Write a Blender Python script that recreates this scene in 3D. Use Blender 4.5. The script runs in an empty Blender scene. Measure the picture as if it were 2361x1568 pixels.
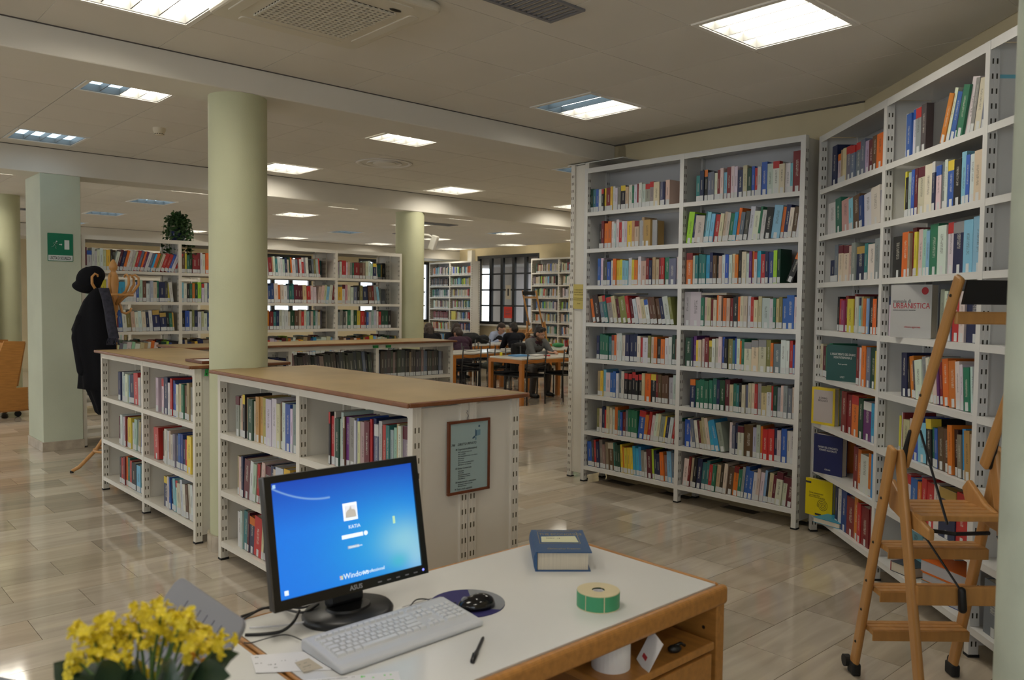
import bpy, bmesh, math, random
from mathutils import Vector, Matrix, Euler, noise as mnoise

# ------------------------------------------------------------------ camera, world, exposure
scene = bpy.context.scene
COL = scene.collection
FPX = 1868.0                      # focal length in pixels of the 2361 px wide frame
CX, CY, EYE = 1180.5, 784.0, 1.6
PITCH, ROLL = 0.0448, 0.0113
AZ = math.radians(137.64)         # compass azimuth of the room's long axis "s"
PHI = math.pi / 2 - AZ            # its angle from world +X
A2 = Vector((math.sin(AZ), math.cos(AZ), 0))      # +s
B2 = Vector((-math.cos(AZ), math.sin(AZ), 0))     # +t
_f = Vector((0, math.cos(PITCH), -math.sin(PITCH)))
_r0 = Vector((1, 0, 0)); _u0 = _r0.cross(_f)
_R = math.cos(ROLL) * _r0 + math.sin(ROLL) * _u0
_U = _R.cross(_f)
cam_data = bpy.data.cameras.new('camera')
cam_data.sensor_width = 23.6
cam_data.lens = FPX / 2361 * 23.6
cam_data.clip_start = 0.05
cam_data.clip_end = 200
cam_data.dof.use_dof = True
cam_data.dof.focus_distance = 5.2
cam_data.dof.aperture_fstop = 2.8
cam = bpy.data.objects.new('camera', cam_data)
COL.objects.link(cam)
m4 = Matrix.Identity(4)
for i in range(3):
    m4[i][0] = _R[i]; m4[i][1] = _U[i]; m4[i][2] = -_f[i]
m4[2][3] = EYE
cam.matrix_world = m4
scene.camera = cam

world = bpy.data.worlds.new('sky'); scene.world = world
world.use_nodes = True
_bg = world.node_tree.nodes['Background']
_bg.inputs['Color'].default_value = (0.86, 0.93, 1.0, 1)   # overcast daylight
_bg.inputs['Strength'].default_value = 3.0

scene.view_settings.view_transform = 'Standard'
scene.view_settings.look = 'None'
scene.view_settings.gamma = 1.0
scene.view_settings.use_curve_mapping = False
scene.view_settings.exposure = 0.0
scene.cycles.use_denoising = True
scene.cycles.adaptive_threshold = 0.03
scene.cycles.max_bounces = 7
scene.cycles.diffuse_bounces = 4
scene.cycles.glossy_bounces = 3
scene.cycles.transparent_max_bounces = 8
scene.cycles.sample_clamp_indirect = 6.0
LAMP = 19.0                       # radiance of the ceiling lamps' diffusers

random.seed(7)
PI = math.pi

def W(s, t, z=0.0):
    return A2 * s + B2 * t + Vector((0, 0, z))

def ST(p):
    return (p.dot(A2), p.dot(B2))

def ray(x, y):
    return _f + _R * ((x - CX) / FPX) - _U * ((y - CY) / FPX)

def onz(x, y, z=0.0):
    """point of the horizontal plane z seen at photo pixel x, y"""
    d = ray(x, y)
    return Vector((0, 0, EYE)) + d * ((z - EYE) / d.z)

def aty(x, y, Y):
    d = ray(x, y)
    return Vector((0, 0, EYE)) + d * (Y / d.y)

def project(p):
    v = p - Vector((0, 0, EYE)); k = v.dot(_f)
    if k < 0.05:
        return None
    return (CX + FPX * v.dot(_R) / k, CY - FPX * v.dot(_U) / k, k)

# ------------------------------------------------------------------ objects and tags
def link(o, parent=None):
    COL.objects.link(o)
    if parent is not None:
        o.parent = parent
    return o

def tag(o, label=None, cat=None, group=None, kind=None):
    if label: o['label'] = label
    if cat: o['category'] = cat
    if group: o['group'] = group
    if kind: o['kind'] = kind
    return o

def thing(name, label, cat, loc=(0, 0, 0), rz=0.0, group=None):
    o = bpy.data.objects.new(name, None)
    o.empty_display_size = 0.1
    COL.objects.link(o)
    o.location = loc
    o.rotation_euler = (0, 0, rz)
    return tag(o, label, cat, group)

def copy_tree(o, parent=None):
    c = o.copy()
    COL.objects.link(c)
    c.parent = parent
    for ch in list(o.children):
        copy_tree(ch, c)
    return c

class MB:
    """collects closed shapes, builds ONE mesh"""
    def __init__(self):
        self.v, self.f, self.m = [], [], []
    def add(self, vs, fs, m=0, M=None):
        k = len(self.v)
        if M is not None:
            vs = [M @ Vector(p) for p in vs]
        self.v += [tuple(p) for p in vs]
        self.f += [tuple(i + k for i in q) for q in fs]
        self.m += [m] * len(fs)
        return self
    def bx(self, x0, x1, y0, y1, z0, z1, m=0, M=None):
        vs = [(x0, y0, z0), (x1, y0, z0), (x1, y1, z0), (x0, y1, z0), (x0, y0, z1), (x1, y0, z1), (x1, y1, z1), (x0, y1, z1)]
        fs = [(3, 2, 1, 0), (4, 5, 6, 7), (0, 1, 5, 4), (1, 2, 6, 5), (2, 3, 7, 6), (3, 0, 4, 7)]
        return self.add(vs, fs, m, M)
    def prism(self, pts, y0, y1, m=0, M=None):
        """outline in x,z pushed along y"""
        n = len(pts)
        vs = [(x, y0, z) for x, z in pts] + [(x, y1, z) for x, z in pts]
        fs = [tuple(range(n)), tuple(range(2 * n - 1, n - 1, -1))]
        for i in range(n):
            j = (i + 1) % n
            fs.append((j, i, i + n, j + n))
        return self.add(vs, fs, m, M)
    def slab(self, pts, z0, z1, m=0, M=None):
        """outline in x,y pushed along z"""
        n = len(pts)
        vs = [(x, y, z0) for x, y in pts] + [(x, y, z1) for x, y in pts]
        fs = [tuple(range(n - 1, -1, -1)), tuple(range(n, 2 * n))]
        for i in range(n):
            j = (i + 1) % n
            fs.append((i, j, j + n, i + n))
        return self.add(vs, fs, m, M)
    def tube(self, pts, r, seg=8, m=0, M=None, flat=1.0):
        pts = [Vector(p) for p in pts]
        n = len(pts)
        rr = r if isinstance(r, (list, tuple)) else [r] * n
        vs, fs = [], []
        prev = None
        for i, p in enumerate(pts):
            t = (pts[min(i + 1, n - 1)] - pts[max(i - 1, 0)])
            t = t.normalized() if t.length > 1e-9 else Vector((0, 0, 1))
            if prev is None:
                u = t.cross(Vector((0, 0, 1)))
                if u.length < 0.05: u = t.cross(Vector((1, 0, 0)))
            else:
                u = prev - t * prev.dot(t)
            u.normalize(); prev = u
            w = t.cross(u)
            for k in range(seg):
                a = 2 * PI * k / seg
                vs.append(p + (u * math.cos(a) + w * (math.sin(a) * flat)) * rr[i])
        for i in range(n - 1):
            for k in range(seg):
                k2 = (k + 1) % seg
                fs.append((i * seg + k, i * seg + k2, (i + 1) * seg + k2, (i + 1) * seg + k))
        fs.append(tuple(range(seg - 1, -1, -1)))
        fs.append(tuple((n - 1) * seg + k for k in range(seg)))
        return self.add(vs, fs, m, M)
    def lathe(self, prof, seg=24, m=0, M=None):
        """profile (r, z) turned about z; closed where r is 0"""
        vs, fs = [], []
        n = len(prof)
        for r, z in prof:
            for k in range(seg):
                a = 2 * PI * k / seg
                vs.append((max(r, 1e-5) * math.cos(a), max(r, 1e-5) * math.sin(a), z))
        for i in range(n - 1):
            for k in range(seg):
                k2 = (k + 1) % seg
                fs.append((i * seg + k, i * seg + k2, (i + 1) * seg + k2, (i + 1) * seg + k))
        return self.add(vs, fs, m, M)
    def ball(self, c, r, seg=14, rings=9, m=0, M=None, rot=None):
        r = r if isinstance(r, (list, tuple)) else (r, r, r)
        vs, fs = [], []
        for i in range(rings + 1):
            th = PI * i / rings
            for k in range(seg):
                a = 2 * PI * k / seg
                q = Vector((r[0] * math.sin(th) * math.cos(a), r[1] * math.sin(th) * math.sin(a), r[2] * math.cos(th)))
                if i in (0, rings): q += Vector((math.cos(a), math.sin(a), 0)) * 1e-5
                if rot is not None: q = rot @ q
                vs.append(q + Vector(c))
        for i in range(rings):
            for k in range(seg):
                k2 = (k + 1) % seg
                fs.append((i * seg + k, (i + 1) * seg + k, (i + 1) * seg + k2, i * seg + k2))
        fs.append(tuple(k for k in range(seg)))
        fs.append(tuple(rings * seg + k for k in range(seg - 1, -1, -1)))
        return self.add(vs, fs, m, M)
    def capsule(self, p, q, r0, r1, seg=12, m=0, M=None):
        p, q = Vector(p), Vector(q)
        d = (q - p).normalized()
        pts, rr = [], []
        for a in (-80, -55, -25):
            pts.append(p + d * (r0 * math.sin(math.radians(a)))); rr.append(r0 * math.cos(math.radians(a)))
        pts += [p, q]; rr += [r0, r1]
        for a in (25, 55, 80):
            pts.append(q + d * (r1 * math.sin(math.radians(a)))); rr.append(r1 * math.cos(math.radians(a)))
        return self.tube(pts, rr, seg, m, M)
    def mesh(self, name, mats, smooth=False):
        me = bpy.data.meshes.new(name)
        me.from_pydata(self.v, [], self.f)
        for q in (mats if isinstance(mats, (list, tuple)) else [mats]):
            me.materials.append(q)
        if len(me.materials) > 1:
            me.polygons.foreach_set('material_index', self.m)
        if smooth:
            me.polygons.foreach_set('use_smooth', [True] * len(me.polygons))
        me.update()
        return me
    def build(self, name, mats, parent=None, loc=(0, 0, 0), rot=(0, 0, 0), smooth=False, bevel=0.0, seg=2):
        o = bpy.data.objects.new(name, self.mesh(name, mats, smooth))
        o.location = loc
        o.rotation_euler = rot
        link(o, parent)
        if bevel:
            md = o.modifiers.new('bevel', 'BEVEL'); md.width = bevel; md.segments = seg; md.limit_method = 'ANGLE'
        return o

def blob(mb, name, mat, parent, voxel=0.01, smooth=4, disp=None):
    """closed overlapping shapes grown into one continuous skin"""
    o = mb.build(name, mat, parent, smooth=True)
    r = o.modifiers.new('skin', 'REMESH'); r.mode = 'VOXEL'; r.voxel_size = voxel; r.use_smooth_shade = True
    s = o.modifiers.new('soft', 'SMOOTH'); s.factor = 0.5; s.iterations = smooth
    if disp:
        tx = bpy.data.textures.new(name, 'CLOUDS'); tx.noise_scale = disp[1]
        d = o.modifiers.new('folds', 'DISPLACE'); d.texture = tx; d.strength = disp[0]; d.texture_coords = 'LOCAL'
    return o

# ------------------------------------------------------------------ materials
def srgb(r, g, b):
    f = lambda c: (c / 255 / 12.92) if c / 255 <= 0.04045 else ((c / 255 + 0.055) / 1.055) ** 2.4
    return (f(r), f(g), f(b))

def mat(name, col, rough=0.5, metal=0.0, spec=0.5, var=0.0, vscale=8.0, stretch=(1, 1, 1), bump=0.0, bscale=60.0, col2=None, coat=0.0, emit=None, estr=0.0, alpha=1.0, trans=0.0):
    m = bpy.data.materials.new(name); m.use_nodes = True
    nt = m.node_tree; b = nt.nodes['Principled BSDF']
    b.inputs['Base Color'].default_value = (*col, 1)
    b.inputs['Roughness'].default_value = rough
    b.inputs['Metallic'].default_value = metal
    b.inputs['Specular IOR Level'].default_value = spec
    b.inputs['Coat Weight'].default_value = coat
    b.inputs['Coat Roughness'].default_value = 0.12
    b.inputs['Transmission Weight'].default_value = trans
    b.inputs['Alpha'].default_value = alpha
    if emit:
        b.inputs['Emission Color'].default_value = (*emit, 1); b.inputs['Emission Strength'].default_value = estr
    if var or bump:
        tc = nt.nodes.new('ShaderNodeTexCoord'); mp = nt.nodes.new('ShaderNodeMapping')
        mp.inputs['Scale'].default_value = stretch
        nt.links.new(tc.outputs['Object'], mp.inputs['Vector'])
    if var:
        nz = nt.nodes.new('ShaderNodeTexNoise'); nz.inputs['Scale'].default_value = vscale; nz.inputs['Detail'].default_value = 5
        nt.links.new(mp.outputs['Vector'], nz.inputs['Vector'])
        rp = nt.nodes.new('ShaderNodeValToRGB')
        c2 = col2 or tuple(min(1, c * (1 + var)) for c in col)
        c1 = col if col2 else tuple(c * (1 - var) for c in col)
        rp.color_ramp.elements[0].position = 0.3; rp.color_ramp.elements[1].position = 0.7
        rp.color_ramp.elements[0].color = (*c1, 1); rp.color_ramp.elements[1].color = (*c2, 1)
        nt.links.new(nz.outputs['Fac'], rp.inputs['Fac']); nt.links.new(rp.outputs['Color'], b.inputs['Base Color'])
    if bump:
        n2 = nt.nodes.new('ShaderNodeTexNoise'); n2.inputs['Scale'].default_value = bscale; n2.inputs['Detail'].default_value = 3
        nt.links.new(mp.outputs['Vector'], n2.inputs['Vector'])
        bp = nt.nodes.new('ShaderNodeBump'); bp.inputs['Strength'].default_value = bump; bp.inputs['Distance'].default_value = 0.01
        nt.links.new(n2.outputs['Fac'], bp.inputs['Height']); nt.links.new(bp.outputs['Normal'], b.inputs['Normal'])
    return m

M = {}
M['cream_wall'] = mat('cream_wall', (0.62, 0.53, 0.34), 0.8, var=0.05, vscale=3, bump=0.05)
M['white_wall'] = mat('white_wall', (0.66, 0.64, 0.58), 0.8, var=0.04, vscale=3, bump=0.05)
M['green_paint'] = mat('green_paint', (0.52, 0.53, 0.34), 0.6, var=0.05, vscale=2.5, bump=0.08, bscale=120)
M['pale_green_paint'] = mat('pale_green_paint', (0.50, 0.54, 0.42), 0.6, var=0.05, vscale=2.5, bump=0.08, bscale=120)
M['scuffed_paint'] = mat('scuffed_paint', (0.50, 0.55, 0.45), 0.55, var=0.12, vscale=5, bump=0.08, bscale=100)
M['ceiling_white'] = mat('ceiling_white', (0.70, 0.67, 0.61), 0.9, var=0.02, vscale=2, bump=0.1, bscale=250)
M['beam_white'] = mat('beam_white', (0.70, 0.67, 0.60), 0.85, var=0.03, vscale=2)
M['joint_dark'] = mat('joint_dark', (0.10, 0.09, 0.08), 0.9)
M['grid_white'] = mat('grid_white', (0.78, 0.76, 0.71), 0.6)
M['skirting_stone'] = mat('skirting_stone', (0.42, 0.36, 0.28), 0.25, var=0.2, vscale=9)
M['shelf_cream'] = mat('shelf_cream', (0.70, 0.665, 0.585), 0.34, var=0.03, vscale=4)
M['shelf_white'] = mat('shelf_white', (0.66, 0.655, 0.63), 0.34, var=0.03, vscale=4)
M['shelf_grey'] = mat('shelf_grey', (0.52, 0.52, 0.53), 0.5, var=0.03, vscale=4)
M['slot_dark'] = mat('slot_dark', (0.035, 0.03, 0.02), 0.8)
M['slot_brown'] = mat('slot_brown', (0.10, 0.085, 0.05), 0.8)
M['rubber_black'] = mat('rubber_black', (0.012, 0.012, 0.012), 0.7)
M['laminate_tan'] = mat('laminate_tan', (0.36, 0.255, 0.115), 0.5, var=0.16, vscale=2.2, bump=0.03, bscale=200)
M['edge_brown'] = mat('edge_brown', (0.20, 0.072, 0.025), 0.4, var=0.2, vscale=14)
M['oak'] = mat('oak', (0.42, 0.19, 0.045), 0.38, var=0.16, vscale=7, stretch=(1, 8, 8), bump=0.02)
M['oak_dark'] = mat('oak_dark', (0.30, 0.13, 0.035), 0.42, var=0.18, vscale=7, stretch=(1, 8, 8))
M['beech'] = mat('beech', (0.50, 0.25, 0.075), 0.36, var=0.12, vscale=6, stretch=(6, 6, 1))
M['table_orange'] = mat('table_orange', (0.44, 0.155, 0.022), 0.4, var=0.1, vscale=6)
M['desk_white'] = mat('desk_white', (0.70, 0.70, 0.68), 0.22, var=0.02, vscale=3)
M['table_white'] = mat('table_white', (0.66, 0.66, 0.60), 0.16)
M['black_plastic'] = mat('black_plastic', (0.009, 0.009, 0.010), 0.38)
M['black_gloss'] = mat('black_gloss', (0.006, 0.006, 0.007), 0.12)
M['black_metal'] = mat('black_metal', (0.010, 0.010, 0.010), 0.45)
M['dark_cloth'] = mat('dark_cloth', (0.008, 0.008, 0.010), 0.95, spec=0.15, bump=0.25, bscale=90)
M['grey_plastic'] = mat('grey_plastic', (0.20, 0.20, 0.22), 0.5, bump=0.02, bscale=150)
M['keyboard_white'] = mat('keyboard_white', (0.56, 0.575, 0.60), 0.4)
M['key_white'] = mat('key_white', (0.66, 0.67, 0.68), 0.42)
M['paper_white'] = mat('paper_white', (0.74, 0.74, 0.76), 0.8)
M['page_cream'] = mat('page_cream', (0.58, 0.52, 0.42), 0.9, var=0.12, vscale=3, stretch=(120, 1, 1))
M['label_white'] = mat('label_white', (0.58, 0.60, 0.60), 0.6, var=0.10, vscale=60)
M['ink'] = mat('ink', (0.02, 0.02, 0.025), 0.8)
M['ink_grey'] = mat('ink_grey', (0.12, 0.12, 0.13), 0.8)
M['ink_white'] = mat('ink_white', (0.62, 0.62, 0.60), 0.7)
M['ink_red'] = mat('ink_red', (0.42, 0.03, 0.04), 0.7)
M['gold'] = mat('gold', (0.33, 0.25, 0.10), 0.5)
M['glass'] = None
# ------------------------------------------------------------------ the room shell
ZC0, ZC1, ZB = 3.05, 3.153, 2.89       # ceiling of the near bay, of the other bays, underside of the beams
RZ = (0, 0, PHI)

def struct(name, mb, mats, parent=None, **k):
    o = mb.build(name, mats, parent, **k)
    o['kind'] = 'structure'
    return o

def stone_material(name, base, amt):
    m = bpy.data.materials.new(name); m.use_nodes = True
    nt = m.node_tree; b = nt.nodes['Principled BSDF']
    oi = nt.nodes.new('ShaderNodeObjectInfo'); at = nt.nodes.new('ShaderNodeAttribute'); at.attribute_name = 'tone'
    tc = nt.nodes.new('ShaderNodeTexCoord'); mp = nt.nodes.new('ShaderNodeMapping'); mp.inputs['Scale'].default_value = (9, 0.9, 1)
    cmb = nt.nodes.new('ShaderNodeCombineXYZ'); ad = nt.nodes.new('ShaderNodeVectorMath'); ad.operation = 'ADD'
    mul = nt.nodes.new('ShaderNodeMath'); mul.operation = 'MULTIPLY'; mul.inputs[1].default_value = 37.0
    nt.links.new(tc.outputs['Object'], mp.inputs['Vector'])
    nt.links.new(oi.outputs['Random'], mul.inputs[0]); nt.links.new(mul.outputs[0], cmb.inputs['X']); nt.links.new(mul.outputs[0], cmb.inputs['Y'])
    nt.links.new(mp.outputs['Vector'], ad.inputs[0]); nt.links.new(cmb.outputs[0], ad.inputs[1])
    nz = nt.nodes.new('ShaderNodeTexNoise'); nz.inputs['Scale'].default_value = 1.6; nz.inputs['Detail'].default_value = 6; nz.inputs['Distortion'].default_value = 0.6
    nt.links.new(ad.outputs[0], nz.inputs['Vector'])
    rp = nt.nodes.new('ShaderNodeValToRGB')
    e = rp.color_ramp.elements
    e[0].position = 0.28; e[0].color = (*[c * (1 - amt) for c in base], 1)
    e[1].position = 0.72; e[1].color = (*[min(1, c * (1 + amt * 0.7)) for c in base], 1)
    nt.links.new(nz.outputs['Fac'], rp.inputs['Fac'])
    mx = nt.nodes.new('ShaderNodeMix'); mx.data_type = 'RGBA'; mx.blend_type = 'MULTIPLY'; mx.inputs[0].default_value = 1.0
    nt.links.new(rp.outputs['Color'], mx.inputs[6]); nt.links.new(at.outputs['Color'], mx.inputs[7])
    nt.links.new(mx.outputs[2], b.inputs['Base Color'])
    n2 = nt.nodes.new('ShaderNodeTexNoise'); n2.inputs['Scale'].default_value = 5.0
    nt.links.new(tc.outputs['Object'], n2.inputs['Vector'])
    mr = nt.nodes.new('ShaderNodeMapRange'); mr.inputs[3].default_value = 0.04; mr.inputs[4].default_value = 0.11
    nt.links.new(n2.outputs['Fac'], mr.inputs[0]); nt.links.new(mr.outputs[0], b.inputs['Roughness'])
    b.inputs['Specular IOR Level'].default_value = 0.5
    return m
M['marble'] = stone_material('marble', (0.47, 0.41, 0.33), 0.16)
M['panel'] = M['ceiling_white']

OUT = [(-20.4, 15.3), (-20.4, -6.0), (3.85, -6.0), (3.85, -0.25), (-2.6, 5.7), (-4.92, 5.7), (-4.92, 15.3)]

def in_poly(p, poly):
    x, y = p; c = False; n = len(poly)
    for i in range(n):
        x1, y1 = poly[i]; x2, y2 = poly[(i + 1) % n]
        if (y1 > y) != (y2 > y) and x < (x2 - x1) * (y - y1) / (y2 - y1) + x1: c = not c
    return c

mb = MB(); mb.slab(OUT, -0.2, -0.012)
floor = struct('floor', mb, M['joint_dark'], rot=RZ)
mb = MB(); mb.slab([(-20.4, -6), (3.85, -6), (3.85, -0.25), (-2.6, 5.7), (-4.92, 5.7), (-4.92, 15.3), (-20.4, 15.3)][::-1], 3.25, 3.35)
ceiling = struct('ceiling', mb, M['beam_white'], rot=RZ)

def set_tone(me, tone):
    a = me.color_attributes.new('tone', 'FLOAT_COLOR', 'POINT')
    a.data.foreach_set('color', [c for _ in range(len(me.vertices)) for c in tone])

def clip_half(poly, p, q):
    """part of poly left of the line p->q"""
    out = []
    side = lambda a: (q[0] - p[0]) * (a[1] - p[1]) - (q[1] - p[1]) * (a[0] - p[0])
    for i in range(len(poly)):
        a, b = poly[i], poly[(i + 1) % len(poly)]; sa, sb = side(a), side(b)
        if sa >= 0: out.append(a)
        if (sa > 0) != (sb > 0) and abs(sa - sb) > 1e-9:
            k = sa / (sa - sb); out.append((a[0] + (b[0] - a[0]) * k, a[1] + (b[1] - a[1]) * k))
    return out

def tiles(cells, floorlike, parent, name, w, h, material, zf, near=300, gap=0.0012, thick=0.012):
    """cells: (s0, t0, w, h, tone); the largest in the picture become parts, the rest one joined part"""
    sc = []
    for c in cells:
        p = project(W(c[0] + c[2] / 2, c[1] + c[3] / 2, zf(c)))
        if p is None or not (-250 < p[0] < 2610 and -250 < p[1] < 1818):
            sc.append((0, c)); continue
        d = abs(zf(c) - EYE)
        sc.append((d * c[2] * c[3] / p[2] ** 3, c))
    sc.sort(key=lambda q: -q[0])
    cache = {}
    rest, tones = MB(), []
    for k, (a, c) in enumerate(sc):
        s0, t0, cw, ch, tone = c
        z = zf(c)
        za, zb_ = (z - thick, z) if floorlike else (z, z + thick)
        if k < near and a > 0:
            key = (round(cw, 3), round(ch, 3), tone)
            if key not in cache:
                q = MB(); q.bx(-cw / 2 + gap, cw / 2 - gap, -ch / 2 + gap, ch / 2 - gap, za - z, zb_ - z)
                me = q.mesh(name, material); set_tone(me, (*tone, 1)); cache[key] = me
            o = bpy.data.objects.new(name, cache[key])
            o.location = (s0 + cw / 2, t0 + ch / 2, z + random.uniform(-0.0004, 0.0004))
            link(o, parent)
        else:
            rest.bx(s0 + gap, s0 + cw - gap, t0 + gap, t0 + ch - gap, za, zb_)
            tones += [(*tone, 1)] * 8
    o = rest.build(name + '_field', material, parent)
    a = o.data.color_attributes.new('tone', 'FLOAT_COLOR', 'POINT')
    a.data.foreach_set('color', [c for q in tones for c in q])
    o['kind'] = 'stuff'

TONES = [(0.80, 0.78, 0.76), (0.92, 0.90, 0.88), (1.0, 1.0, 1.0), (1.08, 1.08, 1.09), (1.15, 1.15, 1.16), (1.02, 0.97, 0.92), (0.92, 0.90, 0.85), (1.1, 1.08, 1.05)]
cells = []
ts, tl = 0.31, 0.62
i = 0
s = -20.4
for i in range(79):
    s0 = 3.81 - 0.01 - (i + 1) * ts + 0.03
    off = (0.0 if i % 2 else ts)
    for j in range(-11, 26):
        t0 = -0.03 + off + j * tl
        if in_poly((s0 + ts / 2, t0 + tl / 2), OUT):
            cells.append((s0, t0, ts, tl, random.choice(TONES)))
tiles(cells, True, floor, 'floor_tile', ts, tl, M['marble'], lambda c: 0.0, near=300)

# ceiling lamps: bottom corner (s smallest, t largest) of each recessed square
G0, G1 = 0.62, 0.625
LAMPS0 = [(-4.40, 4.77, 'half'), (-2.54, 4.15, 'warm'), (-4.40, 1.67, 'warm'), (-1.92, 1.05, 'warm'), (0.56, 1.05, 'warm'), (-4.40, -1.43, 'cool'), (-1.92, -2.05, 'cool'), (0.56, -2.05, 'warm')]  # includes unseen lamps added out of view for their light
LAMPS1 = []
for si, s0 in enumerate((-6.69, -9.19, -11.875, -13.75, -16.25, -18.75)):
    for ti, t0 in enumerate((-2.7, -0.2, 2.3, 4.8, 7.3, 9.8, 12.3, 14.8)):  # negative rows are unseen lamps, added for their light
        LAMPS1.append((s0, t0, 'half' if (si, ti) in ((0, 2), (3, 6)) else 'cool' if (si, ti) in ((1, 2), (0, 4), (3, 3), (4, 3), (5, 3), (4, 5)) else 'warm'))

cells = []
lamp_cells0 = [(a, b) for a, b, c in LAMPS0]
for i in range(-2, 16):
    for j in range(-12, 5):
        s0 = -4.40 - 0.62 + i * G0; t0 = 4.77 - 0.62 + j * G0
        if s0 < -4.88: cw, s1 = s0 + G0 + 4.886, -4.886
        else: cw, s1 = G0, s0
        if cw < 0.05: continue
        if any(abs(s0 - a) < 0.05 and abs(t0 + G0 - b) < 0.05 for a, b in lamp_cells0): continue
        sq = [(s1, t0), (s1 + cw, t0), (s1 + cw, t0 + G0), (s1, t0 + G0)]
        pl = clip_half(clip_half(sq, (3.85, -0.25), (-2.6, 5.7)), (5, 5.7), (-6, 5.7))
        if len(pl) < 3: continue
        if len(pl) != 4 or pl != sq:
            g_ = 0.003; cs_, ct_ = sum(p[0] for p in pl) / len(pl), sum(p[1] for p in pl) / len(pl)
            q = MB(); q.slab([(p[0] - cs_ - math.copysign(g_, p[0] - cs_), p[1] - ct_ - math.copysign(g_, p[1] - ct_)) for p in pl], 0, 0.012)
            q.build('ceiling_panel', M['ceiling_white'], ceiling, loc=(cs_, ct_, ZC0)); continue
        cells.append((s1, t0, cw, G0, (1, 1, 1)))
n0 = len(cells)
bays = [(-9.47, -5.29), (-19.15, -9.87)]
for lo, hi in bays:
    i0 = int(math.floor((lo + 6.69) / G1)) - 1
    for i in range(i0, 40):
        base = -6.69 if hi > -6 else -13.75
        s0 = base + (i - 0) * G1 if base == -6.69 else base + i * G1
        if s0 + G1 <= lo + 0.03 or s0 >= hi - 0.03: continue
        a, b = max(s0, lo), min(s0 + G1, hi)
        for j in range(-14, 22):
            t0 = 2.3 - G1 + j * G1
            if t0 < -6 or t0 + G1 > 15.4: continue
            if any(abs(s0 - l[0]) < 0.12 and abs(t0 + G1 - l[1]) < 0.05 for l in LAMPS1): continue
            cells.append((a, t0, b - a, G1, (1, 1, 1)))
tiles(cells, False, ceiling, 'ceiling_panel', G0, G0, M['ceiling_white'], lambda c: ZC0 if c[0] > -4.9 else ZC1, near=300, gap=0.003)
# bright grid bars show in the joints of the near bay, dark shadow gaps along the beams
mb = MB()
for i in range(-1, 9):
    mb.bx(-4.40 - 0.004 + i * G0, -4.40 + 0.004 + i * G0, -2, 5.68, ZC0 + 0.002, ZC0 + 0.02)
for j in range(-10, 3):
    mb.bx(-4.88, 0.5, 4.77 - 0.004 + j * G0, 4.77 + 0.004 + j * G0, ZC0 + 0.003, ZC0 + 0.02)
struct('trim_1', mb, M['grid_white'], ceiling)

# beams along t
for n, (a, b) in enumerate(((-5.29, -4.887), (-9.87, -9.47), (-20.4, -19.15))):
    mb = MB(); mb.bx(a, b, -6, 15.3 if n else 5.7, ZB, 3.26)
    struct('trim_%d' % (n + 2), mb, M['beam_white'], rot=RZ, bevel=0.008)
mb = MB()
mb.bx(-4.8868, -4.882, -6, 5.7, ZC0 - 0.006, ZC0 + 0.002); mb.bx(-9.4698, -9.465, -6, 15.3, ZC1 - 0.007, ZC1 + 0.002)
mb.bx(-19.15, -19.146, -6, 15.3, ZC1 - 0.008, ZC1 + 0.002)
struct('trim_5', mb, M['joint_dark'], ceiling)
# slabs closing the gap above the lamps
mb = MB(); mb.bx(-4.88, 3.85, -6, 5.7, 3.14, 3.19)
struct('trim_6', mb, M['beam_white'], ceiling)

def wall_quad(name, p, q, z0, z1, material, openings=(), th=0.16):
    """wall from p to q (s,t); openings (u0,u1,z0,z1) along it; thickness to the outside (left of p->q)"""
    P, Q = W(*p), W(*q); d = (Q - P); L = d.length; ang = math.atan2(d.y, d.x)
    us = sorted({0, L, *[o[0] for o in openings], *[o[1] for o in openings]})
    mb = MB()
    for a, b in zip(us[:-1], us[1:]):
        o = [q_ for q_ in openings if q_[0] <= a + 1e-6 and q_[1] >= b - 1e-6]
        if not o: mb.bx(a, b, 0, th, z0, z1)
        else:
            mb.bx(a, b, 0, th, z0, o[0][2]); mb.bx(a, b, 0, th, o[0][3], z1)
    return struct(name, mb, material, loc=P, rot=(0, 0, ang))

WIN = (-18.33, -15.72, 1.0, 2.98)      # the dark window of the far wall: s0, s1, z0, z1
wall_quad('wall_window', (-4.92, 15.3), (-20.4, 15.3), -0.2, 3.3, M['cream_wall'], th=-0.2,
          openings=[(-4.92 - WIN[1], -4.92 - WIN[0], WIN[2], WIN[3])])
wall_quad('wall_far', (-20.4, 15.46), (-20.4, -6.0), -0.2, 3.3, M['cream_wall'], th=-0.2,
          openings=[(0.35, 2.9, 1.0, 2.86), (4.4, 7.2, 1.0, 2.86), (12.6, 15.2, 1.0, 2.86), (16.4, 19.0, 1.0, 2.86)])
wall_quad('wall_left', (-20.4, -6.0), (3.85, -6.0), -0.2, 3.3, M['cream_wall'], th=-0.2,
          openings=[(2 + 3.6 * k, 4.6 + 3.6 * k, 0.9, 2.75) for k in range(6)])
wall_quad('wall_back', (3.85, -6.0), (3.85, -0.25), -0.2, 3.3, M['cream_wall'], th=-0.2, openings=[(0.6, 3.0, 0.9, 2.75), (3.4, 5.4, 0.9, 2.75)])
wall_quad('wall_side', (3.85, -0.25), (-2.6, 5.7), -0.2, 3.3, M['cream_wall'], th=-0.16)
wall_quad('wall_right', (-2.55, 5.7), (-4.92, 5.7), -0.2, 3.3, M['cream_wall'], th=-0.16)
wall_quad('wall_reading_room', (-4.92, 5.7), (-4.92, 15.3), -0.2, 3.3, M['cream_wall'], th=-0.16)
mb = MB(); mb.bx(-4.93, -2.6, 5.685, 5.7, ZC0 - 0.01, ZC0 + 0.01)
struct('trim_7', mb, M['joint_dark'], rot=RZ)
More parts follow.
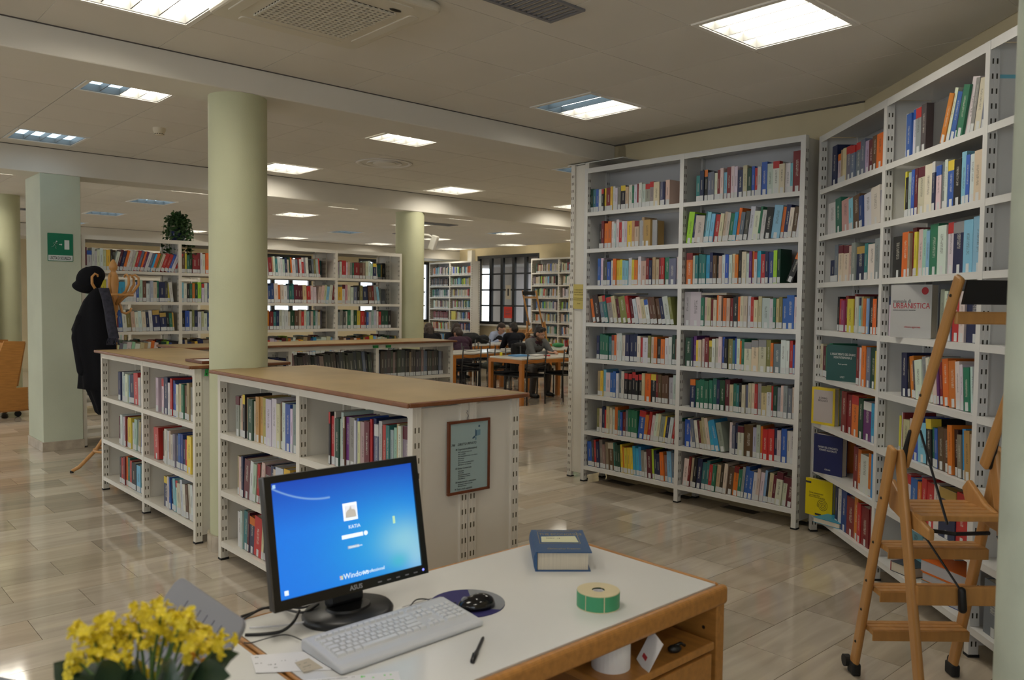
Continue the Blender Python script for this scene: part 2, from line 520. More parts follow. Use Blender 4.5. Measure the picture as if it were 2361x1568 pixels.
# a white pipe box in the far corner beside the window, window sill
mb = MB(); mb.bx(-18.62, -18.42, 15.16, 15.3, 0, 3.15)
struct('trim_8', mb, M['white_wall'], rot=RZ, bevel=0.01)
mb = MB(); mb.bx(WIN[0] - 0.08, WIN[1] + 0.08, 15.22, 15.3, WIN[2] - 0.05, WIN[2])
struct('trim_9', mb, M['white_wall'], rot=RZ, bevel=0.005)

# ---- columns
def column(name, s, t, r, z1, material, skirt=True):
    mb = MB(); mb.lathe([(r, 0), (r, z1)], 48)
    o = struct(name, mb, material, loc=W(s, t), smooth=True)
    for p in o.data.polygons:
        if len(p.vertices) > 4: p.use_smooth = False
    if skirt:
        n = 14
        for k in range(n):
            a0, a1 = 2 * PI * k / n, 2 * PI * (k + 0.97) / n
            q = MB(); pts = [((r + 0.002) * math.cos(a0 + (a1 - a0) * i / 4), (r + 0.002) * math.sin(a0 + (a1 - a0) * i / 4)) for i in range(5)]
            pts2 = [((r + 0.018) * math.cos(a1 - (a1 - a0) * i / 4), (r + 0.018) * math.sin(a1 - (a1 - a0) * i / 4)) for i in range(5)]
            q.slab((pts + pts2)[::-1], 0, 0.105)
            q.build('skirting_tile', M['skirting_stone'], o)
    return o
column('column_1', -5.067, 2.224, 0.18, ZB, M['green_paint'])
column('column_2', -9.679, 6.81, 0.205, ZB, M['green_paint'])
column('column_3', -0.46, 2.235, 0.185, ZC0, M['scuffed_paint'])
column('column_5', -14.3, 2.62, 0.2, ZC1, M['green_paint'])
mb = MB(); mb.bx(-10.11, -9.473, 2.049, 2.43, 0, ZB)
col4 = struct('column_4', mb, M['pale_green_paint'], rot=RZ, bevel=0.006)
mb = MB(); mb.bx(-10.12, -9.463, 2.039, 2.44, 0, 0.10)
mb.build('skirting', M['skirting_stone'], col4, bevel=0.003)

# ---- the dark window of the far wall
def glass_material():
    m = bpy.data.materials.new('window_glass'); m.use_nodes = True
    nt = m.node_tree; nt.nodes.clear()
    out = nt.nodes.new('ShaderNodeOutputMaterial'); mx = nt.nodes.new('ShaderNodeMixShader')
    tr = nt.nodes.new('ShaderNodeBsdfTransparent'); gl = nt.nodes.new('ShaderNodeBsdfGlossy')
    tr.inputs['Color'].default_value = (0.93, 0.95, 0.95, 1); gl.inputs['Roughness'].default_value = 0.02
    mx.inputs[0].default_value = 0.06
    nt.links.new(tr.outputs[0], mx.inputs[1]); nt.links.new(gl.outputs[0], mx.inputs[2]); nt.links.new(mx.outputs[0], out.inputs['Surface'])
    return m
M['glass'] = glass_material()

def window(name, L, H, cols, rows, loc, rz, gap=0.0):
    w = bpy.data.objects.new(name, None); COL.objects.link(w); w.location = loc; w.rotation_euler = (0, 0, rz); w['kind'] = 'structure'
    fr = 0.085
    for q in ((0, L, 0, fr), (0, L, H - fr, H)):
        mb = MB(); mb.bx(q[0], q[1], -0.04, 0.04, q[2], q[3]); mb.build('window_frame', M['black_metal'], w)
    for x in (0, L - fr):
        mb = MB(); mb.bx(x, x + fr, -0.04, 0.04, fr, H - fr); mb.build('window_frame', M['black_metal'], w)
    cw = (L - 2 * fr) / cols; rh = (H - 2 * fr) / rows
    for c in range(1, cols):
        mb = MB(); x = fr + c * cw; mb.bx(x - 0.055, x + 0.055, -0.035, 0.035, fr, H - fr); mb.build('mullion', M['black_metal'], w)
    for r_ in range(1, rows):
        for c in range(cols):
            mb = MB(); z = fr + r_ * rh; mb.bx(fr + c * cw + 0.055, fr + (c + 1) * cw - 0.055, -0.02, 0.02, z - 0.022, z + 0.022); mb.build('glazing_bar', M['black_metal'], w)
    for c in range(cols):
        for r_ in range(rows):
            mb = MB(); mb.bx(fr + c * cw + 0.05, fr + (c + 1) * cw - 0.05, -0.003, 0.003, fr + r_ * rh + 0.02, fr + (r_ + 1) * rh - 0.02)
            mb.build('pane', M['glass'], w)
    return w
window('window_1', WIN[1] - WIN[0], WIN[3] - WIN[2], 5, 4, W(WIN[0], 15.36, WIN[2]), PHI)
window('window_2', 2.55, 1.86, 5, 4, W(-20.46, 12.56, 1.0), PHI + PI / 2)
window('window_3', 2.8, 1.86, 5, 4, W(-20.46, 8.26, 1.0), PHI + PI / 2)
window('window_4', 2.6, 1.86, 5, 4, W(-20.46, 0.26, 1.0), PHI + PI / 2)

# ---- outside the window: balcony slab, concrete piers, a leafless shrub with pale leaves
M['concrete'] = mat('concrete', (0.42, 0.39, 0.40), 0.9, var=0.08, vscale=3)
M['facade_pink'] = mat('facade_pink', (0.72, 0.60, 0.56), 0.9, var=0.08, vscale=2)
M['pale_leaf'] = mat('pale_leaf', (0.42, 0.55, 0.16), 0.6, var=0.4, vscale=3)
M['bark'] = mat('bark', (0.22, 0.17, 0.13), 0.9)
M['ground_outside'] = mat('ground_outside', (0.45, 0.44, 0.40), 0.9, var=0.1)
mb = MB(); mb.slab([(-30, 15.55), (0, 15.55), (0, 34), (-30, 34)], -0.3, -0.1)
tag(mb.build('pavement', M['ground_outside'], rot=RZ), kind='structure')
for k, (a, b) in enumerate(((-19.2, -18.1), (-16.75, -16.05))):
    mb = MB(); mb.bx(a, b, 16.6, 17.3, -0.1, 3.4)
    tag(mb.build('concrete_pier', M['concrete'], rot=RZ), ('grey concrete pier outside left panes of the dark window', 'grey concrete pier outside right panes of the dark window')[k], 'pier', 'concrete piers outside the window')
mb = MB(); mb.bx(-20, -14, 15.5, 17.4, 2.72, 2.98)
tag(mb.build('balcony_slab', M['concrete'], rot=RZ), 'grey concrete balcony slab above the view outside the window', 'balcony')
bld = thing('building', 'pale pink house front seen through the far window', 'building', W(-22, 27), PHI)
mb = MB(); mb.bx(-8, 14, 0, 4, -0.1, 7); mb.build('facade', M['facade_pink'], bld)
for k in range(6):
    mb = MB(); mb.bx(-7 + 3.4 * k, -5.6 + 3.4 * k, -0.05, 0.02, 1.2, 3.0); mb.build('house_window', M['grey_plastic'], bld)
tr = thing('shrub', 'bright leafy shrub outside the dark framed window', 'shrub', W(-19.3, 20.5), PHI)
mb = MB(); rs = random.Random(3)
lf = MB()
for k in range(26):
    x, y = rs.uniform(-1.8, 2.6), rs.uniform(-0.6, 0.8)
    top = (x + rs.uniform(-0.9, 0.9), y + rs.uniform(-0.5, 0.5), rs.uniform(1.2, 3.4))
    mid = ((x + top[0]) / 2 + rs.uniform(-0.2, 0.2), (y + top[1]) / 2, top[2] * 0.5)
    mb.tube([(x * 0.5, y * 0.5, -0.1), mid, top], [0.03, 0.02, 0.006], 5)
    for q in range(60):
        u = rs.uniform(0.25, 1.05)
        c = Vector(mid).lerp(Vector(top), u) + Vector((rs.gauss(0, 0.28), rs.gauss(0, 0.28), rs.gauss(0, 0.22)))
        e = Euler((rs.uniform(0, 6), rs.uniform(0, 6), rs.uniform(0, 6))).to_matrix() * 0.06
        lf.add([c + e @ Vector(p) for p in ((-1, 0, 0), (0, -0.5, 0), (1, 0, 0), (0, 0.5, 0))], [(0, 1, 2, 3)])
mb.build('branches', M['bark'], tr, smooth=True); tag(lf.build('foliage', M['pale_leaf'], tr), kind='stuff')
# notices stuck on the window
mb = MB(); mb.bx(-0.17, 0.17, -0.002, 0, -0.16, 0.16)
M['red_paper'] = mat('red_paper', (0.65, 0.05, 0.03), 0.7)
rp_ = mb.build('notice', M['red_paper'], loc=W(-16.97, 15.31, 1.35), rot=RZ)
tag(rp_, 'small red paper notice stuck on a pane of the far window', 'notice')
for k in range(4):
    q = MB(); q.bx(-0.11, 0.11 - 0.04 * (k % 2), -0.0035, -0.0025, 0.06 - 0.045 * k, 0.075 - 0.045 * k); q.build('text_line', M['ink_grey'], rp_)
mb = MB(); mb.bx(-0.10, 0.10, -0.002, 0, -0.2, 0.2)
M['tan_paper'] = mat('tan_paper', (0.50, 0.44, 0.34), 0.7)
tp = mb.build('notice', M['tan_paper'], loc=W(-16.97, 15.31, 1.92), rot=RZ)
tag(tp, 'narrow beige notice with a black bar on the far window', 'notice')
q = MB(); q.bx(-0.03, 0.03, -0.0035, -0.0025, -0.1, 0.1); q.build('black_bar', M['ink'], tp)
# small socket box under the window
mb = MB(); mb.bx(-0.1, 0.1, -0.06, 0, 0, 0.16); mb.bx(-0.02, 0.02, -0.03, 0, -0.72, 0)
tag(mb.build('socket_box', M['white_wall'], loc=W(-17.35, 15.3, 0.72), rot=RZ, bevel=0.01), 'small white socket box under the far window', 'socket box')

# ------------------------------------------------------------------ things on the ceiling
def emit_mat(name, col, k):
    m = bpy.data.materials.new(name); m.use_nodes = True
    nt = m.node_tree; b = nt.nodes['Principled BSDF']
    b.inputs['Base Color'].default_value = (0.8, 0.8, 0.8, 1)
    b.inputs['Emission Color'].default_value = (*col, 1); b.inputs['Emission Strength'].default_value = k
    return m
M['lamp_warm'] = emit_mat('lamp_warm', (1.0, 0.93, 0.80), LAMP)
M['lamp_cool'] = emit_mat('lamp_cool', (0.55, 0.80, 1.0), 2.3)  # blue glow put in for window daylight reflected in dim fixtures
M['reflector'] = mat('reflector', (0.16, 0.16, 0.15), 0.5)  # lamp housing darkened to paint in the shadow line at the frame
M['louvre'] = mat('louvre', (0.15, 0.15, 0.14), 0.5)  # painted darker than the real metal so blades show against the glare

def make_lamp(g, tone):
    w = g - 0.012
    t = thing('ceiling_lamp', 'x', 'ceiling lamp')
    fr = MB()
    for a in ((0, w, 0, 0.028), (0, w, w - 0.028, w), (0, 0.028, 0.028, w - 0.028), (w - 0.028, w, 0.028, w - 0.028)):
        fr.bx(a[0], a[1], a[2], a[3], -0.006, 0.006)
    fr.build('frame', M['grid_white'], t)
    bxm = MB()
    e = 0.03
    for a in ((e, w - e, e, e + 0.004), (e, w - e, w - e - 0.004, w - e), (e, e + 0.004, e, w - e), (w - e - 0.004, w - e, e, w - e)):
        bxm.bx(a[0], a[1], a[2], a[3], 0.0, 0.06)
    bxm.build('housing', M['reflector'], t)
    for k in range(4):
        d = MB(); d.bx(e, w - e, e + (w - 2 * e) * k / 4, e + (w - 2 * e) * (k + 1) / 4, 0.052, 0.058); d.build('diffuser', M['lamp_' + (('cool' if k < 2 else 'warm') if tone == 'half' else tone)], t)
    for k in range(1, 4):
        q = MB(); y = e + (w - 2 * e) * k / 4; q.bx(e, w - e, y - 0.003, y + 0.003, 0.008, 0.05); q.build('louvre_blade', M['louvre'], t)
    return t
ORD = ['first', 'second', 'third', 'fourth', 'fifth', 'sixth', 'seventh', 'eighth', 'ninth', 'tenth', 'eleventh', 'twelfth', 'thirteenth', 'fourteenth', 'fifteenth', 'sixteenth', 'seventeenth', 'eighteenth', 'nineteenth', 'twentieth'] + ['%dth' % k for k in range(21, 60)]
protos = {}
bayname = {-6.69: 'near side of the middle bay', -9.19: 'far side of the middle bay', -11.875: 'first row of the far bay', -13.75: 'second row of the far bay', -16.25: 'third row of the far bay', -18.75: 'last row of the far bay'}
for s0, t0, tone in LAMPS0 + LAMPS1:
    g = G0 if s0 > -4.9 else G1
    z = ZC0 if s0 > -4.9 else ZC1
    key = (g, tone)
    if key not in protos:
        protos[key] = o = make_lamp(g, tone)
    else:
        o = copy_tree(protos[key])
    o.location = W(s0 + 0.006, t0 - g + 0.006, z); o.rotation_euler = RZ
    if s0 > -4.9:
        p = project(W(s0 + 0.3, t0 - 0.3, z))
        lab = {(-4.40, 4.77): 'square ceiling lamp half blue half white, left of the tall corner bookcases', (-2.54, 4.15): 'large glaring square ceiling lamp above the corner bookcases', (-4.40, 1.67): 'large glaring ceiling lamp cut by the top left edge'}.get((s0, t0), 'added unseen square ceiling lamp outside the picture')
    else:
        n = [2.3, 4.8, 7.3, 9.8, 12.3, 14.8]
        k = n.index(t0) if t0 in n else -1
        lab = 'square ceiling lamp, %s from left, %s' % (ORD[k], bayname[s0]) if k >= 0 else 'added unseen square ceiling lamp outside the picture'
    tag(o, lab, 'ceiling lamp', 'square lamps in the ceiling')

# round air diffuser, smoke detector, vents, air conditioner
df = thing('air_diffuser', 'round white air diffuser set in the ceiling beside a lamp', 'air diffuser', W(-7.72, 5.08, ZC1), PHI)
mb = MB(); mb.lathe([(0.30, 0), (0.315, -0.004), (0.31, -0.012), (0.27, -0.008), (0.268, 0.0)], 40); mb.build('outer_ring', M['grid_white'], df, smooth=True)
mb = MB(); mb.lathe([(0.0, 0.05), (0.262, 0.05), (0.262, 0.0), (0.27, 0.0), (0.272, 0.056), (0, 0.056)], 40); mb.build('duct', M['joint_dark'], df)
mb = MB(); mb.lathe([(0.18, 0.012), (0.2, -0.012), (0.19, -0.014), (0.165, 0.012)], 40); mb.build('middle_ring', M['grid_white'], df, smooth=True)
mb = MB(); mb.lathe([(0, -0.006), (0.12, -0.012), (0.13, -0.004), (0.10, 0.012), (0, 0.014)], 40); mb.build('core', M['grid_white'], df, smooth=True)
for k in range(6):
    q = MB(); q.bx(0.12, 0.268, -0.004, 0.004, 0.0, 0.045, M=Matrix.Rotation(k * PI / 3, 4, 'Z')); q.build('vane', M['reflector'], df)
sd = thing('smoke_detector', 'small cream smoke detector on the ceiling left of the column', 'smoke detector', W(-7.65, 2.62, ZC1))
M['cream_plastic'] = mat('cream_plastic', (0.66, 0.60, 0.46), 0.5)
mb = MB(); mb.lathe([(0.055, 0), (0.055, -0.02), (0.038, -0.062), (0.0, -0.064)][::-1], 28); mb.build('body', M['cream_plastic'], sd, smooth=True)
for k in range(12):
    q = MB(); q.bx(0.0375, 0.0415, -0.006, 0.006, -0.058, -0.046, M=Matrix.Rotation(k * PI / 6, 4, 'Z')); q.build('slit', M['slot_dark'], sd)
M['cassette_white'] = mat('cassette_white', (0.64, 0.60, 0.50), 0.45)
ac = thing('air_conditioner', 'square cream cassette air conditioner with grille in the ceiling', 'air conditioner', W(-4.02, 1.60, ZC0 - 0.001), PHI)
w, e = 0.84, 0.06
def rrect(x0, x1, y0, y1, r, n=5):
    pts = []
    for cx, cy, a0 in ((x1 - r, y1 - r, 0), (x0 + r, y1 - r, 90), (x0 + r, y0 + r, 180), (x1 - r, y0 + r, 270)):
        for k in range(n + 1):
            a = math.radians(a0 + 90 * k / n); pts.append((cx + r * math.cos(a), cy + r * math.sin(a)))
    return pts
mb = MB(); mb.slab(rrect(0, w, 0, w, 0.06), -0.045, 0.0); mb.build('panel', M['cassette_white'], ac, bevel=0.02, seg=3)
mb = MB(); mb.slab(rrect(0.17, w - 0.17, 0.17, w - 0.17, 0.02), -0.047, -0.03); mb.build('grille_backing', M['slot_dark'], ac)
for k in range(17):
    x = 0.18 + k * (w - 0.36) / 16
    q = MB(); q.bx(x - 0.0055, x + 0.0055, 0.17, w - 0.17, -0.056, -0.045); q.build('grille_bar', M['cassette_white'], ac)
    q = MB(); q.bx(0.17, w - 0.17, x - 0.0055, x + 0.0055, -0.055, -0.046); q.build('grille_bar', M['cassette_white'], ac)
for a in ((0.14, w - 0.14, 0.05, 0.11), (0.14, w - 0.14, w - 0.11, w - 0.05), (0.05, 0.11, 0.14, w - 0.14), (w - 0.11, w - 0.05, 0.14, w - 0.14)):
    q = MB(); q.slab(rrect(a[0], a[1], a[2], a[3], 0.02), -0.05, -0.03); q.build('air_flap', M['cassette_white'], ac, bevel=0.004)
q = MB(); q.ball((w - 0.135, w - 0.2, -0.048), (0.012, 0.034, 0.004)); q.build('sensor', M['slot_dark'], ac, smooth=True)

def vent(label, s, t, L, wd, z, rz):
    v = thing('ceiling_vent', label, 'ceiling vent', W(s, t, z), rz, 'slotted vents in the ceiling')
    mb = MB(); mb.bx(0, L, 0, wd, 0.0, 0.02); mb.build('backing', M['slot_dark'], v)
    for a in ((0, L, 0, 0.02), (0, L, wd - 0.02, wd), (0, 0.02, 0.02, wd - 0.02), (L - 0.02, L, 0.02, wd - 0.02)):
        q = MB(); q.bx(*a, -0.012, 0.0); q.build('vent_frame', M['grey_plastic'], v)
    n = max(3, int(wd / 0.035))
    for k in range(1, n):
        q = MB(); y = wd * k / n; q.bx(0.02, L - 0.02, y - 0.006, y + 0.006, -0.01, 0.0); q.build('slat', M['grey_plastic'], v)
    return v
vent('dark slotted vent in the ceiling at top centre edge', -3.00, 2.32, 0.24, 0.66, ZC0, PHI)
vent('dark slotted vent in the ceiling behind the second round column', -13.0, 9.2, 0.3, 0.9, ZC1, PHI)
vent('small dark vent in the ceiling near the wall camera', -15.4, 10.35, 0.3, 0.6, ZC1, PHI)
vent('small dark vent in the ceiling at far left behind the square pillar', -16.4, 3.0, 0.3, 0.6, ZC1, PHI)
cc = thing('security_camera', 'small white wall camera fixed to the second round column', 'security camera', W(-9.58, 6.98, 2.52), PHI + 0.5)
mb = MB(); mb.tube([(0, 0, 0.06), (0.05, 0.06, 0.06), (0.09, 0.09, 0.03)], 0.02, 8); mb.build('bracket', M['white_wall'], cc, smooth=True)
mb = MB(); mb.bx(-0.045, 0.045, -0.05, 0.05, -0.16, 0.06, M=Matrix.Translation((0.12, 0.12, 0.0)) @ Matrix.Rotation(0.35, 4, 'Y')); mb.build('housing', M['white_wall'], cc, bevel=0.015)
# ------------------------------------------------------------------ steel bookcases
def post_mesh(key, H, x0, x1, y0, y1, material, slots_x=(), slots_front=False, dark='slot_brown', cache={}):
    k = (key, round(H, 3), material)
    if k in cache: return cache[k]
    mb = MB()
    mb.bx(x0, x1, y0, y1, 0.012, H)
    ym = [y0 + (y1 - y0) * f for f in (0.3, 0.72)]
    n = int((H - 0.06) / 0.066)
    for i in range(n):
        z = 0.05 + i * 0.066
        for sx in slots_x:
            for y in ym:
                xx = x0 - 0.0012 if sx < 0 else x1 + 0.0012
                a = (xx, y - 0.0035, z); b = (xx, y + 0.0035, z); c = (xx, y + 0.0035, z + 0.024); d = (xx, y - 0.0035, z + 0.024)
                mb.add([a, b, c, d], [(0, 1, 2, 3)], 1)
    # pressed ridges of the profile
    for sx in slots_x:
        xx = (x0 - 0.001, x0) if sx < 0 else (x1, x1 + 0.001)
        for f in (0.08, 0.5, 0.93):
            y = y0 + (y1 - y0) * f
            mb.bx(min(xx), max(xx), y - 0.003, y + 0.003, 0.012, H)
    cache[k] = mb.mesh('post', [M[material], M[dark]])
    return cache[k]

CASES = {}
def bookcase(key, label, origin, rz, nb, bw, H, dep, zs, material, double=False, back='shelf_grey', board=False, ends=(True, True), end_panels=True, group=None, slot='slot_brown', lip=0.034, top=True):
    t = thing('bookcase', label, 'bookcase', origin, rz, group)
    CASES[key] = dict(o=t, bw=bw, zs=zs, H=H, dep=dep, M=Matrix.Translation(origin) @ Matrix.Rotation(rz, 4, 'Z'))
    D = dep
    ft = MB(); ft.bx(-0.022, 0.022, -0.002, 0.05, 0, 0.012); foot = ft.mesh('foot', M['rubber_black'])
    rows = [(0.0, 0.046)]
    if double: rows += [(D / 2 - 0.047, D / 2 - 0.002), (D / 2 + 0.002, D / 2 + 0.047)]
    rows += [(D - 0.046, D)]
    for i in range(nb + 1):
        x = i * bw
        sl = (-1, 1)
        for ri, (y0, y1) in enumerate(rows):
            me = post_mesh((key, ri), H, -0.018, 0.018, y0, y1, material, sl, dark=slot)
            o = bpy.data.objects.new('post', me); o.location = (x, 0, 0); link(o, t)
            f = bpy.data.objects.new('foot', foot); f.location = (x, y0, 0); link(f, t)
        for a, b in zip(rows[:-1], rows[1:]):
            if b[0] - a[1] < 0.02: continue
            q = MB(); q.bx(-0.004, 0.004, a[1], b[0], 0.05, H - 0.01)
            o = q.build('side_panel', M[material], t, loc=(x, 0, 0))
    for i in range(nb):
        for z in zs:
            q = MB()
            q.bx(0.019, bw - 0.019, 0.001, D - 0.001 if not double else D / 2 - 0.01, z - 0.006, z)
            q.bx(0.019, bw - 0.019, 0.001, 0.004, z - lip, z - 0.005)
            q.bx(0.019, bw - 0.019, (D if not double else D / 2) - 0.012, (D if not double else D / 2) - 0.009, z - 0.03, z - 0.005)
            q.build('shelf', M[material], t, loc=(i * bw, 0, 0))
            if double:
                q = MB(); q.bx(0.019, bw - 0.019, D / 2 + 0.01, D - 0.001, z - 0.006, z); q.bx(0.019, bw - 0.019, D - 0.004, D - 0.001, z - lip, z - 0.005)
                q.build('shelf', M[material], t, loc=(i * bw, 0, 0))
        if top:
            q = MB(); q.bx(0.019, bw - 0.019, 0.001, D - 0.001, H - 0.008, H); q.bx(0.019, bw - 0.019, 0.001, 0.004, H - 0.044, H - 0.007); q.bx(0.019, bw - 0.019, D - 0.004, D - 0.001, H - 0.044, H - 0.007)
            q.build('top_panel', M[material], t, loc=(i * bw, 0, 0))
        if back:
            q = MB()
            yb = D / 2 if double else D - 0.006
            q.bx(0.019, bw - 0.019, yb - 0.002, yb + 0.002, zs[0] - 0.02, H - 0.01)
            q.build('back_panel', M[back], t, loc=(i * bw, 0, 0))
    if board:
        L = nb * bw; e = 0.032; q = MB()
        q.bx(-e, L + e, -e, D + e, H + 0.002, H + 0.022)
        b = q.build('top_board', M['laminate_tan'], t)
        for a in ((-e - 0.014, L + e + 0.014, -e - 0.014, -e), (-e - 0.014, L + e + 0.014, D + e, D + e + 0.014), (-e - 0.014, -e, -e, D + e), (L + e, L + e + 0.014, -e, D + e)):
            q = MB(); q.bx(*a, H + 0.0005, H + 0.0225); q.build('edge_strip', M['edge_brown'], b, bevel=0.007, seg=3)
    return t

LOWZ = [0.12, 0.435, 0.79]
TALLZ = [0.145, 0.465, 0.79, 1.115, 1.44, 1.77, 2.095, 2.42]
BACKZ = [0.14, 0.56, 0.90, 1.24, 1.575, 1.915]
bookcase('B1', 'low cream double bookcase with brown top by the coat stand', W(-7.285, 2.012), PHI, 2, 1.002, 1.153, 0.62, LOWZ, 'shelf_cream', double=True, back='shelf_cream', board=True)
bookcase('B2', 'low cream double bookcase with framed notice on its end, behind the monitor', W(-4.857, 2.005), PHI, 2, 1.008, 1.153, 0.62, LOWZ, 'shelf_cream', double=True, back='shelf_cream', board=True)
bookcase('C', 'low cream bookcase of grey volumes behind the round column', W(-7.29, 2.72), PHI + PI / 2, 3, 1.0, 1.153, 0.60, LOWZ, 'shelf_cream', double=True, back=None, board=True)
bookcase('R', 'tall white steel bookcase of two bays against cream wall', W(-4.945, 5.385), PHI, 2, 1.03, 2.81, 0.30, TALLZ, 'shelf_white', slot='slot_dark')
LA = Vector((2.145, 5.735, 0))
LROT = math.radians(-90.9)
bookcase('L', 'tall white steel bookcase running along right wall behind the stepladder', LA, LROT, 4, 1.03, 2.795, 0.30, TALLZ, 'shelf_white', slot='slot_dark')
bookcase('K', 'long cream open-backed bookcase carrying an ivy pot', W(-9.53, 2.465), PHI + PI / 2, 4, 1.022, 2.285, 0.60, BACKZ, 'shelf_cream', double=True, back=None)
bookcase('F1', 'far tall bookcase left of the dark window', W(-19.75, 14.62), PHI, 2, 0.98, 2.80, 0.32, TALLZ, 'shelf_cream')
bookcase('F2', 'far tall bookcase right of the dark window', W(-15.62, 14.92), PHI, 2, 1.0, 2.80, 0.32, TALLZ, 'shelf_cream')
bookcase('D', 'far left bookcase of dark bound volumes behind the wooden trolley', W(-14.0, 0.42), PHI + PI / 2, 2, 1.02, 2.285, 0.60, BACKZ, 'shelf_cream', double=True, back=None)
bookcase('E', 'bookcase end with two framed notices beside the square pillar', W(-12.3, 2.78), PHI + PI / 2, 2, 1.0, 2.31, 0.62, BACKZ, 'shelf_cream', double=True, back='shelf_cream')
bookcase('G', 'tall bookcase seen end-on behind the yellow sign', W(-5.19, 5.465 + 4.08), PHI - PI / 2, 4, 1.02, 2.87, 0.22, TALLZ, 'shelf_cream')
# end panels of the low cases are full sheets with a double post in the middle
for k in ('B1', 'B2'):
    pass

# ------------------------------------------------------------------ books
PAL = {
 'white': (0.60, 0.60, 0.58), 'cream': (0.56, 0.51, 0.39), 'beige': (0.50, 0.41, 0.27), 'tan': (0.40, 0.29, 0.16), 'lightgrey': (0.46, 0.46, 0.46),
 'grey': (0.24, 0.24, 0.25), 'darkgrey': (0.07, 0.07, 0.075), 'black': (0.012, 0.012, 0.015), 'slate': (0.13, 0.16, 0.21), 'navy': (0.014, 0.022, 0.075),
 'blue': (0.03, 0.10, 0.40), 'darkblue': (0.02, 0.05, 0.20), 'lightblue': (0.20, 0.45, 0.62), 'skyblue': (0.04, 0.33, 0.60), 'teal': (0.03, 0.16, 0.17), 'green': (0.02, 0.15, 0.09),
 'darkgreen': (0.012, 0.055, 0.03), 'lime': (0.34, 0.55, 0.04), 'mint': (0.35, 0.50, 0.42), 'olive': (0.20, 0.19, 0.06), 'yellow': (0.66, 0.50, 0.05), 'gold': (0.42, 0.28, 0.07),
 'orange': (0.62, 0.16, 0.02), 'red': (0.45, 0.03, 0.03), 'darkred': (0.19, 0.018, 0.02), 'maroon': (0.11, 0.016, 0.028), 'brown': (0.11, 0.055, 0.03), 'darkbrown': (0.04, 0.022, 0.015),
 'taupe': (0.24, 0.19, 0.155), 'pink': (0.48, 0.30, 0.29), 'purple': (0.13, 0.03, 0.16), 'magenta': (0.28, 0.04, 0.14), 'lilac': (0.40, 0.38, 0.50), 'bound': (0.035, 0.04, 0.036),
 'boundgrey': (0.085, 0.083, 0.075), 'boundgreen': (0.012, 0.025, 0.022)}
CNAME = {'lightgrey': 'light grey', 'darkgrey': 'dark grey', 'darkblue': 'dark blue', 'lightblue': 'pale blue', 'skyblue': 'bright blue', 'darkgreen': 'dark green', 'darkred': 'dark red', 'darkbrown': 'dark brown', 'bound': 'black', 'boundgrey': 'grey', 'boundgreen': 'blackish'}

def book_material():
    m = bpy.data.materials.new('book_cover'); m.use_nodes = True
    nt = m.node_tree; N = nt.nodes; Lk = nt.links; b = N['Principled BSDF']
    oi = N.new('ShaderNodeObjectInfo'); tc = N.new('ShaderNodeTexCoord'); sx = N.new('ShaderNodeSeparateXYZ')
    Lk.new(tc.outputs['Object'], sx.inputs[0])
    def mth(op, a, b_=None, c=None):
        n = N.new('ShaderNodeMath'); n.operation = op
        for i, v in enumerate((a, b_, c)):
            if v is None: continue
            if isinstance(v, (int, float)): n.inputs[i].default_value = v
            else: Lk.new(v, n.inputs[i])
        return n.outputs[0]
    X, Y, Z = sx.outputs
    onspine = mth('LESS_THAN', Y, 0.012)
    inx = mth('LESS_THAN', mth('ABSOLUTE', X), 0.15)
    lo = mth('ADD', 0.30, mth('MULTIPLY', oi.outputs['Random'], 0.18))
    inz = mth('MULTIPLY', mth('GREATER_THAN', Z, lo), mth('LESS_THAN', Z, mth('ADD', lo, 0.40)))
    cmb = N.new('ShaderNodeCombineXYZ')
    Lk.new(mth('MULTIPLY', X, 6.0), cmb.inputs[0]); Lk.new(mth('MULTIPLY', oi.outputs['Random'], 90.0), cmb.inputs[1]); Lk.new(mth('MULTIPLY', Z, 130.0), cmb.inputs[2])
    nz = N.new('ShaderNodeTexNoise'); nz.inputs['Scale'].default_value = 1.0; nz.inputs['Detail'].default_value = 2
    Lk.new(cmb.outputs[0], nz.inputs['Vector'])
    ink = mth('MULTIPLY', mth('MULTIPLY', onspine, mth('MULTIPLY', inx, inz)), mth('GREATER_THAN', nz.outputs['Fac'], 0.5))
    bw = N.new('ShaderNodeRGBToBW'); Lk.new(oi.outputs['Color'], bw.inputs[0])
    dark = mth('GREATER_THAN', bw.outputs[0], 0.25)
    im = N.new('ShaderNodeMix'); im.data_type = 'RGBA'; Lk.new(dark, im.inputs[0]); im.inputs[6].default_value = (0.6, 0.58, 0.5, 1); im.inputs[7].default_value = (0.06, 0.05, 0.05, 1)
    mx = N.new('ShaderNodeMix'); mx.data_type = 'RGBA'
    Lk.new(mth('MULTIPLY', ink, 0.6), mx.inputs[0]); Lk.new(oi.outputs['Color'], mx.inputs[6]); Lk.new(im.outputs[2], mx.inputs[7])
    Lk.new(mx.outputs[2], b.inputs['Base Color'])
    b.inputs['Roughness'].default_value = 0.42
    return m
M['book_cover'] = book_material()
def plain_object_colour():
    m = bpy.data.materials.new('printed_cloth'); m.use_nodes = True
    nt = m.node_tree; oi = nt.nodes.new('ShaderNodeObjectInfo')
    nt.links.new(oi.outputs['Color'], nt.nodes['Principled BSDF'].inputs['Base Color']); nt.nodes['Principled BSDF'].inputs['Roughness'].default_value = 0.45
    return m
M['printed'] = plain_object_colour()

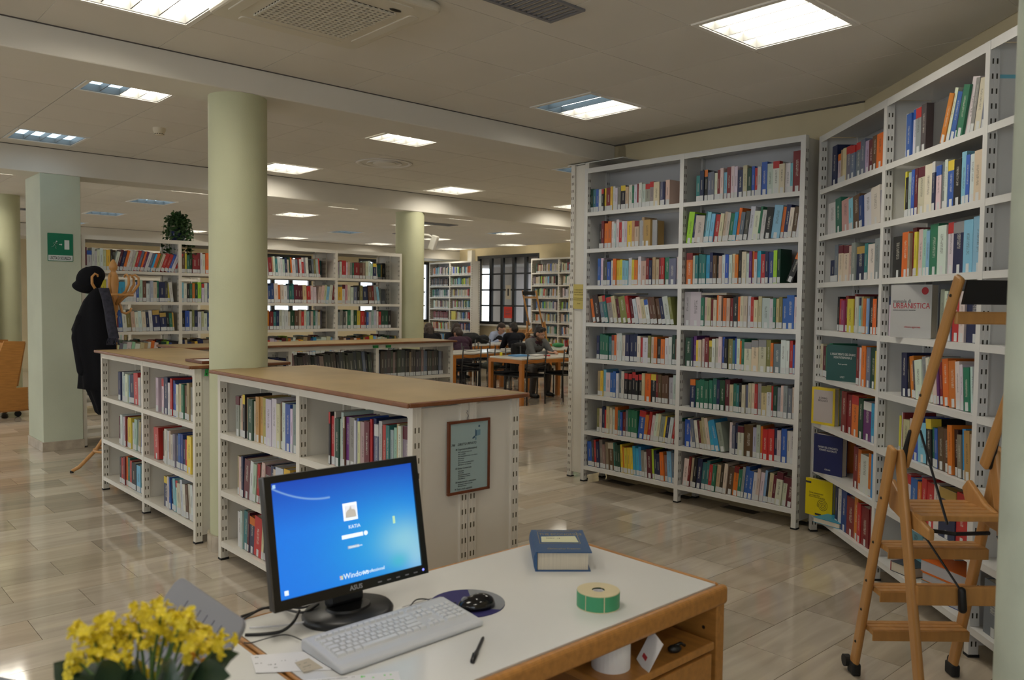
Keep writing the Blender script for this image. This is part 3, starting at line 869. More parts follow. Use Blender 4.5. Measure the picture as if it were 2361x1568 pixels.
# unit meshes: x -0.5..0.5 across the spine, y 0..1 into the shelf, z 0..1 up
mb = MB()
for z0, z1 in ((0, 1),):
    mb.bx(-0.5, 0.5, 0, 0.02, 0, 1); mb.bx(-0.5, -0.42, 0.02, 1, 0, 1); mb.bx(0.42, 0.5, 0.02, 1, 0, 1)
UB_COVER = mb.mesh('book', M['book_cover'])
mb = MB(); mb.bx(-0.42, 0.42, 0.02, 0.985, 0.012, 0.985); UB_PAGES = mb.mesh('pages', M['page_cream'])
mb = MB(); mb.bx(-0.46, 0.46, -0.006, 0.0, 0.02, 1.0); UB_LABEL = mb.mesh('spine_label', M['label_white'])
mb = MB(); mb.bx(-0.505, 0.505, -0.004, 0.3, 0.0, 1.0); UB_BAND = mb.mesh('spine_band', M['printed'])

BOOKS = []
def row(case, bay, shelf, spec, gap=0.0, end=0.0, lean=0.0, h=0.235, hv=0.02, d=0.17, y=0.03, seed=None, top=True):
    """shelf counted from the bottom of zs; spec: colour words, colour+band, *width, @lean, _ for a gap, ^height"""
    cs = CASES[case]
    rs = random.Random(sum(map(ord, case)) * 101 + bay * 17 + shelf if seed is None else seed)
    toks = []
    for w in spec.split():
        wt, ln, hh = 1.0, lean, None
        for part in w.replace('*', ' *').replace('@', ' @').replace('^', ' ^').split()[1:]:
            if part[0] == '*': wt = float(part[1:])
            if part[0] == '@': ln = float(part[1:])
            if part[0] == '^': hh = float(part[1:])
        nm = w.replace('*', ' ').replace('@', ' ').replace('^', ' ').split()[0]
        toks.append((nm, wt * rs.uniform(0.88, 1.12), ln, hh))
    tot = sum(t[1] for t in toks)
    avail = cs['bw'] - 0.05 - gap - end
    hgt_up = sorted(cs['zs'])
    clear = ([*hgt_up, cs['H'] - 0.02][shelf + 1] - hgt_up[shelf]) - 0.05
    x = 0.025 + gap
    lst = []
    kk = 0
    for nm, wt, ln, hh in toks:
        wd = wt / tot * avail
        if nm != '_':
            base, band = (nm.split('+') + [None])[:2]
            hb = min(clear, hh if hh else h + rs.uniform(-hv, hv))
            a = math.radians(ln)
            ww = wd * math.cos(a) * 0.985
            xc = x + wd / 2
            zz = cs['zs'][shelf] + abs(math.sin(a)) * ww / 2 + 0.0005
            kk += 1
            j = lambda c: tuple(min(0.8, max(0.004, v * rs.uniform(0.85, 1.15))) for v in c)
            lst.append(dict(case=case, bay=bay, shelf=shelf, n=kk, c=base, col=j(PAL[base]), band=PAL[band] if band else None, w=ww, h=hb, d=min(cs['dep'] - 0.06, d + rs.uniform(-0.02, 0.02)) if cs['dep'] < 0.4 else d,
                            M=cs['M'] @ Matrix.Translation((bay * cs['bw'] + xc, y + rs.uniform(-0.006, 0.008), zz)) @ Matrix.Rotation(a, 4, 'Y')))
        x += wd
    for b in lst: b['of'] = kk
    BOOKS.extend(lst)
# rows read off the photograph, left to right, shelf 7 = top
row('R', 0, 7, 'darkgreen teal blue white black+red yellow*0.7 darkred*1.7 yellow*0.7 white white taupe black+yellow*1.6 beige white green*0.7 white darkred*0.6 white lightgrey*1.2 grey+red*1.5 grey+red*1.5 cream*1.8 slate navy*0.6 cream*1.4', h=0.2, hv=0.012, end=0.12)
row('R', 0, 6, 'black darkred orange*1.4 orange*1.4 white white*0.8 white red*1.3 white lightgrey yellow*1.8 tan beige+darkred*1.6 white tan gold*2.4', gap=0.11, end=0.30, h=0.225)
row('R', 0, 5, 'blue white darkgrey*0.6 darkgrey blue white orange yellow*1.2 yellow lightblue lightblue white yellow orange*1.2 white pink*2 darkred navy tan beige darkred red*1.1 green*1.5 slate*2 white', gap=0.10, h=0.22)
row('R', 0, 4, 'orange darkbrown*1.8 slate+tan*1.2 teal+red grey+red*1.9 beige maroon olive*1.9 red maroon white white beige white+blue brown brown brown navy lightgrey*1.5 olive*0.8', gap=0.05, end=0.04, lean=-11, h=0.225)
row('R', 0, 3, 'navy green green*1.2 green teal grey+darkred orange*0.8 white white cream navy*1.4 navy*1.4 navy*1.4 white red*0.6 white*2 olive cream orange black orange*1.3 white white darkgreen brown*0.8', gap=0.10, h=0.225)
row('R', 0, 2, 'tan yellow lightblue white*1.8 blue blue white slate cream black+red*1.2 black+red*1.2 black+red*1.2 black+red*1.2 black+red*1.2 beige orange*1.8 black+yellow*1.7 darkred*0.7 brown*1.1 brown*1.1 brown*1.3 lightgrey*1.4 lightgrey*1.4', gap=0.12, h=0.23)
row('R', 0, 1, 'olive cream navy*1.2 red*0.7 beige cream white orange*1.2 teal blue*0.7 darkred slate green*1.2 green*1.2 green*1.2 blue+red*2@6 orange*1.3@6 red@6 white@7 white@7 cream@7 grey*1.3@8 yellow*0.6@8 navy@8 white@8 red*0.7@9 green@9', gap=0.12, h=0.225)
row('R', 0, 0, 'blue*2 darkgrey red*0.8 navy*1.3 taupe*1.2 taupe*1.2 taupe brown+cream*2 teal*0.7 darkgreen darkgreen yellow*0.8 orange*0.7 yellow yellow yellow skyblue skyblue skyblue grey lightgrey maroon*1.6 lime*0.7 navy navy*1.4 orange*1.2 taupe*1.2 lightblue*1.3 slate', gap=0.02, lean=-4, h=0.235)
row('R', 1, 7, 'teal*1.2 navy*1.4 black+orange slate slate white darkred white lightblue darkred*1.3 white white navy*1.8 beige*1.2 darkgreen*1.3 blue*0.8 red white blue*1.4 lightgrey*1.7 white+red*1.8 cream*1.4 white*1.5 lightblue*0.8 darkred*2^0.29', gap=0.09, h=0.225)
row('R', 1, 6, 'lime*1.7^0.25 navy*0.8 lightgrey*2.6@5 teal*0.7 lightblue lightblue red*1.3 cream beige*0.8 cream green skyblue orange*0.7 slate darkgrey white white*1.3 green*0.5 white*1.2 black*1.8 lightblue*1.8 orange*0.8 navy white brown white', lean=7, h=0.23)
row('R', 1, 5, 'orange+darkred*2 cream*0.8 teal*1.2 teal*1.2 teal*1.2 skyblue*1.6 navy brown*1.3 black*0.8 beige white blue*1.2 white cream orange*1.2 black cream*1.3 white purple*0.8 orange*0.7 white+red skyblue red*1.6 navy darkblue*1.8 lime*1.2 darkgreen _*1.5 black+orange*2@22', gap=0.02, h=0.235, end=0.05)
row('R', 1, 4, 'lightgrey*1.8^0.27 lightgrey*3^0.27 green cream beige*1.3 darkred*0.6 cream orange*0.7 cream brown*0.6 orange beige darkred*0.8 black*1.3 orange*0.7 cream cream white red*0.8 cream*1.2 beige lightgrey*2.2 white green*0.7 beige*0.8 olive blue*1.2 blue*2 white', h=0.225)
row('R', 1, 3, 'darkgreen*2 navy*0.6 purple yellow*0.7 cream cream darkred*1.4 olive+yellow white cream white blue*0.7 black olive*1.3 teal*0.6 blue*0.7 white orange*0.5 green*0.8 cream+grey*2 cream+grey*2 cream+grey*2 olive*1.2 orange*0.8 slate*2 white*1.4 white red*0.8 blue*0.6 orange*0.5', gap=0.02, h=0.228)
row('R', 1, 2, 'navy+orange*1.5 green*1.3 green*1.3 green*1.3 green*1.3 green*1.4 navy darkgreen*1.7 maroon*1.4 beige*1.2 green teal*0.8 black*0.8 cream slate*0.7 beige cream red*0.8 grey beige+olive*1.7 white+olive*1.4 red*0.5 darkgreen grey*1.2 cream*0.8 grey slate cream', gap=0.08, h=0.228)
row('R', 1, 1, 'blue*2.2 white@-8 slate@-8 white@-8 maroon@-8 tan@-8 beige@-9 cream@-9 skyblue*1.3@-10 skyblue*1.4@-14 grey*1.8@-12 _*1.2 white slate navy cream+maroon*1.8 brown*2.4 lilac mint*1.2 orange*0.6 red*1.6 red*1.8 navy*0.8 lightgrey blue*1.5 white white', gap=0.03, h=0.235)
row('R', 1, 0, 'white*1.4 darkred*0.7 beige black navy*1.6 teal*1.2 teal red*1.2 green beige*1.4 darkbrown*1.1 cream brown*1.7 orange+darkred*1.4 green grey*0.7 blue*1.2 blue*1.2 white cream white lightblue*0.7 black*0.7 beige maroon cream+maroon*1.7 cream+maroon*1.4 maroon*1.8', gap=0.02, lean=5, h=0.23)

row('L', 0, 7, 'navy*1.2^0.27 lightgrey+orange tan*0.7 cream*0.8 slate+red slate+red slate+red slate lilac maroon brown orange*1.3 orange*0.7', gap=0.14, h=0.205)
row('L', 0, 6, 'white*2.4 green*1.3@-5 pink*1.8@-5 lightblue@-5 brown*1.6@-5 darkblue*0.7@-5 white*1.6@-5 white*1.7@-5 slate*1.2@-5', gap=0.08, h=0.215)
row('L', 0, 5, 'navy*1.3^0.15 slate*0.8 cream+maroon*1.2 cream+maroon*1.2 beige grey navy+gold*1.6 teal*0.8 white*1.5 grey slate', gap=0.13, h=0.23)
row('L', 0, 4, 'black*0.7 red*1.2 magenta*1.3 darkred yellow*2 darkred*0.7 white lightblue+navy tan*0.7 orange*0.8 lightblue*0.7 black*1.4 orange*1.2 black darkred*0.7', gap=0.28, h=0.225)
row('L', 0, 3, 'cream maroon*1.6 green*1.1 green*1.1 green*1.1 _*6.5 darkred*0.9 white*0.6 orange*1.2 slate*1.3 darkgreen*1.5 yellow*1.6', h=0.23)
row('L', 0, 2, 'lime+teal white white+green _*5.5 darkred*1.7 darkred*1.7 orange+red*1.8 darkgreen*1.2 purple+white*2 skyblue orange*1.4', h=0.245)
row('L', 0, 1, 'navy+gold*2 orange+red*1.6 _*6 darkred*1.2 orange*0.9 white*2.2 orange*0.7 skyblue*1.2', h=0.25)
row('L', 0, 0, 'mint+darkgrey _*4.6 navy*0.8 white*0.9 darkblue*1.3 darkred*1.7 orange*0.9 red*0.7 darkred*1.7 darkred*1.5', h=0.26)
row('L', 1, 7, 'lightgrey*0.6 blue*1.4 white+blue grey+red*1.5 darkgrey*1.2 _*3.2 orange*1.2@20 white*0.8@18 blue@17 navy*0.8@16 green*1.2@15 white*1.6@13 grey*0.7@11 cream*1.2@10 slate@9 lightblue*0.7@8', gap=0.16, h=0.245)
row('L', 1, 6, 'yellow*0.5 black mint*0.8 blue*0.8 maroon*0.8 cream+maroon*1.8 white*2 navy+white*0.8 white+blue*1.3 slate white*0.7 blue+yellow*1.4 black*1.6 lightblue blue*0.8 white cream*1.4 navy', gap=0.17, h=0.235)
row('L', 1, 5, 'black*2.4 orange*1.6 tan*0.5 darkred yellow*0.6 cream mint lightblue*0.7 green*1.6 white*1.8 white+red navy+grey*1.8 lightblue*1.5 lightblue*1.8', gap=0.05, h=0.25)
row('L', 1, 4, 'white+navy*1.2 darkgrey*1.3 white*1.9 _*7.5 grey*0.8 white*0.8 slate red*1.3 white navy*2.8', gap=0.02, h=0.245)
row('L', 1, 3, 'navy*1.8@-3^0.24 darkbrown@-9 orange*1.4@-9 darkgrey*0.6@-9 white*1.8@-9 grey@-9 white@-9 beige@-9 cream@-8 purple*0.5@-8 darkred*0.8@-8 orange*1.7@-7 orange*1.9@-6 white@-6 white*0.8@-6 green*1.6@-5 white@-5 grey@-5', gap=0.22, h=0.225)
row('L', 1, 2, 'yellow*0.5 white*0.7 darkred*0.5 beige*1.8 cream blue*1.4 lightblue*2@-4 black+yellow*1.6@-5 green*0.6@-5 blue*0.8@-5 brown*1.3@-5 brown*1.3@-5 orange@-5 darkbrown@-5 taupe@-5 skyblue*0.7@-5 gold*1.2@-5 tan@-5', gap=0.2, h=0.22)
row('L', 1, 1, 'black cream*1.6 white+red*1.2 blue*1.3 orange*0.7 red red*1.4 white navy+gold*3 red*2 white*1.2', gap=0.18, h=0.24)
row('L', 1, 0, 'lightblue*2.2 white red*0.5 yellow*0.8 orange*0.6 darkred*0.6 lightgrey _*5', gap=0.14, h=0.21, y=0.14)
row('L', 2, 3, 'lilac*1.4 blue*1.2 lilac white blue', gap=0.22, end=0.35, h=0.22)
row('L', 2, 0, 'slate*1.3 navy*1.2 slate navy*1.2 grey white', gap=0.05, end=0.2, h=0.25)

row('B1', 0, 2, 'navy white*0.7 lightgrey white lightblue*0.6 navy*1.8@-3 red*1.5@-3 white@-3 white@-3 red*0.7@-3', gap=0.33, h=0.225)
row('B1', 0, 1, 'maroon white white darkred*0.6 tan yellow*1.6 white mint*1.4@4 grey@4 tan@4 blue@4 white@4', gap=0.33, h=0.225)
row('B1', 0, 0, 'black red darkred orange*0.7 green red black*2 lightblue*1.8 teal white*0.7 brown', gap=0.33, h=0.215)
row('B1', 1, 2, 'lightgrey*1.3 _*2 white+red navy*1.8 white red*0.8 darkblue blue white cream green brown*1.5 tan grey*1.3 white*1.6', gap=0.18, h=0.245)
row('B1', 1, 1, 'red*2.3@-3 _*1.6 brown*1.2 white white beige*0.7 cream grey slate blue darkblue navy red*0.9 yellow*1.8 brown white', gap=0.13, h=0.235)
row('B1', 1, 0, 'navy+yellow*1.9 white*0.7 blue*0.8@-6 navy@-6 lightblue@-6 white+red@-6 cream*1.4@-6 white@-6 white@-6 brown@-6 cream@-6 white@-6 maroon@-6', gap=0.32, h=0.23)
row('B2', 0, 2, 'grey+maroon*1.3 cream*0.7 beige*0.7 black+yellow*0.8 tan*0.8 darkgreen*1.7 cream gold*1.2 gold*1.2 gold*1.2 white*1.6 white*1.6 cream brown*0.6 white blue*1.6 white*0.7 grey maroon', gap=0.15, h=0.25)
row('B2', 0, 1, 'tan*0.6 cream*1.3 navy*0.6 maroon*2@5 white@5 mint@5 red*0.8@5 brown*0.6@5 cream@5 grey+maroon*1.6@4 navy@4 cream*0.8 white*2.2 yellow*1.9 lightgrey navy white', gap=0.16, h=0.235)
row('B2', 0, 0, 'white*1.3 white*0.7 teal*1.3@4 maroon*0.6@4 navy+orange*1.6@4 red*2@5 cream*0.7@5 black*0.6@5 pink*1.4@5 mint@5 grey*0.6@5 white@5 maroon@5 white@5 lightgrey*2 beige*2', gap=0.16, h=0.225)
row('B2', 1, 2, 'black+red*0.7 red*1.2 cream*0.6 darkgreen*1.4 white*0.7 lightgrey brown+cream*0.7 purple*1.2 grey*2 white*0.7 blue*0.6 cream pink*1.8 maroon*1.7 red*0.6 navy slate+white*1.4 lightgrey brown*0.6 red teal*1.2 mint mint*0.8 tan*0.8 white grey+maroon*3.2', gap=0.25, h=0.255)
row('B2', 1, 1, 'white*1.4 cream navy darkred white grey*1.6 beige blue white maroon cream white*1.8 teal lightgrey', gap=0.1, h=0.235)
row('B2', 1, 0, 'white cream white*1.2 darkred*0.7 white blue*0.6 white cream lightgrey white navy*0.6 white white lightgrey white', gap=0.06, h=0.225)

GENERIC = ['white'] * 7 + ['cream'] * 5 + ['beige'] * 3 + ['lightgrey'] * 3 + ['grey', 'darkgrey', 'black', 'black', 'slate', 'navy', 'navy', 'blue', 'darkblue', 'lightblue', 'skyblue', 'teal', 'green', 'darkgreen', 'darkgreen', 'lime', 'olive', 'yellow', 'gold', 'orange', 'orange', 'red', 'red', 'darkred', 'darkred', 'maroon', 'brown', 'tan', 'taupe', 'mint']
def rnd(n, seed, pool=GENERIC):
    r_ = random.Random(seed); return ' '.join('%s*%.1f' % (r_.choice(pool), r_.choice((0.7, 0.9, 1, 1, 1.2, 1.5, 1.8))) for _ in range(n))
# the long open bookcase
row('K', 0, 5, 'maroon*0.5 white+blue*1.7 white white*0.8 white white cream yellow*1.3 black*0.8 white*1.1@14 maroon@14 navy@14 orange@15 white@15 cream@15 cream*0.7@15 red@16 slate@16 orange*0.7@17 purple*0.8@17 white@18 slate@18 skyblue*0.6@18 orange@19 olive*0.6@19 cream@20 red*1.2@20 red*1.3@21 blue@21 white*1.4@22 red*0.7@24 blue*0.6@24', h=0.225)
row('K', 0, 4, 'white lightblue white tan yellow*1.3 white grey skyblue*1.5 skyblue*1.5 white white*1.4 white blue*0.7 mint brown white lightgrey cream green*0.6 navy*1.8 darkgrey yellow*0.8@-6 white@-6', h=0.225, end=0.04)
row('K', 0, 3, 'white blue darkred white white blue*0.6 purple white maroon*1.2 blue white olive*1.2 beige white white cream*1.2 navy white navy+gold*1.8 navy+gold*1.8 black green*0.8 gold*0.5', lean=-4, h=0.225, end=0.03)
row('K', 1, 5, 'brown*1.2 yellow*0.6 green*0.8 darkgreen darkred*1.5 darkred white*0.7 cream orange blue*0.6 ' + rnd(14, 5), h=0.225)
row('K', 1, 4, 'lightblue*0.7 white black green*0.8 orange*0.8 darkgreen lime*1.2 white+red white darkblue*0.7 darkred ' + rnd(13, 6), h=0.225)
row('K', 1, 3, rnd(24, 7), h=0.225)
row('K', 2, 5, 'white+red white darkred*1.6 tan*0.6 white teal white*1.4 lightgrey mint navy*1.2 cream darkgreen*0.6 orange*0.7 white*1.6 slate darkred*0.7 white*1.2 red+white grey white*1.3 black*1.7 slate olive mint*1.2 red*0.7', end=0.20, lean=-4, h=0.23)
row('K', 2, 4, 'white darkblue darkblue white*1.2 orange*0.8 cream white slate*0.7 green teal*0.6 maroon*1.4 maroon maroon*0.7 beige*1.2 red*1.2 white white _*0.4 beige@6 cream@6 cream@6 lightblue@6 white@6 darkred*0.8@6', lean=-2, h=0.23)
row('K', 2, 3, 'orange*1.6 darkred*1.5 teal navy lightgrey white white*1.2 cream darkgreen*1.6 brown*1.4 tan red*1.2 white mint navy*0.6 cream green*0.7 lightgrey beige', end=0.2, h=0.235)
row('K', 3, 5, 'lightgrey*0.8 white red*1.6 white*0.7 beige*0.7 grey green*0.6 darkred*2 brown*1.4 taupe cream white mint navy+yellow*1.3 white*0.8@-8', end=0.33, h=0.23)
row('K', 3, 4, 'yellow*1.8 white+maroon pink*0.8 white white slate black*0.8 olive*1.2 navy*2@-4 brown*1.3@-4 darkred*0.8@-4 grey@-4 lightblue*0.8@-8', end=0.3, h=0.24)
row('K', 3, 3, 'grey grey darkgrey white*0.7 green white darkgreen*1.2 yellow*1.3 red*1.3 maroon*0.7 blue*0.7 lightgrey mint white white*0.7 red darkgreen*1.2 darkgreen*1.3 black*1.2', end=0.12, h=0.235)
for b in range(4):
    row('K', b, 2, rnd(22, 40 + b), gap=0.02, lean=(8, -6, 5, -7)[b], h=0.22)
for b in range(4):
    for sh in (1, 2, 3, 4, 5):
        row('K', b, sh, rnd(22, 400 + b * 10 + sh), h=0.225, y=0.36, gap=random.Random(b * 7 + sh).choice((0, 0.05, 0.2)))
# grey bound volumes on the low case and dark ones far left
def vols(pool, n, seed): return rnd(n, seed, pool)
BG = ['boundgrey'] * 6 + ['bound'] * 2 + ['taupe', 'slate', 'darkgrey']
row('C', 0, 2, vols(['navy', 'navy', 'darkblue', 'bound'], 24, 60), h=0.25)
row('C', 1, 2, vols(BG, 26, 61), lean=-6, h=0.275)
row('C', 2, 2, vols(BG, 26, 62), end=0.08, h=0.275)
row('C', 2, 1, vols(['boundgrey', 'darkgrey', 'tan', 'taupe'], 26, 63), end=0.05, h=0.19)
row('C', 1, 1, vols(BG, 26, 64), h=0.25)
for b in range(2):
    for sh in (2, 3, 4, 5):
        row('D', b, sh, vols(['boundgreen', 'boundgreen', 'boundgreen', 'bound', 'darkgrey'], 17, 70 + b * 9 + sh) if sh > 2 else rnd(18, 90 + b), h=0.25)
for sh in (1, 2): row('E', 0, sh, rnd(22, 95 + sh), h=0.23)
for key, sd in (('F1', 100), ('F2', 200)):
    for b in range(2):
        for sh in range(1, 8):
            pool = GENERIC
            if key == 'F1' and (b, sh) == (0, 6): pool = ['bound', 'darkbrown', 'brown', 'black']
            if key == 'F1' and (b, sh) == (0, 5): pool = ['slate', 'teal', 'navy', 'lightgrey', 'green', 'white']
            if key == 'F1' and (b, sh) == (0, 3): pool = ['brown', 'maroon', 'darkred']
            if key == 'F1' and (b, sh) == (1, 2): pool = ['navy', 'darkblue', 'red', 'black', 'cream']
            r_ = random.Random(sd + b * 10 + sh)
            row(key, b, sh, rnd(r_.randint(17, 24), sd + b * 10 + sh, pool), gap=r_.uniform(0, 0.16), end=r_.uniform(0, 0.1), lean=r_.choice((0, 0, 0, 4, -5)), h=0.225)

# ---- the 300 largest in the picture are things, the rest one joined mass
for b in BOOKS:
    c = b['M'] @ Vector((0, 0, b['h'] / 2))
    n = (b['M'].to_3x3() @ Vector((0, -1, 0)))
    p = project(c)
    v = (Vector((0, 0, EYE)) - c)
    if p is None or not (-20 < p[0] < 2300 and -20 < p[1] < 1590):
        b['a'] = 0; continue
    cosv = max(0.15, n.dot(v.normalized()))
    b['a'] = b['w'] * b['h'] * cosv / p[2] ** 2
    # behind the monitor, the desk edge or another case
    if b['case'] == 'B2' and ((b['bay'] == 1 and b['shelf'] < 2) or (b['shelf'] == 0 and p[0] > 625) or (b['shelf'] == 1 and p[0] > 640)): b['a'] *= 0.02
    if b['case'] == 'B1' and p[0] > 480: b['a'] = 0
    if b['case'] in 'KCDEFG' or b['case'][0] == 'F': b['a'] *= 0.2
BOOKS.sort(key=lambda b: -b['a'])
CASEN = {'R': 'tall two-bay corner bookcase', 'L': 'tall bookcase behind stepladder', 'B1': 'low bookcase by coat stand', 'B2': 'low bookcase behind monitor', 'K': 'long open bookcase', 'C': 'low bookcase of grey volumes', 'D': 'far left bookcase', 'E': 'bookcase by square pillar', 'F1': 'far bookcase left of window', 'F2': 'far bookcase right of window'}
BAYN = {('R', 0): 'left bay', ('R', 1): 'right bay', ('L', 0): 'far bay', ('L', 1): 'middle bay', ('L', 2): 'near bay', ('B1', 0): 'left bay', ('B1', 1): 'right bay', ('B2', 0): 'left bay', ('B2', 1): 'right bay', ('K', 0): 'first bay', ('K', 1): 'second bay', ('K', 2): 'third bay', ('K', 3): 'last bay', ('C', 0): 'first bay', ('C', 1): 'middle bay', ('C', 2): 'last bay'}
NTOP = 281
def make_book(b, label, group):
    o = bpy.data.objects.new('book', UB_COVER); link(o)
    o.matrix_world = b['M'] @ Matrix.Diagonal((b['w'], b['d'], b['h'], 1))
    o.color = (*b['col'], 1)
    tag(o, label, 'book', group)
    p = bpy.data.objects.new('pages', UB_PAGES); link(p, o)
    l = bpy.data.objects.new('spine_label', UB_LABEL); link(l, o)
    k = 0.042 / b['h']; l.scale = (1.0 if b['w'] < 0.028 else 0.028 / b['w'] , 0.2, k); l.location = (0, 0, 0.004)
    if b['band']:
        q = bpy.data.objects.new('spine_band', UB_BAND); link(q, o); q.color = (*b['band'], 1); q.location = (0, 0, 0.78); q.scale = (1, 1, 0.215)
    return o
for b in BOOKS[:NTOP]:
    nsh = len(CASES[b['case']]['zs'])
    k = nsh - b['shelf']
    word = CNAME.get(b['c'], b['c'])
    lab = '%s book, %s from left, %s shelf down, %s, %s' % (word, ORD[b['n'] - 1], ORD[k - 1], BAYN.get((b['case'], b['bay']), 'bay'), CASEN[b['case']])
    make_book(b, lab, 'books on the %s' % CASEN[b['case']])
rest, colr = MB(), []
def addq(M_, pts, faces, col):
    rest.add([M_ @ Vector(p) for p in pts], faces); colr.extend([(*col, 1)] * len(pts))
for b in BOOKS[NTOP:]:
    w, h, d = b['w'] / 2 * 0.97, b['h'], b['d']
    pts = [(-w, 0, 0), (w, 0, 0), (w, d, 0), (-w, d, 0), (-w, 0, h), (w, 0, h), (w, d, h), (-w, d, h)]
    addq(b['M'], pts, [(0, 1, 5, 4), (1, 2, 6, 5), (3, 0, 4, 7), (2, 3, 7, 6)], b['col'])
    i = w * 0.8
    addq(b['M'], [(-i, 0.004, h * 0.985), (i, 0.004, h * 0.985), (i, d, h * 0.985), (-i, d, h * 0.985)], [(0, 1, 2, 3)], (0.5, 0.45, 0.36))
    if b['band']: addq(b['M'], [(-w, -0.0006, h * 0.78), (w, -0.0006, h * 0.78), (w, -0.0006, h), (-w, -0.0006, h)], [(0, 1, 2, 3)], b['band'])
    addq(b['M'], [(-w * 0.92, -0.0012, 0.004), (w * 0.92, -0.0012, 0.004), (w * 0.92, -0.0012, 0.045), (-w * 0.92, -0.0012, 0.045)], [(0, 1, 2, 3)], (0.55, 0.57, 0.57))
    # a pale or dark title on the spine
    lum = sum(b['col']) / 3
    tcol = (0.45, 0.43, 0.36) if lum < 0.2 else (0.12, 0.11, 0.11)
    if b['w'] > 0.02: addq(b['M'], [(-w * 0.2, -0.0009, h * 0.38), (w * 0.2, -0.0009, h * 0.38), (w * 0.2, -0.0009, h * 0.7), (-w * 0.2, -0.0009, h * 0.7)], [(0, 1, 2, 3)], tuple(0.5 * a + 0.5 * c for a, c in zip(tcol, b['col'])))
M['book_mass'] = bpy.data.materials.new('book_mass'); M['book_mass'].use_nodes = True
_n = M['book_mass'].node_tree; _a = _n.nodes.new('ShaderNodeAttribute'); _a.attribute_name = 'cover'
_n.links.new(_a.outputs['Color'], _n.nodes['Principled BSDF'].inputs['Base Color']); _n.nodes['Principled BSDF'].inputs['Roughness'].default_value = 0.5
ro = rest.build('books', M['book_mass'])
at = ro.data.color_attributes.new('cover', 'FLOAT_COLOR', 'POINT')
at.data.foreach_set('color', [c for q in colr for c in q])
tag(ro, 'rows of smaller books filling the shelves across the library', 'books', kind='stuff')
# ------------------------------------------------------------------ lettering
def text_part(name, body, size, material, parent, loc, rot=(0, 0, 0), align='LEFT', shear=0.0, xs=1.0, depth=0.0002, bold=0.0):
    cu = bpy.data.curves.new(name, 'FONT'); cu.body = body; cu.size = size; cu.align_x = align; cu.shear = shear; cu.extrude = depth; cu.offset = bold
    cu.resolution_u = 2
    tmp = bpy.data.objects.new('tmp_text', cu)
    me = bpy.data.meshes.new_from_object(tmp)
    bpy.data.objects.remove(tmp)
    me.materials.clear(); me.materials.append(material)
    o = bpy.data.objects.new(name, me); o.location = loc; o.rotation_euler = rot; o.scale = (xs, 1, 1)
    return link(o, parent)

# ------------------------------------------------------------------ the desk
S0, S1, T0, T1, ZD = -2.08, -1.365, 0.86, 2.165, 0.74
def room_thing(name, label, cat, s, t, z=0.0, rz=0.0, group=None):
    return thing(name, label, cat, W(s, t, z), PHI + rz, group)
dk = room_thing('desk', 'white topped office desk with rounded wooden edges under the monitor', 'desk', S0, T0)
L_, D_ = T1 - T0, S1 - S0          # local x = s (0..D_), local y = t (0..L_)
mb = MB(); mb.bx(0.012, D_ - 0.03, 0.012, L_ - 0.03, ZD - 0.03, ZD); mb.build('desk_top', M['desk_white'], dk)
for n, a in enumerate(((0, 0.012, 0, L_), (0.012, D_ - 0.03, 0, 0.012), (0.012, D_ - 0.03, L_ - 0.03, L_), (D_ - 0.03, D_, 0, L_))):
    mb = MB(); mb.bx(*a, ZD - (0.06 if n > 1 else 0.032), ZD + 0.0005)
    mb.build('edge_strip', M['oak'], dk, bevel=0.0055 if n < 2 else 0.014, seg=4)
for y0, y1 in ((0.02, 0.05), (L_ - 0.045, L_ - 0.004)):
    mb = MB(); mb.bx(0.03, D_ - 0.012, y0, y1, 0.03, ZD - 0.034); mb.build('side_panel', M['oak'], dk, bevel=0.004)
    mb = MB(); mb.bx(0.02, D_ - 0.008, y0 - 0.004 if y0 < 1 else y0, y1, 0, 0.03); mb.build('plinth', M['oak_dark'], dk)
mb = MB(); mb.bx(0.06, 0.08, 0.05, L_ - 0.045, 0.25, ZD - 0.034); mb.build('modesty_panel', M['oak'], dk)
mb = MB(); mb.lathe([(0, -0.002), (0.006, -0.002), (0.006, 0), (0, 0)], 12, M=Matrix.Translation((D_ - 0.06, L_ - 0.045, ZD - 0.14)) @ Matrix.Rotation(PI / 2, 4, 'X')); mb.build('cap_screw', M['rubber_black'], dk)
# second desk on the left, most of it outside the picture
d2 = room_thing('desk', 'second white topped desk under the yellow flowers', 'desk', -1.95, -0.35)
mb = MB(); mb.bx(0.012, 1.4, 0.012, 1.195, ZD - 0.03, ZD - 0.001); mb.build('desk_top', M['desk_white'], d2)
for a in ((0, 0.012, 0, 1.2), (0.012, 1.4, 1.195, 1.205), (0.012, 1.4, 0, 0.012)):
    mb = MB(); mb.bx(*a, ZD - 0.032, ZD - 0.0005); mb.build('edge_strip', M['oak'], d2, bevel=0.005)
for x in (0.03, 1.34):
    mb = MB(); mb.bx(x, x + 0.03, 0.05, 1.15, 0, ZD - 0.034); mb.build('side_panel', M['oak'], d2)

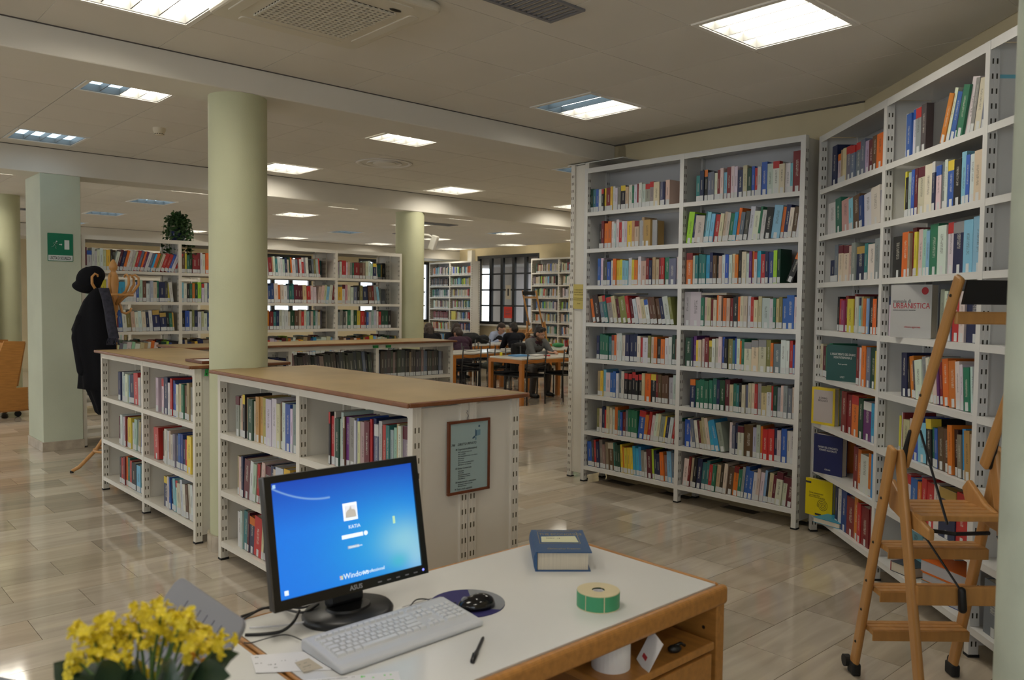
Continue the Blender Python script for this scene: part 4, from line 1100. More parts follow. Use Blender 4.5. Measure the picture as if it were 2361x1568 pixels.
# drawer pedestal under the desk
pd = room_thing('drawer_unit', 'wooden drawer pedestal under the right end of the desk', 'drawer unit', S0 + 0.20, T1 - 0.53)
mb = MB(); mb.bx(0, 0.50, 0, 0.44, 0.06, 0.56); mb.build('body', M['oak_dark'], pd, bevel=0.004)
mb = MB(); mb.bx(-0.01, 0.52, -0.008, 0.448, 0.561, 0.585); mb.build('top', M['oak'], pd, bevel=0.004)
for k in range(3):
    z0 = 0.08 + k * 0.16
    mb = MB(); mb.bx(0.501, 0.52, 0.004, 0.436, z0, z0 + 0.152); dr = mb.build('drawer', M['oak'], pd, bevel=0.003)
    mb = MB(); mb.ball((0.535, 0.22, z0 + 0.09), (0.018, 0.03, 0.016)); mb.build('knob', M['rubber_black'], dr, smooth=True)
for x in (0.05, 0.45):
    for y in (0.05, 0.39):
        mb = MB(); mb.lathe([(0, -0.02), (0.03, -0.02), (0.03, 0.02), (0, 0.02)], 14, M=Matrix.Translation((x, y, 0.03)) @ Matrix.Rotation(PI / 2, 4, 'X')); mb.build('castor', M['rubber_black'], pd)
# on the pedestal: a paper roll, a card, a black clip
p = onz(1408, 1535, 0.585)
rl = thing('paper_roll', 'white paper roll standing on the drawer pedestal under the desk', 'paper roll', p)
mb = MB(); mb.lathe([(0.02, 0), (0.055, 0), (0.055, 0.1), (0.02, 0.1)], 28); mb.build('roll', M['paper_white'], rl, smooth=False)
mb = MB(); mb.lathe([(0.0, 0.001), (0.019, 0.001), (0.019, 0.099), (0, 0.099)], 16); mb.build('core', M['tan_paper'], rl)
p = onz(1480, 1538, 0.585)
cd = thing('card', 'printed white card leaning on the drawer pedestal', 'card', p, PHI - 0.35)
mb = MB(); mb.bx(-0.035, 0.035, -0.0008, 0.0008, 0, 0.10, M=Matrix.Rotation(-0.35, 4, 'X') @ Matrix.Rotation(0.25, 4, 'Y')); mb.build('sheet', M['paper_white'], cd)
mb = MB(); mb.bx(-0.018, 0.004, -0.002, -0.001, 0.022, 0.034, M=Matrix.Rotation(-0.35, 4, 'X') @ Matrix.Rotation(0.25, 4, 'Y')); mb.build('print', M['ink_red'], cd)
p = onz(1555, 1505, 0.585)
cl = thing('clip', 'black plastic clip lying on the drawer pedestal', 'clip', p, 0.3)
mb = MB(); mb.ball((0, 0, 0.012), (0.022, 0.014, 0.012)); mb.tube([(0.0, 0, 0.02), (0.025, 0.01, 0.022), (0.04, 0.012, 0.012)], 0.005, 6); mb.build('body', M['black_plastic'], cl, smooth=True)

# ------------------------------------------------------------------ monitor
base = onz(803, 1418, ZD)
mo = thing('monitor', 'black widescreen computer monitor showing a blue login screen', 'monitor', base, PHI + PI / 2)
# local x along t (to the right in the picture), local -y towards the viewer side (+s)
mb = MB(); mb.lathe([(0.0, 0), (0.128, 0), (0.13, 0.012), (0.122, 0.022), (0, 0.026)], 48, M=Matrix.Translation((0, 0, 0)) @ Matrix.Diagonal((1.0, 0.82, 1, 1))); mb.build('stand_base', M['black_plastic'], mo, smooth=True)
mb = MB(); mb.lathe([(0.0, 0.024), (0.065, 0.024), (0.062, 0.030), (0, 0.031)], 40, M=Matrix.Diagonal((1, 0.8, 1, 1))); mb.build('turntable', M['black_plastic'], mo)
mb = MB(); mb.bx(-0.055, 0.055, 0.0, 0.035, 0.03, 0.22, M=Matrix.Rotation(-0.12, 4, 'X')); mb.build('neck', M['black_plastic'], mo, bevel=0.01)
w_, h_ = 0.474, 0.338
tl = Matrix.Translation((-0.004, -0.05, 0.080)) @ Matrix.Rotation(math.radians(-11), 4, 'X')
hd = MB(); hd.bx(-w_ / 2, w_ / 2, 0.004, 0.03, 0, h_, M=tl); hd.bx(-w_ / 2 + 0.05, w_ / 2 - 0.05, 0.03, 0.05, 0.04, h_ - 0.05, M=tl); hd.build('housing', M['black_plastic'], mo, bevel=0.004)
bz = 0.019
for nm, a in (('bezel', (-w_ / 2, w_ / 2, h_ - bz, h_)), ('bezel', (-w_ / 2, w_ / 2, 0, 0.026)), ('bezel', (-w_ / 2, -w_ / 2 + bz, 0.026, h_ - bz)), ('bezel', (w_ / 2 - bz, w_ / 2, 0.026, h_ - bz))):
    q = MB(); q.bx(a[0], a[1], -0.004, 0.006, a[2], a[3], M=tl); q.build(nm, M['black_gloss'], mo)

def screen_material():
    m = bpy.data.materials.new('login_screen'); m.use_nodes = True
    nt = m.node_tree; N = nt.nodes; Lk = nt.links; b = N['Principled BSDF']
    tc = N.new('ShaderNodeTexCoord'); sx = N.new('ShaderNodeSeparateXYZ'); Lk.new(tc.outputs['Object'], sx.inputs[0])
    def mth(op, a, b_=None):
        n = N.new('ShaderNodeMath'); n.operation = op; n.use_clamp = False
        for i, v in enumerate((a, b_)):
            if v is None: continue
            if isinstance(v, (int, float)): n.inputs[i].default_value = v
            else: Lk.new(v, n.inputs[i])
        return n.outputs[0]
    U, V = sx.outputs[0], sx.outputs[2]        # 0..1 across the screen
    def blobf(cu, cv, su, sv):
        a = mth('DIVIDE', mth('SUBTRACT', U, cu), su); c = mth('DIVIDE', mth('SUBTRACT', V, cv), sv)
        return mth('EXPONENT', mth('MULTIPLY', mth('ADD', mth('MULTIPLY', a, a), mth('MULTIPLY', c, c)), -1.0))
    def mixc(f, ca, cb):
        n = N.new('ShaderNodeMix'); n.data_type = 'RGBA'
        Lk.new(f, n.inputs[0])
        for i, v in ((6, ca), (7, cb)):
            if isinstance(v, tuple): n.inputs[i].default_value = (*v, 1)
            else: Lk.new(v, n.inputs[i])
        return n.outputs[2]
    v1 = N.new('ShaderNodeMapRange'); Lk.new(V, v1.inputs[0]); v1.inputs[1].default_value = 0.55; v1.inputs[2].default_value = 1.05
    c = mixc(v1.outputs[0], (0.008, 0.20, 0.85), (0.006, 0.05, 0.45))
    c = mixc(mth('MULTIPLY', blobf(0.78, 0.30, 0.42, 0.40), 0.85), c, (0.02, 0.42, 0.80))
    c = mixc(mth('MULTIPLY', blobf(0.88, 0.28, 0.17, 0.19), 0.8), c, (0.32, 0.68, 0.78))
    c = mixc(mth('MULTIPLY', blobf(0.98, 0.10, 0.10, 0.20), 0.6), c, (0.42, 0.74, 0.80))
    c = mixc(mth('MULTIPLY', blobf(0.83, 0.09, 0.07, 0.07), 0.6), c, (0.05, 0.55, 0.62))
    # pale arc sweeping in from the top left
    arc = mth('SUBTRACT', V, mth('ADD', 0.80, mth('MULTIPLY', mth('POWER', mth('ABSOLUTE', mth('SUBTRACT', U, 0.36)), 2.0), 1.25)))
    arcf = mth('EXPONENT', mth('MULTIPLY', mth('POWER', mth('MULTIPLY', mth('ABSOLUTE', arc), 130.0), 2.0), -1.0))
    arcf = mth('MULTIPLY', arcf, mth('LESS_THAN', U, 0.38))
    c = mixc(mth('MULTIPLY', arcf, 0.5), c, (0.45, 0.75, 0.95))
    Lk.new(c, b.inputs['Emission Color']); b.inputs['Emission Strength'].default_value = 0.92
    b.inputs['Base Color'].default_value = (0.01, 0.01, 0.012, 1); b.inputs['Roughness'].default_value = 0.4
    return m
q = MB(); q.bx(0, 1, -0.003, 0, 0, 1)
sw, sh = w_ - 2 * bz, h_ - bz - 0.026
scr = q.build('screen', screen_material(), mo)
scr.matrix_local = tl @ Matrix.Translation((-sw / 2, 0.003, 0.026)) @ Matrix.Diagonal((sw, 0.4, sh, 1))
E_WHITE = emit_mat('screen_white', (0.72, 0.84, 0.95), 0.8)
E_TEXT = emit_mat('screen_text', (0.70, 0.84, 0.95), 0.75)
E_DARK = emit_mat('screen_dark', (0.02, 0.16, 0.40), 0.5)
E_PIC = emit_mat('screen_picture', (0.30, 0.25, 0.20), 0.5)
def scr_part(name, x0, x1, z0, z1, material, y=0.0005):
    q = MB(); q.bx(x0 * sw, x1 * sw, -y - 0.0004, -y, z0 * sh, z1 * sh, M=tl @ Matrix.Translation((-sw / 2, 0.0018, 0.026)))
    return q.build(name, material, mo)
scr_part('user_tile', 0.46, 0.56, 0.56, 0.72, E_WHITE)
scr_part('user_picture', 0.47, 0.55, 0.585, 0.70, emit_mat('screen_sky', (0.62, 0.66, 0.80), 0.7), 0.0012)
q = MB(); pk = [(0.472, 0.586), (0.548, 0.586), (0.546, 0.64), (0.53, 0.665), (0.522, 0.655), (0.512, 0.695), (0.50, 0.66), (0.488, 0.655), (0.475, 0.63)]
q.prism([(a * sw, b_ * sh) for a, b_ in pk], -0.0022, -0.0018, M=tl @ Matrix.Translation((-sw / 2, 0.0018, 0.026))); q.build('rock_picture', E_PIC, mo)
scr_part('password_field', 0.435, 0.585, 0.40, 0.435, E_WHITE)
scr_part('switch_user_button', 0.47, 0.55, 0.305, 0.33, E_DARK)
q = MB(); q.lathe([(0, 0), (0.006, 0), (0.006, 0.001), (0, 0.001)], 14, M=tl @ Matrix.Translation((0.605 * sw - sw / 2, 0.001, 0.418 * sh + 0.026)) @ Matrix.Rotation(PI / 2, 4, 'X')); q.build('enter_button', E_WHITE, mo)
def scr_text(body, u, v, size, mt, shear=0, bold=0):
    o = text_part('screen_text', body, size, mt, mo, (0, 0, 0), shear=shear, bold=bold)
    o.matrix_local = tl @ Matrix.Translation((u * sw - sw / 2, 0.0005, v * sh + 0.026)) @ Matrix.Rotation(PI / 2, 4, 'X')
    return o
scr_text('KATIA', 0.487, 0.485, 0.013, E_TEXT)
scr_text('Windows', 0.42, 0.045, 0.020, E_TEXT)
scr_text('7 Professional', 0.555, 0.05, 0.0125, E_TEXT)
scr_text('Cambia utente', 0.477, 0.310, 0.007, E_TEXT)
flag = [('screen_red', (0.7, 0.12, 0.05)), ('screen_green', (0.25, 0.6, 0.1)), ('screen_blue', (0.1, 0.35, 0.8)), ('screen_yellow', (0.8, 0.6, 0.05))]
for k, (nm, c) in enumerate(flag):
    scr_part('logo_pane', 0.395 + 0.011 * (k % 2), 0.405 + 0.011 * (k % 2), 0.066 - 0.018 * (k // 2), 0.082 - 0.018 * (k // 2), emit_mat(nm, c, 0.7))
scr_part('leaf_motif', 0.815, 0.832, 0.45, 0.52, emit_mat('screen_leaf', (0.25, 0.65, 0.25), 0.7))
scr_part('access_icon', 0.012, 0.03, 0.955, 0.985, emit_mat('screen_icon', (0.15, 0.5, 0.85), 0.7))
scr_part('help_icon', 0.03, 0.055, 0.03, 0.07, E_TEXT)
o = text_part('brand_text', 'ASUS', 0.017, mat('brand_grey', (0.30, 0.30, 0.31), 0.4), mo, (0, 0, 0), bold=0.0004)
o.matrix_local = tl @ Matrix.Translation((-0.022, -0.0045, 0.0075)) @ Matrix.Rotation(PI / 2, 4, 'X')
q = MB(); q.lathe([(0, 0), (0.0035, 0), (0.0035, 0.001), (0, 0.001)], 12, M=tl @ Matrix.Translation((w_ / 2 - 0.018, -0.004, 0.013)) @ Matrix.Rotation(PI / 2, 4, 'X')); q.build('power_light', emit_mat('power_blue', (0.02, 0.06, 1.0), 1.5), mo)
for k in range(5):
    q = MB(); q.bx(-0.006, 0.006, -0.0015, 0, 0, 0.003, M=tl @ Matrix.Translation((w_ / 2 - 0.045 - 0.03 * k, -0.004, 0.009))); q.build('button', M['grey_plastic'], mo)

# ------------------------------------------------------------------ keyboard, mouse, small things
kb = room_thing('keyboard', 'white full size computer keyboard lying before the monitor', 'keyboard', -1.795, 0.942, ZD, 0.02)
# local x = s (0..0.19 towards the sitter), local y = t (0..0.43)
kl, kd = 0.437, 0.188
mb = MB(); mb.prism([(0, 0.002), (kd, 0.001), (kd + 0.002, 0.014), (kd - 0.016, 0.019), (0.02, 0.034), (0.002, 0.03)], 0, kl); mb.build('case', M['keyboard_white'], kb, bevel=0.006, seg=3)
KT = Matrix.Translation((0.03, 0.018, 0.0318)) @ Matrix.Rotation(math.radians(5.4), 4, 'Y')
keyc = {}
def key(x0, y0, wx, wy):
    k = (round(wx, 4), round(wy, 4))
    if k not in keyc:
        q = MB(); a, b_ = wx / 2 - 0.0008, wy / 2 - 0.0008; a2, b2 = a - 0.0022, b_ - 0.0022
        q.add([(-a, -b_, 0), (a, -b_, 0), (a, b_, 0), (-a, b_, 0), (-a2, -b2, 0.0075), (a2, -b2, 0.0075), (a2, b2, 0.0075), (-a2, b2, 0.0075)], [(4, 5, 6, 7), (0, 1, 5, 4), (1, 2, 6, 5), (2, 3, 7, 6), (3, 0, 4, 7), (3, 2, 1, 0)])
        keyc[k] = q.mesh('key', M['key_white'])
    o = bpy.data.objects.new('key', keyc[k]); link(o, kb); o.matrix_local = KT @ Matrix.Translation((x0 + wx / 2, y0 + wy / 2, 0))
u = 0.0177
rowsx = [0.0, 0.024, 0.042, 0.060, 0.078, 0.096]
main = [[1] * 4 + [1.08] * 11, [1] * 13 + [2], [1.5] + [1] * 12 + [1.5], [1.75] + [1] * 11 + [2.25], [1.25] + [1] * 11 + [2.75], [1.5, 1.25, 1.25, 6.0, 1.25, 1.25, 1.25, 1.25]]
for r_, ws_ in enumerate(main):
    y = 0; k = 15 * u / sum(ws_)
    for w1 in ws_:
        key(rowsx[r_], y, 0.013 if r_ == 0 else u, w1 * k); y += w1 * k
for r_ in range(1, 6):
    for c in range(3):
        if (r_ == 3) or (r_ == 4 and c != 1): continue
        key(rowsx[r_], 15 * u + 0.006 + c * u, u, u)
    for c in range(4):
        if r_ == 5 and c == 1: continue
        key(rowsx[r_], 18 * u + 0.012 + c * u, u, u * (2 if r_ == 5 and c == 0 else 1))
for c in range(3): key(rowsx[0], 15 * u + 0.006 + c * u, 0.013, u)
q = MB(); q.bx(0.008, 0.010, 0.30, 0.40, 0.0345, 0.0352); q.build('slit', M['ink_grey'], kb)

p = onz(1077, 1392, ZD)
mp_ = thing('mouse_pad', 'round dark blue and grey mouse pad beside the keyboard', 'mouse pad', p, PHI)
M['pad_blue'] = mat('pad_blue', (0.022, 0.02, 0.12), 0.7); M['pad_grey'] = mat('pad_grey', (0.21, 0.22, 0.24), 0.7)
rp = 0.108
mb = MB(); mb.slab([(rp * math.cos(a), rp * math.sin(a)) for a in [2 * PI * k / 48 for k in range(48)]], 0, 0.003); mb.build('pad', M['pad_blue'], mp_)
mb = MB(); pts = [(rp * math.cos(a), rp * math.sin(a)) for a in [math.radians(20 + 120 * k / 24) for k in range(25)]]; pts += [(-0.02, 0.03), (0.05, -0.005)]
mb.slab(pts, 0.003, 0.0034); mb.build('grey_print', M['pad_grey'], mp_)
p = onz(1098, 1402, ZD + 0.003)
ms = thing('computer_mouse', 'glossy black computer mouse on the round pad', 'computer mouse', p, PHI + PI / 2 - 0.35)
mb = MB(); mb.ball((0, 0, 0.008), (0.056, 0.032, 0.028), 24, 14); mb.ball((0.012, 0, 0.012), (0.042, 0.030, 0.028), 24, 14)
for i, v in enumerate(mb.v):
    if v[2] < 0: mb.v[i] = (v[0], v[1], 0)
mb.build('shell', M['black_gloss'], ms, smooth=True)
mb = MB(); mb.lathe([(0, -0.004), (0.01, -0.004), (0.01, 0.004), (0, 0.004)], 14, M=Matrix.Translation((-0.034, 0, 0.026)) @ Matrix.Rotation(PI / 2, 4, 'X')); mb.build('scroll_wheel', M['grey_plastic'], ms)
for k, (nm, pts, r_, mt, lab) in enumerate((
    ('cable', [(1052, 1390), (1015, 1392), (985, 1382), (960, 1383), (945, 1398), (935, 1404)], 0.002, 'black_plastic', 'thin black mouse cable curling behind the keyboard'),
    ('cable', [(818, 1441), (780, 1434), (730, 1430), (690, 1436), (640, 1443), (575, 1447)], 0.0026, 'paper_white', 'white keyboard cable crossing the desk behind the keyboard'),
    ('cable', [(700, 1478), (672, 1466), (650, 1464), (615, 1472), (580, 1482), (562, 1482)], 0.0016, 'black_plastic', 'thin black cable running left from the keyboard'),
    ('cable', [(690, 1408), (676, 1435), (650, 1455), (610, 1462), (565, 1464)], 0.0042, 'black_plastic', 'thick black monitor cable with a plug, lying on the desk'),
    ('cable', [(735, 1392), (700, 1412), (655, 1405), (610, 1402), (585, 1412), (556, 1422)], 0.0036, 'black_plastic', 'thick black cable looping behind the monitor foot'),
    ('cable', [(720, 1395), (690, 1402), (640, 1397), (600, 1406), (560, 1428)], 0.0032, 'black_plastic', 'black cable along the far desk edge behind the monitor'))):
    hts = [0.03, 0.02, 0.006, 0.004, 0.004, 0.004] if k in (3, 4) else [0.012, 0.01, 0.012, 0.01, 0.005, 0.004]
    P3 = [onz(x, y, ZD + hts[min(i, 5)]) for i, (x, y) in enumerate(pts)]
    # smooth by Catmull-Rom
    out = []
    for i in range(len(P3) - 1):
        p0, p1, p2, p3 = P3[max(i - 1, 0)], P3[i], P3[i + 1], P3[min(i + 2, len(P3) - 1)]
        for j in range(5):
            t_ = j / 5
            out.append(0.5 * ((2 * p1) + (p2 - p0) * t_ + (2 * p0 - 5 * p1 + 4 * p2 - p3) * t_ ** 2 + (3 * p1 - p0 - 3 * p2 + p3) * t_ ** 3))
    out.append(P3[-1])
    q = MB(); q.tube(out, r_, 8); tag(q.build(nm, M[mt], smooth=True), lab, 'cable', 'cables on the desk')
a, b_ = onz(1089, 1526, ZD + 0.005), onz(1114, 1470, ZD + 0.005)
pn = thing('pen', 'black ballpoint pen lying on the white desk top', 'pen', a)
v = b_ - a
mb = MB(); mb.tube([(0, 0, 0), v * 0.35, v * 0.36, v * 0.95, v], [0.0055, 0.006, 0.0045, 0.0042, 0.003], 10); mb.build('barrel', M['black_plastic'], pn, smooth=True)
mb = MB(); mb.tube([v * 0.02 + Vector((-0.004, -0.003, 0.003)), v * 0.3 + Vector((-0.006, -0.004, 0.004))], 0.002, 6); mb.build('clip', M['black_gloss'], pn)

p = onz(1379, 1397, ZD)
rl = thing('label_roll', 'roll of green labels with cream sides on the desk', 'label roll', p, 0.4)
M['roll_cream'] = mat('roll_cream', (0.62, 0.54, 0.34), 0.7, var=0.06, vscale=4)
M['label_green'] = mat('label_green', (0.05, 0.30, 0.14), 0.5)
R_ = 0.0605; H_ = 0.047
mb = MB(); mb.lathe([(0.018, 0), (R_, 0), (R_, H_), (0.018, H_)], 48); mb.build('roll', M['roll_cream'], rl)
mb = MB(); mb.lathe([(0, 0.002), (0.0175, 0.002), (0.0175, H_ - 0.004), (0.015, H_ - 0.004), (0.015, 0.004), (0, 0.004)], 24); mb.build('core', M['paper_white'], rl)
for k in range(7):
    q = MB(); a0, a1 = 2 * PI * (k + 0.03) / 7, 2 * PI * (k + 0.97) / 7
    o_ = [((R_ + 0.0008) * math.cos(a0 + (a1 - a0) * i / 8), (R_ + 0.0008) * math.sin(a0 + (a1 - a0) * i / 8)) for i in range(9)]
    i_ = [((R_ - 0.001) * math.cos(a1 - (a1 - a0) * i / 8), (R_ - 0.001) * math.sin(a1 - (a1 - a0) * i / 8)) for i in range(9)]
    q.slab(o_ + i_, 0.003, H_ - 0.002); q.build('green_label', M['label_green'], rl)

# big blue hardback
c0, c1 = onz(1234, 1318, ZD), onz(1362, 1318, ZD)
ang = math.atan2((c1 - c0).y, (c1 - c0).x)
bk = thing('book', 'thick dark blue hardback lying on the desk with a note on its cover', 'book', c0, ang)
bw_ = (c1 - c0).length; bd_, bh_ = 0.255, 0.064
M['cloth_blue'] = mat('cloth_blue', (0.022, 0.075, 0.19), 0.5, bump=0.1, bscale=300)
mb = MB(); mb.bx(0, bw_, 0, bd_, 0, 0.004); mb.bx(0, bw_ + 0.003, 0, bd_, bh_ - 0.004, bh_)
mb.prism([(0.006 - 0.012 * math.cos(a), bh_ / 2 + (bh_ / 2) * math.sin(a)) for a in [-PI / 2 + PI * k / 10 for k in range(11)]], 0, bd_)
o = mb.build('cover', M['cloth_blue'], bk)
mb = MB(); mb.bx(0.008, bw_ - 0.008, 0.006, bd_ - 0.006, 0.004, bh_ - 0.004); mb.build('pages', M['page_cream'], bk)
text_part('cover_text', 'THE ECONOMICS', 0.030, M['gold'], bk, (bw_ * 0.55, bd_ * 0.74, bh_ + 0.0003), align='CENTER', xs=0.62)
text_part('cover_text', 'THE INTERNATIONAL LIBRARY OF', 0.013, M['gold'], bk, (bw_ * 0.52, bd_ * 0.93, bh_ + 0.0003), align='CENTER', xs=0.75)
text_part('cover_text', 'Christopher Freeman', 0.020, M['gold'], bk, (bw_ * 0.53, bd_ * 0.11, bh_ + 0.0003), align='CENTER', xs=0.62)
for a in ((0.02, 0.0215, 0.1, 0.24), (0.155, 0.1565, 0.1, 0.24), (0.02, 0.1565, 0.1, 0.1015), (0.02, 0.1565, 0.2385, 0.24)):
    q = MB(); q.bx(a[0], a[1], a[2] - 0.01, a[3] - 0.01, bh_, bh_ + 0.0004); q.build('gilt_line', M['gold'], bk)
M['note_yellow'] = mat('note_yellow', (0.62, 0.62, 0.42), 0.8)
q = MB(); q.slab([(0.027, 0.105), (0.151, 0.103), (0.147, 0.175), (0.03, 0.168)], bh_ + 0.0006, bh_ + 0.0012); nt_ = q.build('sticky_note', M['note_yellow'])
nt_.matrix_world = bk.matrix_basis
tag(nt_, 'pale yellow sticky note on the blue hardback', 'note')
text_part('handwriting', 'NOV. 13', 0.013, M['ink_grey'], nt_, (0.045, 0.145, bh_ + 0.0014), rot=(0, 0, -0.05))

# notes at the desk's left end
def sheet(label, pix, z, material, lines, seed, name='note', lift=0.0006):
    P3 = [onz(x, y, z) for x, y in pix]
    o_ = P3[0]
    q = MB(); q.slab([((p_ - o_).x, (p_ - o_).y) for p_ in P3], 0, lift)
    o = q.build(name, material, loc=o_); tag(o, label, 'note')
    rs = random.Random(seed)
    ex, ey = P3[1] - o_, P3[-1] - o_
    for (u_, v_, L1, th, mt) in lines:
        a0 = ex * u_ + ey * v_; d_ = (ex * L1)
        n_ = Vector((-d_.y, d_.x, 0)).normalized() * th
        q = MB(); n = max(2, int(d_.length / 0.004)); 
        for k in range(n):
            if rs.random() < 0.25: continue
            s_ = a0 + d_ * (k / n); e_ = a0 + d_ * ((k + 0.8) / n); j = n_ * rs.uniform(0.5, 1.0)
            q.add([s_ - j, e_ - j, e_ + j, s_ + j], [(0, 1, 2, 3)]); 
        if q.v: w0 = q.build('handwriting', mt, o, loc=(0, 0, lift + 0.0003))
    return o
M['hi_green'] = mat('hi_green', (0.12, 0.62, 0.10), 0.7)
sheet('slip of white paper with handwritten notes left of the keyboard', [(577, 1512), (735, 1500), (765, 1545), (590, 1552)], ZD + 0.001, M['paper_white'], [(0.03, 0.15, 0.08, 0.002, M['ink']), (0.03, 0.5, 0.1, 0.002, M['ink']), (0.2, 0.62, 0.12, 0.002, M['ink']), (0.22, 0.8, 0.1, 0.002, M['ink']), (0.4, 0.45, 0.1, 0.0018, M['ink_grey']), (0.55, 0.5, 0.08, 0.0015, M['ink_grey'])], 1)
sheet('crumpled scrap of paper with pencil marks beside the keyboard', [(680, 1528), (712, 1518), (745, 1540), (700, 1551)], ZD + 0.0024, M['tan_paper'], [(0.1, 0.3, 0.6, 0.0014, M['ink_grey']), (0.2, 0.6, 0.6, 0.0014, M['ink']), (0.15, 0.8, 0.5, 0.001, M['ink_grey'])], 2)
sheet('white sheet with green highlighter marks at the bottom edge', [(707, 1568), (918, 1548), (935, 1610), (715, 1640)], ZD + 0.001, M['paper_white'], [(0.02, 0.06, 0.5, 0.0016, M['ink_grey']), (0.02, 0.2, 0.4, 0.0016, M['ink_grey']), (0.58, 0.08, 0.05, 0.005, M['hi_green']), (0.7, 0.14, 0.05, 0.005, M['hi_green']), (0.83, 0.1, 0.09, 0.004, M['hi_green']), (0.84, 0.3, 0.08, 0.004, M['hi_green'])], 3)

# grey tilted panel behind the flowers, grey tray in the corner
tl_, tr_ = onz(417, 1328, 1.0), onz(573, 1436, 1.0)
ex = (tr_ - tl_); wlen = ex.length; ex.normalize()
dn = (-B2 * 0.62 - Vector((0, 0, 1)) * 0.78).normalized()
nn = ex.cross(dn).normalized()
gp = thing('plastic_panel', 'grey ribbed plastic panel propped up behind the yellow flowers', 'panel')
MM = Matrix(((ex.x, nn.x, -dn.x, tl_.x), (ex.y, nn.y, -dn.y, tl_.y), (ex.z, nn.z, -dn.z, tl_.z), (0, 0, 0, 1)))
gp.matrix_world = MM
mb = MB(); mb.prism([(x, z) for x, z in rrect(0, wlen, -0.30, 0, 0.025)], -0.005, 0.005); mb.build('sheet', M['grey_plastic'], gp, bevel=0.003)
for k in range(6):
    q = MB(); x = wlen * (0.3 + 0.1 * k); q.bx(x - 0.0012, x + 0.0012, -0.0062, 0.0062, -0.2, -0.03); q.build('rib', mat('rib_grey', (0.15, 0.15, 0.19), 0.6), gp)
mb = MB(); mb.bx(0.05, wlen - 0.05, -0.05, 0.0, -0.31, -0.285); mb.build('foot_bar', M['grey_plastic'], gp)
c = onz(-40, 1660, 0.86)
ty = thing('document_tray', 'blue grey plastic tray in the bottom left corner', 'tray', (c.x, c.y, ZD), PHI + 0.5)
M['tray_grey'] = mat('tray_grey', (0.20, 0.22, 0.27), 0.45)
mb = MB(); mb.slab(rrect(-0.16, 0.16, -0.12, 0.12, 0.02), 0, 0.13); mb.build('body', M['tray_grey'], ty, bevel=0.006)

# ------------------------------------------------------------------ potted flowers in the foreground
Yf = 1.18
fc = aty(335, 1500, Yf)
fl = thing('potted_flower', 'pot plant with blurred yellow flower clusters in the left foreground', 'pot plant', (fc.x, fc.y, ZD))
M['petal_yellow'] = mat('petal_yellow', (0.72, 0.56, 0.02), 0.5, var=0.12, vscale=20)
M['bud_orange'] = mat('bud_orange', (0.72, 0.30, 0.02), 0.5)
M['leaf_dark'] = mat('leaf_dark', (0.02, 0.045, 0.022), 0.4, var=0.2, vscale=20)
M['stem_green'] = mat('stem_green', (0.06, 0.13, 0.02), 0.5)
M['pot_terracotta'] = mat('pot_terracotta', (0.30, 0.12, 0.06), 0.7)
mb = MB(); mb.lathe([(0, 0), (0.055, 0), (0.075, 0.13), (0.08, 0.13), (0.08, 0.145), (0.066, 0.145), (0.062, 0.12), (0, 0.12)], 32); mb.build('pot', M['pot_terracotta'], fl, smooth=False)
fm = MB()
for k in range(4):
    a = k * PI / 2
    d1 = Vector((math.cos(a), math.sin(a), 0)); d2 = Vector((-math.sin(a), math.cos(a), 0))
    pts = [Vector((0, 0, 0)), d1 * 0.4 + d2 * 0.5 + Vector((0, 0, 0.2)), d1 * 0.95 + d2 * 0.52 + Vector((0, 0, 0.1)), d1 * 1.12 + Vector((0, 0, -0.1)), d1 * 0.95 - d2 * 0.52 + Vector((0, 0, 0.1)), d1 * 0.4 - d2 * 0.5 + Vector((0, 0, 0.2))]
    fm.add([p_ * 0.0085 for p_ in pts], [(0, 1, 2, 3), (0, 3, 4, 5)])
fm.tube([(0, 0, -0.011), (0, 0, 0.001)], [0.0018, 0.0026], 6)
FM = fm.mesh('flower', M['petal_yellow'])
lm = MB(); n = 9
for i in range(n):
    t_ = i / (n - 1); w1 = 0.5 * math.sin(PI * min(1, t_ * 0.92 + 0.08)) ** 0.8
    for q_ in (-1, -0.5, 0, 0.5, 1): lm.v.append((t_, q_ * w1, 0.18 * math.sin(t_ * 2.4) + 0.12 * abs(q_) * w1 + (0.02 * math.sin(i * 3) * abs(q_))))
lm.f = [(i * 5 + k, (i + 1) * 5 + k, (i + 1) * 5 + k + 1, i * 5 + k + 1) for i in range(n - 1) for k in range(4)]; lm.m = [0] * len(lm.f)
LM = lm.mesh('leaf', M['leaf_dark'], smooth=True)
rs = random.Random(11)
clusters = [(185, 1445), (205, 1490), (180, 1515), (245, 1440), (255, 1480), (280, 1500), (300, 1450), (320, 1425), (345, 1420), (372, 1405), (420, 1415), (425, 1440), (395, 1465), (300, 1535), (335, 1555), (440, 1470), (470, 1465), (495, 1490), (360, 1480), (270, 1525), (450, 1500), (215, 1465), (345, 1455), (418, 1428), (318, 1470), (500, 1478), (232, 1500), (385, 1425)]
st_m = MB()
for k, (x, y) in enumerate(clusters):
    Yc = Yf + rs.uniform(-0.04, 0.05)
    cpt = aty(x, y, Yc) - fl.location
    base_ = Vector((rs.uniform(-0.02, 0.02), rs.uniform(-0.02, 0.02), 0.13))
    st_m.tube([base_, base_.lerp(cpt, 0.6) + Vector((0, 0, 0.03)), cpt + Vector((0, 0, -0.008))], [0.003, 0.0025, 0.0016], 6)
    for q_ in range(9):
        o = bpy.data.objects.new('flower', FM); link(o, fl)
        o.location = cpt + Vector((rs.gauss(0, 0.009), rs.gauss(0, 0.009), rs.gauss(0, 0.008)))
        o.rotation_euler = (rs.uniform(-0.2, 1.6), rs.uniform(-0.9, 0.9), rs.uniform(-1.5, 1.5)); sc_ = rs.uniform(0.8, 1.15); o.scale = (sc_, sc_, sc_)
st_m.build('stems', M['stem_green'], fl, smooth=True)
